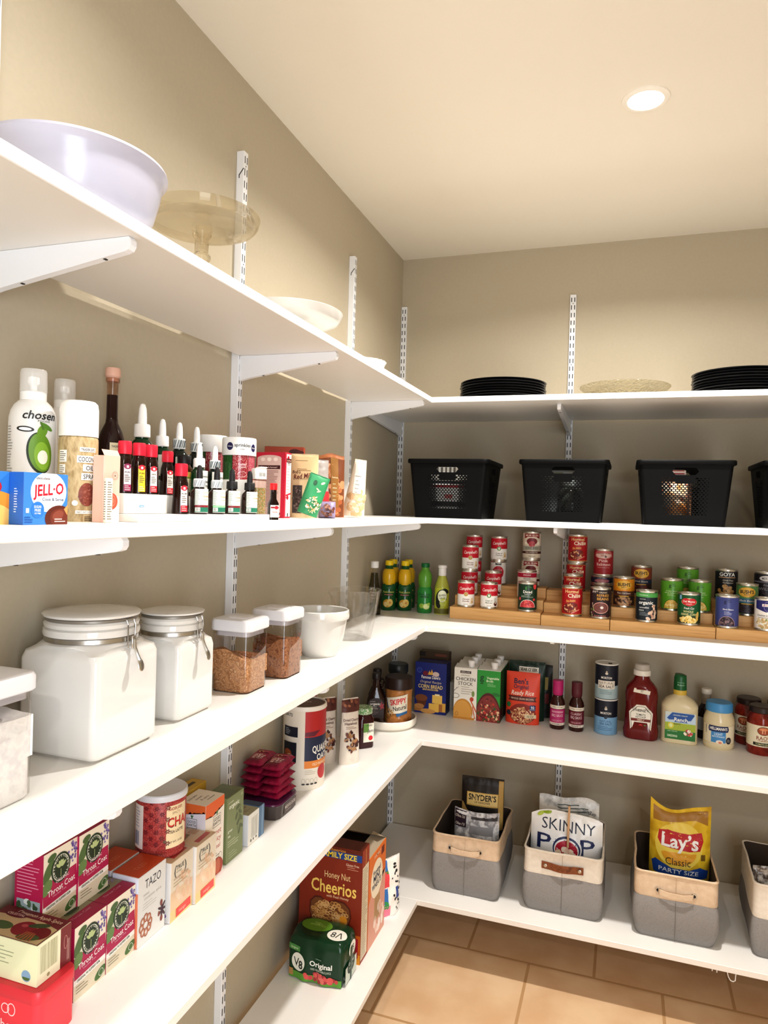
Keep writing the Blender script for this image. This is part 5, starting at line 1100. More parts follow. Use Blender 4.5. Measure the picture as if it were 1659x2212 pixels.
# oats tub
t = thing('oats_tub', 'tall round cardboard oats tub with red and navy panel', 'canister', (.083, -1.109, Z4), 27)
r, h = .0645, .247
M = MB().lathe([(0, 0), (r * .985, 0), (r, .002), (r, h - .012)], C('#e4ddd0', .5), 64)
A = Art().rect(.062, .158, .125, .15, '#232c4a').up().rect(.062, .195, .125, .076, '#b52a2c').poly([(.0, .160), (.03, .160), (.05, .176), (.0, .172)], '#6a2438').rect(.062, .076, .125, .022, '#e08a3c')
A.up().text('QUAKER', .060, .122, .021, '#f2eee6', w=.074, bold=.04, a=3).text('OATS', .064, .097, .019, '#f2eee6', w=.05, bold=.04, a=3).text('OLD FASHIONED', .056, .0765, .0085, '#f4e4cc', w=.064).ell(.062, .05, .019, .022, '#c23a3c', n=26).lines(.02, .058, .036, 3, .005, .001, '#b9ae9c')
for k in range(4): A.ring(-.002 + k * .013, .028, .0055, .007, .0006, '#9a9486').ell(-.002 + k * .013, .0185, .0055, .0022, '#2a2826')
A.rect(-.048, .172, .052, .030, '#1d2130').rect(-.050, .112, .05, .058, '#1c1f2a').up().lines(-.056, .180, .02, 4, .005, .0014, '#b9bcc4').ell(-.056, .106, .015, .014, '#a85a34').ell(-.048, .098, .012, .008, '#e6cf9c').text('OATS', -.056, .222, .009, '#4a4a50', w=.032)
A.emit(M, onC(r), .006, clip=(-.2, .2, .002, h - .013)); M.put('tub', t)
MB().lathe([(r * .99, h - .013), (r * 1.03, h - .012), (r * 1.03, h - .003), (r * 1.01, h), (r * .95, h), (r * .94, h - .004)], C('#e9e4da', .4), 64).put('rim', t)
M = MB().lathe([(r * .945, h - .0045), (0, h - .0045)], C('#54342c', .35), 48); Art().text('OATS', 0, .012, .012, '#d9cfc2', w=.04).lines(0, -.01, .04, 2, .008, .002, '#a08c80').emit(M, onT(h - .0045)); M.put('lid_top', t)
# bags and jam
bag('coffee_bag', 'dark maroon pouch standing behind the oats tub', 'bag', (.042, -.998, Z4), 66, .07, .248, .036, '#4a1c28', Art().rect(.02, .20, .05, .07, '#8a2a52').rect(-.02, .12, .05, .08, '#5c2434'), 'soft bags by the oats tub', seed=14, wr=.003)
g = Art().rect(0, .19, .066, .04, '#5a2c24').up().text('Dried Cherry', 0, .145, .0085, '#5a2a24', w=.055, bold=.02).text('Hazelnut', -.002, .133, .0085, '#5a2a24', w=.044, bold=.02).lines(0, .122, .04, 2, .005, .0014, '#a08070').blobs(.0, .075, .026, .034, 46, .004, .008, ['#4a2420', '#6a3a2c', '#8a5a44', '#3a1a1c', '#a9805c'], asp=.7).blobs(0, .198, .03, .014, 14, .004, .007, ['#7a4432', '#a06a4c', '#40201c'])
bag('fruit_nut_bag', 'white dried cherry snack pouch standing foremost by the jam jar', 'bag', (.150, -.900, Z4), 50, .074, .214, .036, '#dcd2c6', g, 'soft bags by the oats tub', seed=15, wr=.002, wf=lambda v: 1.02 - .25 * v / .214)
bag('fruit_nut_bag', 'white dried cherry snack pouch set back behind the foremost one', 'bag', (.078, -.925, Z4), 50, .074, .214, .036, '#cfc4b8', g, 'soft bags by the oats tub', seed=16, wr=.002, wf=lambda v: 1.02 - .25 * v / .214)
t = thing('jam_jar', 'dark jam jar with green checked lid and strawberry label', 'jar', (.133, -.725, Z4), 46)
r = .0325
M = MB().loft([(0, r * 1.8, r * 1.8, .012), (.004, r * 2, r * 2, .018), (.10, r * 2, r * 2, .02), (.112, r * 1.84, r * 1.84, .028), (.118, r * 1.74, r * 1.74, .028)], C('#3a0d12', .08), 8)
Art().rect(.006, .055, .04, .066, '#e6e2d4').up().rect(-.004, .072, .02, .03, '#6f9a4c').ell(.014, .036, .0085, .0085, '#d2283a').text('Jam', .012, .062, .012, '#2a2a26', w=.022, sh=.2).text('STRAWBERRY', .008, .08, .0045, '#3a4a34', w=.024).emit(M, onF(2 * r)); M.put('glass', t)
LM = mottled('gingham', ['#5f8f58', '#dfe6d2', '#7aa36c'], 95, .4, 0, kind='vor', contrast=(.2, .6))
MB().lathe([(r * .92, .117), (r * .97, .118), (r * .98, .134), (r * .93, .138), (0, .1385)], LM, 40).put('lid', t)
# turntable
t = thing('turntable', 'round white plastic turntable in the shelf corner', 'turntable', (.137, -.45, Z4))
MB().lathe([(0, .002), (.085, .002), (.09, 0), (.098, 0), (.1, .008)], C('#d9d2c6', .5), 64).put('base', t)
MB().lathe([(.099, .0085), (.106, .009), (.1085, .014), (.1085, .034), (.106, .0365), (.103, .035), (.102, .013), (0, .013)], C('#efe9de', .35), 72).put('tray', t)
TZ = Z4 + .0132
t = thing('peanut_butter_jar', 'peanut butter jar with dark brown lid on the turntable', 'jar', (.172, -.440, TZ), 8)
r = .0535
M = MB().lathe([(0, 0), (r * .93, 0), (r, .006), (r, .026), (r * .97, .030), (r * .97, .114), (r, .120), (r * .99, .128), (r * .9, .134)], mottled('peanut', ['#a8713c', '#b98049', '#8f5c2e'], 30, .25, 3), 48)
A = Art().poly([(-.046, .098), (.046, .118), (.046, .05), (-.026, .040)], '#e4dccb').poly([(-.050, .102), (-.044, .098), (-.022, .038), (-.03, .04)], '#46566e').up().text('SKIPPY', .008, .090, .021, '#cf2030', w=.066, bold=.06, a=12).text('Natural', .014, .066, .017, '#2c2420', w=.054, bold=.03, sh=.1, a=12).poly([(.0, .042), (.046, .054), (.046, .044), (.004, .032)], '#2d6a9c').blobs(-.026, .046, .018, .013, 30, .002, .0045, ['#c99a5e', '#a87a42', '#dbb27a'], L=4)
A.emit(M, onC(r), .006); M.put('jar', t)
MB().lathe([(r * .96, .132), (r * 1.02, .133), (r * 1.02, .170), (r * .97, .176), (0, .176)], C('#2b1610', .4), 56).put('lid', t)
def syrup(x, y, label, rz, show):
    t = thing('syrup_bottle', label, 'syrup bottle', (x, y, TZ), rz, 'dark maple syrup bottles')
    M = MB(); B = C('#2a130b', .08)
    M.loft([(0, .066, .044, .018), (.003, .07, .047, .02), (.07, .072, .048, .02), (.095, .066, .044, .02), (.118, .046, .034, .016), (.132, .032, .028, .013), (.165, .028, .027, .0125), (.168, .031, .03, .014), (.171, .028, .027, .0125)], B, 8)
    if show:
        A = Art().poly([(-.031, .024), (.031, .024), (.031, .078), (.024, .093), (.01, .1), (-.01, .1), (-.024, .093), (-.031, .078)], '#2f1d16').up().text('good & gather', -.012, .088, .0035, '#d9d2c8', w=.02).text('organic', -.003, .079, .0095, '#efe9e0', w=.04, bold=.03).text('100% pure', -.010, .068, .0045, '#d9cfc4', w=.026).text('maple syrup', -.008, .061, .0045, '#d9cfc4', w=.03).lines(-.006, .052, .036, 4, .0045, .001, '#8a7a70')
        A.poly([(.02, .09), (.024, .078), (.032, .08), (.028, .07), (.0325, .062), (.024, .062), (.016, .056), (.018, .066), (.011, .07), (.018, .074)], '#9c3038')
        A.emit(M, lambda u, v, e: (u, -.0241 - e, v))
    M.put('bottle', t)
    MB().tube([(.012, 0, .155), (.024, 0, .152), (.028, 0, .142), (.022, 0, .132)], .004, B, 8).put('handle', t)
    MB().lathe([(.0165, .1695), (.017, .171), (.017, .190), (.0155, .193), (0, .193)], C('#1d1210', .4), 32).put('cap', t)
syrup(.098, -.494, 'dark syrup bottle with lettered label in front on the turntable', 20, True)
syrup(.078, -.428, 'dark syrup bottle behind the lettered one on the turntable', 20, False)
t = thing('sauce_bottle', 'dark bottle in shadow behind the peanut butter jar', 'bottle', (.115, -.27, Z4), 10)
MB().lathe([(0, 0), (.038, 0), (.04, .004), (.04, .15), (.036, .165)], C('#14161a', .15), 32).put('bottle', t)
MB().lathe([(.037, .165), (.041, .166), (.041, .196), (.038, .2), (0, .2)], C('#1a2224', .35), 32).put('lid', t)
# ------------------------------------------------------------------ fourth shelf, back wall
g = Art().rect(0, .105, .1325, .209, '#1c2a78').up().ell(-.048, .176, .0105, .0105, '#2a3a8c').ring(-.048, .176, .0105, .0105, .0008, '#7d88c0').ell(-.022, .165, .012, .010, '#7a2238').poly([(-.012, .160), (-.006, .178), (0, .168), (.004, .184), (.01, .168), (.018, .176), (.02, .16)], '#e0b04c').ell(.022, .164, .014, .010, '#d9c4bc')
g.up().text('Famous Dave’s', .001, .150, .0125, '#f2ebdc', w=.08, bold=.05).text('Original Recipe', 0, .131, .0105, '#d9c9a4', w=.09, bold=.01, sh=.25).text('CORN BREAD', 0, .112, .0155, '#e9cf86', w=.104, bold=.06).rect(0, .0985, .066, .0055, '#e0c27a').up().text('& MUFFIN MIX', 0, .0985, .0035, '#2a3060', w=.05)
g.rect(.042, .03, .048, .036, '#d9a94c').rect(.016, .026, .042, .034, '#e9bf5c').rect(.03, .062, .042, .034, '#e9c264').rect(.03, .08, .02, .007, '#f4e6b4').rect(.045, .028, .014, .030, '#b0703c').poly([(-.062, .062), (-.012, .066), (-.02, .03), (-.052, .034)], '#6a3a22').ell(-.037, .063, .026, .014, '#8a5230', n=24).poly([(-.066, .030), (-.03, .028), (-.026, .006), (-.066, .008)], '#b47c44').ell(-.046, .028, .022, .010, '#c08a50', n=20).ell(-.008, .010, .032, .010, '#d2a05c', n=20)
s = Art().rect(0, .105, .069, .209, '#161d52').up().lines(0, .18, .05, 12, .011, .0016, '#5a64a0')
carton('bread_mix_box', 'navy blue corn bread mix box with yellow lettering', 'box', (.2487, -.2135, Z4), 0, .133, .07, .21, '#1c2a78', {'f': g, 'r': s, 't': Art().rect(0, 0, .132, .069, '#20265c').up().lines(0, .01, .1, 2, .012, .003, '#6a72a8')})
carton('bread_mix_box', 'dark brown box rising behind the navy corn bread box', 'box', (.236, -.13, Z4), 0, .128, .05, .236, '#4a3826', {'f': Art().rect(-.05, .225, .025, .018, '#1d1614').rect(.03, .224, .05, .010, '#7a4430', 2), 't': Art().rect(0, 0, .12, .045, '#5c4a2c')})
carton('white_carton', 'plain white carton between corn bread box and chicken stock', 'box', (.322, -.118, Z4), 0, .03, .06, .115, '#dcd8d0', {})
def stock(kind):
    w, d, h = .0935, .0655, .205
    if kind == 's':
        A = Art().rect(0, h / 2, w - .0006, h - .0006, '#ece8de').up().rect(0, .190, .044, .010, '#241c1c').up().text('KIRKLAND', 0, .190, .006, '#e9d8d0', w=.036).text('ORGANIC', 0, .177, .006, '#8a8378', w=.038, bold=0).text('CHICKEN', 0, .162, .0135, '#2a2826', w=.08, bold=.01).text('STOCK', 0, .144, .0135, '#2a2826', w=.06, bold=.01).lines(.008, .13, .05, 4, .009, .002, '#a8a298')
        A.ell(-.008, .028, .04, .054, '#c98f3a', n=40).up().ell(-.010, .026, .036, .05, '#d9a350', n=36).ell(.027, .083, .008, .009, '#c24a34').rect(.038, .05, .005, .06, '#d2683c', a=28).rect(.036, .03, .004, .05, '#d2683c', a=12).ell(.032, .105, .006, .012, '#8a9a5a').rect(-.006, .004, .09, .008, '#c98f3a').ring(.032, .015, .007, .007, .001, '#e9e4d8').up().text('USDA', .032, .015, .004, '#e9e4d8', w=.010).ring(-.033, .02, .006, .008, .001, '#7a4a1c').ring(-.04, .092, .016, .010, .0016, '#6a6058')
        A.rect(-.044, .112, .001, .036, '#5a4a50', a=-35).rect(-.04, .118, .001, .034, '#5a4a50', a=-50)
        sd = None; col = '#ece8de'; name = 'white chicken stock carton'
    else:
        A = Art().rect(0, h / 2, w - .0006, h - .0006, '#2f9a3c').up().text('g', -.028, .178, .026, '#124f24', bold=.04).rect(-.028, .152, .012, .004, '#124f24').text('Vegetable', .016, .176, .0095, '#eef4dc', w=.05, bold=.03).text('Broth', .004, .164, .0095, '#eef4dc', w=.027, bold=.03).lines(.012, .153, .036, 3, .005, .0016, '#9fd29a').ell(.030, .112, .016, .007, '#2a7a34', a=-10)
        A.ell(0, .0, .054, .116, '#5a1f1c', n=44, a0=0, a1=180).up().ell(0, -.004, .051, .11, '#8a3430', n=40, a0=0, a1=180).blobs(0, .002, .044, .092, 120, .003, .0062, ['#c23a34', '#e9c9a0', '#a84a3a', '#4a5a30', '#d98a6a', '#6a2420'], half=True, asp=.8, seed=6)
        col = '#2a8c38'; name = 'green vegetable broth carton'
    return w, d, h, A, col, name
for kind, x in (('s', .398), ('v', .4925)):
    w, d, h, A, col, nm = stock(kind); src = None
    for k, wd in enumerate(('in front', 'in the middle of its row', 'at the back of its row')):
        loc = (x, -.231 + k * .0685, Z4); lab = f'{nm} with white screw cap, {wd}'
        if src is None:
            A2 = {'f': A}
            if kind == 'v': A2['r'] = Art().rect(0, h / 2, d - .001, h - .001, '#1d4a22').up().lines(0, .17, .05, 14, .011, .002, '#5a7a54').rect(0, .03, .06, .05, '#4a2420')
            def top(t):
                M = MB(); K = C('#e9e6de', .45)
                M.prism([(-d / 2 + .001, h), (d / 2 - .001, h), (d / 2 - .001, h + .004), (.012, h + .010), (-d / 2 + .001, h + .002)], 'x', -w / 2 + .001, w / 2 - .001, K); M.put('folded_top', t)
                MB().lathe([(.0125, h + .003), (.0125, h + .018), (.0145, h + .018), (.0145, h + .029), (.0125, h + .031), (0, h + .031)], WHITE, 28, (.018, -.008)).put('screw_cap', t)
            src = carton('broth_carton', lab, 'carton', loc, 0, w, d, h, col, A2, 'white stock cartons in a row' if kind == 's' else 'green broth cartons in a row', extra=top)
        else: copy_tree(src, loc, 0, lab)
g = Art().rect(0, .1, .13, .198, '#d9482a').up().text("Ben's", -.006, .168, .0205, '#23234a', w=.056, bold=.04).text('Original', -.006, .147, .0155, '#23234a', w=.058, bold=.03).text('Ready Rice', 0, .124, .018, '#f6e9da', w=.088, bold=.02, sh=.2, a=2).poly([(-.056, .110), (.056, .110), (.05, .102), (.056, .091), (-.056, .091), (-.05, .1)], '#5a1c18').up().text('WHOLE GRAIN BROWN', 0, .1005, .0075, '#e9cbb4', w=.09)
g.ell(.002, .042, .052, .040, '#8a2a1c', n=36).up().blobs(.002, .036, .046, .032, 130, .004, .0065, ['#e0b48a', '#c9966a', '#f0cfa8', '#b07a50'], asp=.4).rect(.042, .068, .022, .021, '#28386a', L=5).text('90', .042, .07, .011, '#e9ecf4', w=.013, L=6).text('SECONDS', .042, .062, .003, '#e9ecf4', w=.017, L=6).ell(-.052, .074, .008, .010, '#2f7a44', L=5).ell(-.052, .042, .009, .010, '#2a2a34', L=5).rect(.034, .034, .044, .014, '#d9c8a8', L=5).text('10 OZ', .034, .034, .007, '#4a3424', L=6)
bag('rice_pouch', 'bright orange ready rice pouch with navy lettering', 'bag', (.6215, -.215, Z4), 0, .132, .203, .045, '#d9482a', g, 'soft bags on the sauce shelf', seed=20, wr=.0012, seal=.06)
g = Art().rect(.008, .203, .082, .026, '#1a2a20').up().rect(.008, .203, .078, .022, '#efeadb').up().text('BEAR CREEK', .008, .204, .0115, '#1d241c', w=.07, bold=.06).ell(0, .165, .05, .018, '#b59a6a')
bag('soup_mix_bag', 'dark green soup mix bag behind the orange rice pouch', 'bag', (.628, -.155, Z4), 0, .145, .236, .05, '#12301f', g, 'soft bags on the sauce shelf', seed=21, wr=.003, seal=.05)
bag('soup_mix_bag', 'black edged bag leaning at the very back by the wall', 'bag', (.655, -.085, Z4), -8, .14, .215, .05, '#1d1f1c', Art().rect(.04, .14, .03, .05, '#a8923c').rect(.045, .08, .03, .04, '#7a2a2a'), 'soft bags on the sauce shelf', seed=22, wr=.003)
def bbq(x, label, cap, lab, band, rz):
    t = thing('bbq_bottle', label, 'sauce bottle', (x, -.221, Z4), rz, 'small barbecue sauce bottles')
    r = .0285
    M = MB().lathe([(0, 0), (r * .93, 0), (r, .004), (r, .098), (r * .9, .110), (r * .62, .126), (r * .56, .134)], C('#3a1610', .1), 40)
    A = Art().rect(0, .087, .19, .013, '#e6dccb').rect(0, .052, .19, .054, lab).rect(0, .0215, .19, .010, '#e9e0d4').up().text('PRIMAL KITCHEN', 0, .087, .0045, '#7a6a5c', w=.04).text(band, 0, .069, .0085, '#f0d8d8', w=.046, bold=0).text('BBQ SAUCE', 0, .055, .0105, '#f0d8d8', w=.046, bold=0).text('ORGANIC', 0, .035, .0075, '#d9a0a8', w=.044).bars(0, .0215, .04, .006, 7, '#5a4a44')
    A.emit(M, onC(r), .004); M.put('bottle', t)
    MB().lathe([(r * .6, .130), (r * .68, .134), (r * .72, .150), (r * .70, .180), (r * .73, .182), (r * .71, .187), (0, .188)], C(cap, .4), 36).put('sleeved_cap', t)
bbq(.758, 'small sauce bottle with hot pink cap sleeve', '#b8246e', '#b32a6c', 'HAWAIIAN', 5)
bbq(.830, 'small sauce bottle with dark maroon cap sleeve', '#5c1a26', '#6a1426', 'CLASSIC', 3)
def salt(z, label, low):
    t = thing('salt_canister', label, 'salt canister', (.9375 if not low else .9385, -.198, Z4 + z), 1, 'stacked round salt canisters')
    r, h = .0425, .134
    M = MB().lathe([(0, 0), (r * .97, 0), (r, .0015), (r, h - .004), (r * .985, h - .004)], C('#141828', .45), 56)
    A = Art().rect(0, .034 if low else .027, .27, .066 if low else .05, '#7fa9c9' if low else '#a9bcc0').up().ell(0, .105, .0035, .0045, '#b9a890', L=2).ell(0, .099, .0055, .004, '#d9d2c4', L=2).text('MORTON', 0, .083, .0085, '#f0ece4', w=.04, bold=.04)
    if low: A.ell(0, .067, .006, .006, '#2a3244').text('NATURAL', 0, .052, .008, '#2f4a78', w=.044, bold=-.005).text('SEA SALT', 0, .042, .008, '#24406c', w=.046, bold=.01).lines(0, .031, .06, 3, .006, .0018, '#4a6f9c')
    else: A.rect(0, .056, .066, .031, '#e4dcd0').up().text('NATURAL', 0, .063, .0095, '#6a5c54', w=.058, bold=-.005).text('SEA SALT', 0, .0495, .0105, '#2a2628', w=.058, bold=.02).lines(0, .034, .05, 3, .006, .0014, '#5f767a')
    A.emit(M, onC(r), .005); M.put('cardboard_tube', t)
    MB().lathe([(r * .97, h - .005), (r * 1.015, h - .004), (r * 1.015, h + .0005), (r * .95, h + .001), (r * .94, h - .002), (0, h - .002)], C('#e2dfd8', .4), 56).put('rim', t)
    MB().box(.012, -.008, h - .002, .014, .018, .0015, C('#4a4644', .4, .5), .0004).put('pour_spout', t)
salt(0, 'lower blue and navy round salt canister', True); salt(.1352, 'upper navy and grey round salt canister', False)
# ketchup
t = thing('ketchup_bottle', 'large red ketchup bottle with grey cap and shield label', 'ketchup bottle', (1.066, -.207, Z4), -2)
KET = C('#6d1414', .12)
M = MB().loft([(0, .112, .082, .03), (.004, .122, .09, .034), (.03, .127, .093, .036), (.045, .120, .088, .036), (.12, .112, .084, .036), (.165, .118, .086, .038), (.19, .11, .08, .038), (.208, .084, .068, .033), (.218, .064, .056, .027), (.228, .054, .05, .0245), (.236, .052, .05, .0245)], KET, 9)
A = Art().poly([(-.036, .030), (.036, .030), (.042, .104), (.034, .114), (.026, .116), (.016, .132), (-.016, .132), (-.026, .116), (-.034, .114), (-.042, .104)], '#e9e2d4').up().poly([(-.032, .034), (.032, .034), (.0375, .1), (.031, .108), (.022, .110), (.013, .126), (-.013, .126), (-.022, .110), (-.031, .108), (-.0375, .1)], '#4a4034').up().poly([(-.0305, .0355), (.0305, .0355), (.036, .099), (.03, .1065), (.021, .1085), (.0125, .1245), (-.0125, .1245), (-.021, .1085), (-.03, .1065), (-.036, .099)], '#efe9dc')
A.up().text('HEINZ', 0, .1115, .009, '#1f1c1a', w=.036, bold=.05, arc=-.0).text('TOMATO', 0, .0955, .0075, '#1f1c1a', w=.034).text('KETCHUP', 0, .0865, .0065, '#1f1c1a', w=.036).rect(0, .0755, .068, .010, '#7a2a1c').up().text('SIMPLY', 0, .0755, .0065, '#f0e0c8', w=.026).ell(0, .053, .0075, .0075, '#c8242a', n=20).ell(-.016, .05, .005, .003, '#5a7a3a', a=30).ell(.016, .056, .005, .003, '#5a7a3a', a=-30).lines(0, .042, .03, 1, .004, .002, '#8a8070')
A.poly([(-.029, .178), (.029, .172), (.032, .186), (-.026, .193)], '#e4dccb').up().text('57', .002, .183, .008, '#3a3430', w=.010)
def kmap(u, v, e): return (u, -(.0425 if v < .15 else .0425 - max(0, v - .172) * .22) - e - .0005, v)
A.emit(M, kmap, .02, .006); M.put('bottle', t)
MB().lathe([(.029, .236), (.0315, .238), (.031, .256), (.027, .258), (.026, .262)], C('#e4ded4', .4), 40).put('collar', t)
MB().lathe([(.0285, .2585), (.029, .262), (.0275, .277), (.024, .280), (0, .280)], C('#b9b2a8', .5), 40).put('flip_cap', t)
# ranch
t = thing('dressing_bottle', 'cream ranch dressing bottle with tall green cap', 'dressing bottle', (1.201, -.2, Z4), -4)
CRM = C('#ddd0ae', .25)
M = MB().loft([(0, .12, .08, .028), (.004, .128, .088, .032), (.012, .128, .088, .032), (.016, .1265, .0865, .032), (.13, .1275, .0875, .033), (.134, .129, .089, .033), (.142, .125, .086, .034), (.158, .100, .074, .034), (.168, .070, .060, .029), (.174, .048, .048, .0235), (.178, .044, .044, .0215)], CRM, 9)
A = Art().rect(.004, .068, .104, .1, '#cfd8d4').up().rect(.004, .036, .104, .036, '#2c7a38').rect(.004, .066, .104, .03, '#a9b83c').rect(.004, .092, .104, .026, '#c4d6e4').up().poly([(-.042, .094), (-.024, .116), (.05, .116), (.052, .112), (.04, .092), (.03, .09), (.028, .082), (-.016, .082), (-.018, .090), (-.034, .088)], '#2459a4').up().text('HIDDEN VALLEY', .004, .107, .0045, '#e4edd8', w=.05).ell(.006, .1075, .028, .006, '#3a8a54', L=2.6).text('Ranch', .006, .092, .0135, '#f6f4ee', w=.046, bold=.06)
A.text('LIGHT', -.008, .075, .006, '#4a4424', w=.028).ring(-.028, .068, .010, .011, .0035, '#e4d24a').ell(-.028, .068, .006, .007, '#dfe6a8').blobs(.032, .046, .014, .010, 12, .004, .008, ['#d2584c', '#efe0d0', '#c24a54', '#f4ecdc']).text('HALF THE FAT', -.022, .047, .0035, '#cfe4c0', w=.034).text('DRESSING', -.022, .030, .008, '#e4efd4', w=.034, bold=.04)
A.emit(M, lambda u, v, e: (u, -.044 - e, v)); M.put('bottle', t)
MB().lathe([(.022, .176), (.0235, .178), (.0235, .193), (.022, .195)], C('#d2b44c', .4), 36).put('yellow_collar', t)
M = MB().loft([(.195, .046, .046, .022), (.24, .043, .043, .0205), (.248, .04, .04, .019, .001), (.252, .03, .034, .015, -.004)], C('#0f5c2c', .35), 8); Art().text('Hidden Valley', .003, .224, .0045, '#8fbf9a', w=.026).text('Ranch', .003, .215, .0065, '#a9d2b0', w=.024).emit(M, onC(.0228), .004); M.put('cap', t)
# soy
t = thing('soy_sauce_bottle', 'dark soy bottle with frosted neck behind the mayonnaise', 'sauce bottle', (1.302, -.105, Z4), -6)
M = MB().lathe([(0, 0), (.033, 0), (.035, .004), (.035, .085), (.031, .105), (.017, .13)], C('#1c0d0c', .1), 36); Art().rect(-.006, .058, .07, .05, '#aab0b8').emit(M, onC(.0352), .004); M.put('bottle', t)
MB().lathe([(.017, .13), (.0165, .165), (.0175, .168)], C('#a59a8c', .3), 32).put('neck', t)
MB().lathe([(.018, .168), (.019, .17), (.019, .184), (.017, .187), (0, .187)], C('#d9d2c6', .4), 32).put('cap', t)
# mayo
t = thing('mayonnaise_jar', 'squat mayonnaise jar with sky blue lid', 'jar', (1.336, -.203, Z4), -7)
r = .053
MY = C('#e0d2b0', .2)
M = MB().lathe([(0, 0), (r * .9, 0), (r * .98, .007), (r, .018), (r * .98, .024), (r * .98, .088), (r, .094), (r * .97, .108), (r * .84, .126), (r * .78, .134)], MY, 52)
A = Art().rect(0, .056, .13, .062, '#e9dec4').up().rect(.0, .052, .05, .05, '#4d8fc4').poly([(-.033, .066), (.033, .066), (.036, .076), (.033, .087), (-.033, .087), (-.036, .076)], '#1d2a5a').up().text('HELLMANN’S', 0, .0775, .0105, '#f2eee4', w=.06, bold=.05).text('LIGHT', 0, .058, .009, '#e4eef4', w=.028).text('MAYONNAISE', 0, .049, .0055, '#e4eef4', w=.042).ell(.004, .030, .012, .007, '#efe0d0').ell(.036, .036, .0105, .0125, '#2a2a34', n=20).up().lines(.036, .040, .012, 3, .004, .0012, '#c4c0c0').ell(.006, .028, .006, .004, '#d98a6a').bars(-.046, .07, .006, .03, 2, '#7a6a54')
A.emit(M, onC(r * .985), .005); M.put('jar', t)
MB().lathe([(r * .80, .132), (r * .86, .134), (r * .86, .158), (r * .80, .165), (0, .165)], C('#4f97cc', .4), 52).put('lid', t)
# pasta sauces
def rao(x, y, label, rz, dy=0):
    t = thing('pasta_sauce_jar', label, 'jar', (x, y, Z4), rz, 'tomato sauce jars with dark lids')
    r = .0475
    M = MB().lathe([(0, 0), (r * .93, 0), (r, .005), (r, .122), (r * .95, .134), (r * .80, .146), (r * .78, .15)], mottled('tomato', ['#7a1f12', '#8f2a18', '#651810'], 24, .12, 3), 52)
    A = Art().rect(0, .069, .15, .076, '#e9dfc4').up().ell(.004, .088, .021, .015, '#3a2014', n=32).up().ell(.004, .088, .0195, .0135, '#a8502c', n=30).ell(.004, .094, .015, .005, '#d98a5c', n=20).rect(0, .086, .003, .014, '#e9b08a').rect(.008, .086, .003, .014, '#e0a078').text("RAO'S", .004, .063, .0135, '#8a2a1c', w=.046, bold=.01).text('HOMEMADE', .004, .053, .0045, '#9a4a34', w=.036).rect(.002, .041, .064, .0105, '#1c1d16').up().text('TOMATO BASIL', .002, .041, .006, '#d9d49a', w=.048).text('NET WT 24 OZ', .002, .0335, .0026, '#8a7a5c', w=.036)
    A.emit(M, onC(r), .005); M.put('jar', t)
    MB().lathe([(r * .82, .147), (r * .88, .149), (r * .88, .166), (r * .82, .1695), (0, .1695)], C('#2e1c16', .35), 52).put('lid', t)
rao(1.4745, -.212, 'front tomato sauce jar with cream label and dark lid', -4)
rao(1.448, -.105, 'tomato sauce jar standing back by the wall', -34)
rao(1.552, -.108, 'tomato sauce jar hidden behind, at the picture edge', -20)
# ------------------------------------------------------------------ lowest shelf, side wall
# juice multipack: six cans in printed film
t = thing('juice_multipack', 'shrink-wrapped six pack of green vegetable juice cans', 'juice pack', (.148, -1.0725, Z5))
PG = C('#0f3a22', .2); W_, D_, H_ = .192, .132, .130
def outl(z, ins, sc):
    p = []
    n = 96
    for k in range(n):
        a = 2 * PI * k / n; c_, s_ = math.cos(a), math.sin(a)
        e = 5.; q = (abs(c_) ** e + abs(s_) ** e) ** (-1 / e)
        x, y = (W_ / 2 - ins) * c_ * q, (D_ / 2 - ins) * s_ * q
        if abs(s_) * q > .82: y *= 1 - sc * (.5 - .5 * math.cos(2 * PI * (x / (W_ / 3) + .5)))
        if abs(c_) * q > .9: x *= 1 - sc * (.5 - .5 * math.cos(2 * PI * (y / (D_ / 2))))
        p.append((x, y, z))
    return p
M = MB()
M.rings([outl(0, .003, .13), outl(.003, .0, .12), outl(.02, 0, .10), outl(.05, 0, .06), outl(.095, 0, .05), outl(.116, .003, .07), outl(.126, .010, .05), outl(.1295, .022, 0), outl(.130, .045, 0)], PG, True, True, True)
def vf(u, v, e):
    sc = .12 if v < .004 else .12 - .06 * min(1, (v - .004) / .04)
    q = max(0, 1 - min(1, abs(u) / (W_ / 2)) ** 5) ** .2
    y = -(D_ / 2 - max(0, v - .095) * .15) * q * (1 - sc * (.5 - .5 * math.cos(2 * PI * (u / (W_ / 3) + .5))))
    return (u, y - e - .0008, v)
A = Art().rect(0, .014, .172, .022, '#5f9a3a').up().blobs(.02, .022, .058, .010, 26, .006, .011, ['#c8484c', '#a8343c', '#e07a70', '#d85a58'], asp=.8).ell(-.052, .056, .0225, .0275, '#e6e6dc', n=36).rect(-.066, .096, .04, .016, '#4f8a4a', a=-4)
A.L = 4; A.text('V', -.058, .056, .027, '#16221a', w=.019, bold=0).text('8', -.043, .050, .025, '#16221a', w=.014, bold=.03).text('Original', .022, .062, .0155, '#f2f2ec', w=.072, bold=.05).text('100% VEGETABLE JUICE', .022, .045, .0065, '#c9d2c4', w=.066).lines(.02, .078, .03, 1, .004, .002, '#8aa090').text('Original', -.066, .096, .006, '#cfe0b8', w=.026).rect(-.078, .020, .016, .022, '#b08a54').ell(.052, .022, .010, .010, '#d8605c')
A.emit(M, vf, .006, .01, .0002, (-.086, .086, .002, .118))
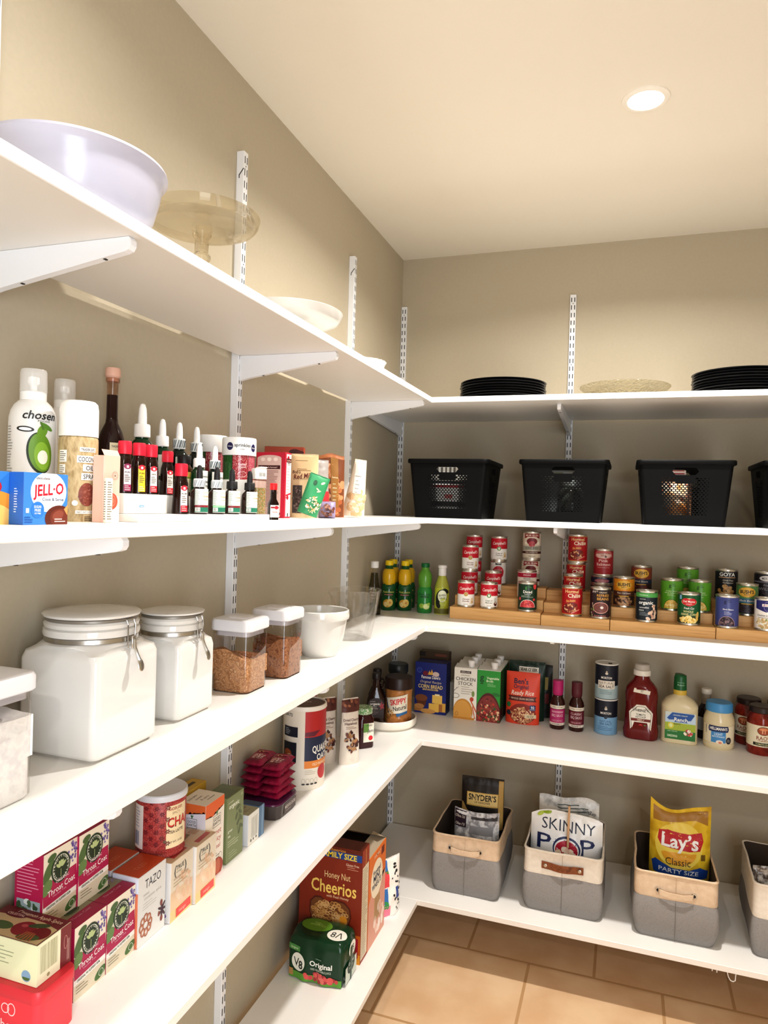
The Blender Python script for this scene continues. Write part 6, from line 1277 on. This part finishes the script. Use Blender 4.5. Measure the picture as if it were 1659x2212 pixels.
A = Art().rect(0, .03, .09, .05, '#c9d0c4').up().ell(.006, .092, .026, .022, '#e6e6dc', n=30).ell(0, .046, .03, .024, '#15301f', n=26).up().text('V8', .004, .092, .020, '#16221a', w=.03).text('Original', 0, .054, .009, '#e9efe4', w=.04).text('100% JUICE', 0, .04, .005, '#c9d2c4', w=.034)
A.emit(M, lambda u, v, e: (W_ / 2 * .985 + e, u, v))
A = Art().ell(-.026, .014, .05, .032, '#5c8a28', n=40).ell(.052, -.014, .031, .027, '#e6e6dc', n=36).up().text('8Λ', .052, -.014, .026, '#16221a', w=.038, bold=0).text('Original', -.022, .012, .009, '#9fc26a', w=.05, a=180).lines(-.022, .026, .03, 2, .006, .002, '#9fc26a')
A.emit(M, lambda u, v, e: (u, v, .1305 + e - max(0, (abs(u) - .074)) * .3 - max(0, abs(v) - .044) * .3 - max(0, abs(v) - .02) * .02 - max(0, abs(u) - .05) * .02), .008, .008); M.put('printed_film', t)
for k in range(6):
    c = ((k % 3 - 1) * .061, (k // 3 - .5) * .06)
    if k < 3: pass
# honey cereal
g = Art().rect(0, .1775, .2125, .354, '#8a2f16').up().rect(0, .045, .2125, .09, '#c8641e').rect(.03, .33, .15, .022, '#1d4a9a').rect(0, .3475, .2125, .012, '#6a2412').rect(.0, .015, .2125, .03, '#e59a2c')
g.up().text('FAMILY SIZE', .026, .330, .0175, '#f6d93c', w=.124, bold=.05).text('Cheerios', .02, .346, .009, '#d9a24c', w=.06, L=3).text('Gluten Free', .074, .306, .008, '#e9cdb8', w=.044).lines(.076, .298, .04, 2, .006, .0016, '#d9a890')
g.text('Honey Nut', .024, .265, .0215, '#f0d9a4', w=.088, bold=.0).text('Cheerios', .012, .226, .041, '#f3d675', w=.154, bold=.03).text('with Real Honey', .026, .197, .0085, '#e9c9a8', w=.076)
g.poly([(-.068, .17), (-.052, .188), (-.032, .190), (-.008, .176), (.018, .188), (.05, .186), (.07, .168), (.074, .14), (.064, .105), (.03, .075), (-.02, .070), (-.058, .10), (-.07, .135)], '#5a1c12')
g.up().poly([(-.064, .168), (-.05, .183), (-.032, .185), (-.008, .171), (.018, .183), (.048, .181), (.066, .166), (.07, .14), (.06, .108), (.03, .08), (-.02, .075), (-.054, .103), (-.066, .135)], '#7a4a28')
rc = random.Random(4)
for k in range(190):
    x, y = rc.uniform(-.058, .062), rc.uniform(.085, .176)
    if (x * x / .0036 + (y - .13) ** 2 / .0024) < 1.05: g.ring(x, y, .0075, .0062, .0028, rc.choice(['#c9995c', '#b5834a', '#dab07a']), L=5 + (k % 7) * .3, n=14)
g.L = 8; g.ell(.048, .13, .013, .012, '#d9932c', n=20).rect(.084, .05, .03, .06, '#b01f34', L=3).lines(0, .02, .15, 2, .01, .003, '#f4c86a', L=3)
s = Art().rect(0, .1775, .062, .354, '#9a3c1c').up().rect(0, .155, .056, .29, '#d9cdb4').up().lines(0, .29, .048, 34, .0082, .0018, '#8a7a60').text('Cheerios', 0, .325, .008, '#f0c46a', w=.05, a=90)
carton('cereal_box', 'dark brown and gold honey ring cereal family size box', 'box', (.139, -.973, Z5), 0, .213, .063, .355, '#8a2f16', {'f': g, 'r': s, 't': Art().rect(0, 0, .212, .062, '#5c2010')})
# shredded wheat box, flaps up; closed top painted dark for the shade inside
g = Art().rect(0, .15, .2125, .298, '#e07b22').up().ell(-.03, .275, .05, .020, '#efe2c4', n=30).up().text('Frosted', -.03, .28, .012, '#2a2a54', w=.05, bold=.04)
s = Art().rect(0, .15, .166, .298, '#dd7a30').up().poly([(-.082, .0), (.082, 0), (.082, .20), (.03, .17), (-.04, .19), (-.082, .15)], '#d9a08a').ell(-.006, .205, .058, .062, '#efe6d0', n=36).rect(.05, .275, .03, .026, '#7a3420')
s.up().text('Frosted', -.006, .232, .016, '#23264a', w=.072, bold=.05).text('MINI', -.008, .212, .021, '#23264a', w=.062, bold=.06).text('WHEATS', -.008, .188, .019, '#23264a', w=.088, bold=.06).rect(.004, .105, .06, .082, '#c9a57a').blobs(.03, .06, .05, .05, 16, .010, .02, ['#efd9cc', '#e9c0b0', '#f4e9e0'])
s.up().bars(.004, .105, .05, .076, 9, '#b08a5c').text('FAMILY', .0, .284, .010, '#efd9c4', w=.07)
def flap(t):
    M = MB(); K = C('#a89a86', .7); h = .30
    M.add([(.105, -.083, h), (.105, .083, h), (.06, .083, h + .014), (.06, -.083, h + .014)], [(0, 1, 2, 3)], K)
    M.add([(-.106, .0835, h), (.105, .0835, h), (.1, .03, h + .028), (-.1, .03, h + .028)], [(0, 1, 2, 3)], K); M.put('open_flap', t)
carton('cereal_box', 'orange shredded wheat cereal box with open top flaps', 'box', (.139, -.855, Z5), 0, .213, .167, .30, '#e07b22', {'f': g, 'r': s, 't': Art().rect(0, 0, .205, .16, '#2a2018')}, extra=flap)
g = Art().rect(.0, .1, .12, .19, '#f0eeea').up().rect(-.03, .175, .045, .035, '#3a7ac0').rect(-.03, .13, .045, .05, '#e0505a').rect(-.035, .075, .04, .055, '#3c78bc').rect(-.03, .025, .045, .035, '#e888a0').rect(-.03, .155, .045, .012, '#5a8a3a').ell(-.028, .045, .014, .016, '#3c9a54').blobs(.03, .1, .026, .085, 30, .003, .006, ['#1f1d1e', '#262425'], asp=.8).rect(.03, .075, .016, .04, '#2c4a9a')
bag('snack_bag', 'white spotted snack bag with bright patches behind the wheat box', 'bag', (.232, -.705, Z5), 62, .115, .196, .05, '#f0eeea', g, None, seed=30, wr=.004)
# ------------------------------------------------------------------ lowest shelf, back wall: fabric bins
GREY = mottled('grey_weave', ['#85827f', '#979492', '#8d8a88'], 230, .95, 6, (1, 1, 1.8), .25, contrast=(.3, .7), spec=.05)
def canvas(key, c1, c2): return mottled(key, [c1, c2], 60, .9, 6, (1, 1, 1), .3, contrast=(.35, .65), spec=.1)
BEI, IVO = canvas('beige_canvas', '#d3bda4', '#dcc8b0'), canvas('ivory_canvas', '#e2dbd0', '#e9e3d9')
def bin_(label, x, y, w, d, h, hb, band, handle, rz=0, seed=0, bulge=.012):
    t = thing('fabric_bin', label, 'storage bin', (x, y, Z5), rz, 'two-tone fabric bins')
    def loop(z, gw, gd, off=0):
        out = []
        for (px, py, pz) in rsq(w + gw - off * 2, d + gd - off * 2, .022 - off * .5, 7, z):
            out.append((px, py, pz))
        # subdivide straight runs so the cloth can wave
        res = []
        n = len(out)
        for i in range(n):
            a, b = Vector(out[i]), Vector(out[(i + 1) % n]); m = 8 if (b - a).length > .05 else 1
            for k in range(m): res.append(a.lerp(b, k / m))
        r2 = []
        for p in res:
            q = noise.noise(Vector((p.x * 9, p.y * 9, z * 8 + seed * 4))) * .006 * min(1, z / .03)
            l = math.hypot(p.x, p.y); r2.append((p.x + p.x / l * q, p.y + p.y / l * q, z + (noise.noise(Vector((p.x * 7 + seed, p.y * 7, 2))) * .003 if z > .05 else 0)))
        return r2
    M = MB().rings([loop(.0, -.022, -.02), loop(.004, -.012, -.012), loop(.03, bulge * .3, bulge * .3), loop(hb * .5, bulge * .9, bulge), loop(hb * .85, bulge * .5, bulge * .6), loop(hb, 0, 0)], GREY, True, True)
    A = Art().rect(0, hb * .5, .0014, hb * .94, '#6f6a64')
    A.emit(M, lambda u, v, e: (u, -d / 2 - bulge * .5 * math.sin(PI * min(1, v / hb)) - .003 - e, v), None, .01); M.put('grey_fabric', t)
    B = MB().rings([loop(hb - .001, .0012, .0012), loop(hb + .004, .003, .003), loop(hb + (h - hb) * .5, .001, .0), loop(h - .006, .001, .001), loop(h - .003, .006, .006), loop(h + .001, .006, .006), loop(h + .003, .002, .002), loop(h + .001, -.008, -.008)], band, True)
    A = Art().rect(0, (h + hb) / 2, .001, h - hb - .01, '#b9a68c'); A.emit(B, lambda u, v, e: (u, -d / 2 - .0045 - e, v)); B.put('canvas_band', t)
    MB().rings([loop(h + .0012, -.008, -.008), loop(hb, -.008, -.008), loop(.008, -.016, -.016)], C('#4a3d33', .9), True, False, True).put('lining', t)
    zc = hb + (h - hb) * .34
    if handle == 'rope':
        M = MB(); hw = .056
        M.rings([[(x_ + 0, y_, z_ + s * .0085) for (x_, y_, z_) in ((-hw, -d / 2 - .003, zc), (-hw * .92, -d / 2 - .012, zc - .003), (-hw * .4, -d / 2 - .017, zc - .007), (hw * .4, -d / 2 - .017, zc - .007), (hw * .92, -d / 2 - .012, zc - .003), (hw, -d / 2 - .003, zc))] for s in (-1, 1)] + [[(x_, y_ + .003, z_ + s * .0085) for (x_, y_, z_) in ((-hw, -d / 2 - .003, zc), (-hw * .92, -d / 2 - .012, zc - .003), (-hw * .4, -d / 2 - .017, zc - .007), (hw * .4, -d / 2 - .017, zc - .007), (hw * .92, -d / 2 - .012, zc - .003), (hw, -d / 2 - .003, zc))] for s in (1, -1)], band, True, closed=False)
        hd = M.put('handle', t)
        for s in (-1, 1):
            G_ = MB().lathe([(.0055, 0), (.008, 0), (.0085, .0012), (.0055, .0014)], STEEL, 20); G_.lathe([(0, .0006), (.0056, .0006)], BLACK, 16); G_.put('eyelet', hd, (s * hw, -d / 2 - .0045, zc), (PI / 2, 0, 0))
    else:
        LE = mottled('leather', ['#7a4526', '#8a5230', '#6a3a1e'], 50, .55, 4, bump=.2)
        M = MB(); hw = .072; pts = []
        for k in range(17):
            u = -hw + 2 * hw * k / 16; b_ = -d / 2 - .0055 - .008 * max(0, 1 - (u / (hw * .55)) ** 2); pts.append((u, b_, zc + .008 - .003 * (1 - (u / hw) ** 2)))
        M.rings([[(p[0], p[1], p[2] - .0125) for p in pts], [(p[0], p[1], p[2] + .0125) for p in pts], [(p[0], p[1] + .002, p[2] + .0125) for p in pts], [(p[0], p[1] + .002, p[2] - .0125) for p in pts]], LE, False, closed=False)
        hd = M.put('leather_handle', t)
        for s in (-1, 1): MB().lathe([(.0065, 0), (.0062, .002), (.003, .003), (0, .003)], STEEL, 20).put('rivet', hd, (s * hw * .82, -d / 2 - .0058, zc + .007), (PI / 2, 0, 0))
    return t
bin_('grey fabric bin with beige band and cloth handle, next to the cereal', .464, -.337, .252, .318, .220, .150, BEI, 'rope', 0, 1)
bin_('grey fabric bin with ivory band and brown leather handle', .8135, -.325, .270, .330, .220, .136, IVO, 'leather', 0, 2)
bin_('grey fabric bin with beige band and cloth handle, under the yellow chip bag', 1.185, -.352, .256, .312, .222, .140, BEI, 'rope', 0, 3, .022)
bin_('grey fabric bin with ivory band cut off by the picture edge', 1.556, -.336, .262, .330, .240, .130, IVO, 'leather', -2, 4, .016)
BZ = Z5 + .0105
TAPER = lambda v: min(1, .84 + 1.1 * v)
# bin one
g = Art().rect(.072, .27, .02, .19, '#b8995a').poly([(-.081, .27), (-.075, .27), (-.060, .245), (-.040, .228), (.05, .228), (.081, .27), (.081, .215), (-.081, .215)], '#b8995a').rect(0, .288, .122, .052, '#c9a95c').up().rect(0, .289, .116, .044, '#e0c684').up().text('SNYDER’S', 0, .296, .0225, '#1c1410', w=.108, bold=.05).text('OF HANOVER', 0, .277, .008, '#6a4a2a', w=.062).rect(0, .17, .13, .10, '#1c1512').rect(0, .215, .13, .026, '#143a2a', L=1).up().text('FAMILY SIZE', 0, .216, .014, '#d9e4d4', w=.10)
bag('pretzel_bag', 'black and gold pretzel bag standing up in the first fabric bin', 'bag', (.489, -.295, BZ), 4, .165, .372, .07, '#1a1412', g, 'snack bags in the fabric bins', seed=40, wf=TAPER, wr=.0018, seal=.05, rx=.05)
g = Art().rect(-.064, .232, .05, .06, '#2a1626').up().text('Olive Oil', -.064, .238, .010, '#e0d4c8', w=.036, sh=.2).text('Olive Oil', -.064, .212, .010, '#e0d4c8', w=.036, sh=.2).rect(.03, .245, .1, .016, '#3a3436').rect(.02, .20, .09, .03, '#8f8d90')
bag('cracker_bag', 'silver foil cracker bag with plum label in front of the pretzels', 'bag', (.484, -.39, BZ), 0, .172, .262, .07, mottled('silver_foil', ['#b9b8ba', '#e4e4e6', '#8f8e92', '#d2d1d4'], 22, .22, 3), g, 'snack bags in the fabric bins', seed=41, wf=TAPER, wr=.004, seal=.04, horn=.012)
# bin two
g = Art().text('SKINNY', .008, .272, .042, '#1d2740', w=.19, bold=-.012).text('POP', .0, .208, .056, '#1d2a5a', w=.205, bold=.012)
g.up().ell(.004, .196, .054, .048, '#eff0f2', n=40).up().ell(.004, .193, .049, .043, '#1d2a5a', n=40).up().ell(.004, .19, .044, .038, '#eff0f2', n=40).up().ell(.004, .188, .04, .034, '#b8203a', n=36).blobs(.004, .176, .03, .018, 24, .008, .013, ['#f0dcc4', '#e9c8b4', '#f6ead8'], asp=.85)
g.ell(-.075, .318, .022, .014, '#9ab02c', a=-25).ell(-.094, .305, .012, .008, '#b8c84c', a=20)
bag('popcorn_bag', 'white popcorn bag with thin navy letters in the leather-handled bin', 'bag', (.816, -.385, BZ), 0, .256, .318, .10, C('#eceded', .3), g, 'snack bags in the fabric bins', seed=42, wf=TAPER, wr=.004, seal=.03, topwave=.006, horn=-.03, rx=-.03)
g = Art().lines(.02, .31, .12, 3, .012, .003, '#3a4a44').text('organic', .075, .285, .014, '#5a5a60', w=.05, a=170).rect(.06, .262, .06, .012, '#2a5a3a')
bag('chip_bag', 'folded white and grey chip bag behind the popcorn bag', 'bag', (.816, -.278, BZ), -2, .222, .338, .08, mottled('white_foil', ['#d9dad9', '#f0f0ee', '#b9bcbc'], 20, .3, 3), g, 'snack bags in the fabric bins', seed=43, wf=TAPER, wr=.008, seal=.06, topwave=.010, horn=-.02)
t = thing('clothespin', 'wooden clip stick pinching the folded chip bag', 'clip', (.826, -.438, BZ + .178), 0, None, rx=-.16)
MB().box(0, 0, .03, .008, .006, .145, C('#c9a27c', .6), .0015, 2).put('wooden_peg', t)
# bin three
YEL = mottled('yellow_foil', ['#d9b424', '#e8c83a', '#c79f1a'], 14, .28, 2)
g = Art().poly([(-.09, .36), (.09, .36), (.09, .32), (.05, .335), (-.04, .33), (-.09, .318)], '#a87a24').ell(-.004, .252, .078, .078, '#efd65c', n=40).up().ell(-.004, .23, .058, .042, '#e6a82c', n=36, a0=180, a1=360).poly([(-.070, .296), (-.04, .304), (.03, .292), (.07, .298), (.076, .272), (.066, .24), (.03, .236), (-.02, .242), (-.062, .246), (-.074, .266)], '#c02028')
g.up().text("Lay’s", .0, .268, .046, '#f8f6f2', w=.122, bold=.05, a=-3).text('Classic', -.006, .200, .0245, '#4a3414', w=.082, bold=-.002).poly([(-.092, .184), (-.08, .196), (-.03, .178), (.03, .176), (.066, .188), (.094, .176), (.09, .15), (-.086, .15)], '#1f4a9c').up().text('PARTY SIZE', -.004, .168, .014, '#e9eef4', w=.13, bold=.03).rect(.076, .22, .014, .020, '#7a5c1a')
bag('chip_bag', 'yellow potato chip bag with red banner in the third bin', 'bag', (1.205, -.33, BZ), 0, .20, .372, .095, YEL, g, 'snack bags in the fabric bins', seed=44, wf=TAPER, wr=.003, seal=.05, topwave=.008, horn=.03, rx=.02)
# bin four
g = Art().ell(.02, .2, .035, .045, '#b9964c', n=24)
bag('cookie_bag', 'clear bag of tan crackers inside the cut-off bin', 'bag', (1.50, -.385, BZ), 10, .14, .245, .07, mottled('clear_wrap', ['#8a7a6a', '#c9bfb4', '#5c4a3c', '#e4dfd8'], 30, .2, 4), g, 'snack bags in the fabric bins', seed=45, wf=TAPER, wr=.009, seal=.05)
# wire hook under the shelf
t = thing('hanging_wire_hook', 'thin white wire loop hanging under the lowest shelf', 'hook', (1.352, -.562, Z5 - ST))
MB().tube([(-.056, .0, -.001), (-.056, -.002, -.015)], .0016, BRK, 6).tube([(-.042, .0, -.001), (-.042, -.002, -.017)], .0016, BRK, 6).tube([(-.014, .0, -.001), (-.008, 0, -.024), (-.002, 0, -.034), (.006, 0, -.036), (.012, 0, -.032), (.014, 0, -.001)], .0016, BRK, 6).put('wire_loop', t)
# ------------------------------------------------------------------ camera and render look
cam = bpy.data.cameras.new('camera'); cam.sensor_fit = 'AUTO'; cam.sensor_width = 36; cam.lens = 1530.74 * 36 / 2212; cam.clip_start = .02
co = bpy.data.objects.new('camera', cam); COL.objects.link(co)
co.matrix_world = Matrix(((.94584746, -.02911178, .32330339, .9906), (.32336436, -.00271851, -.94627063, -3.0746), (.02842653, .99957247, .00684242, 1.6616), (0, 0, 0, 1)))
SC.camera = co
w = bpy.data.worlds.new('world'); SC.world = w; w.use_nodes = True; w.node_tree.nodes['Background'].inputs[0].default_value = (.5, .5, .5, 1); w.node_tree.nodes['Background'].inputs[1].default_value = .2
SC.view_settings.view_transform = 'Standard'; SC.view_settings.look = 'None'; SC.view_settings.exposure = EXPO; SC.view_settings.gamma = .85
SC.cycles.use_denoising = True; SC.cycles.max_bounces = 10; SC.cycles.transparent_max_bounces = 24; SC.cycles.diffuse_bounces = 6
SC.cycles.sample_clamp_indirect = 6; SC.cycles.caustics_reflective = False; SC.cycles.caustics_refractive = False
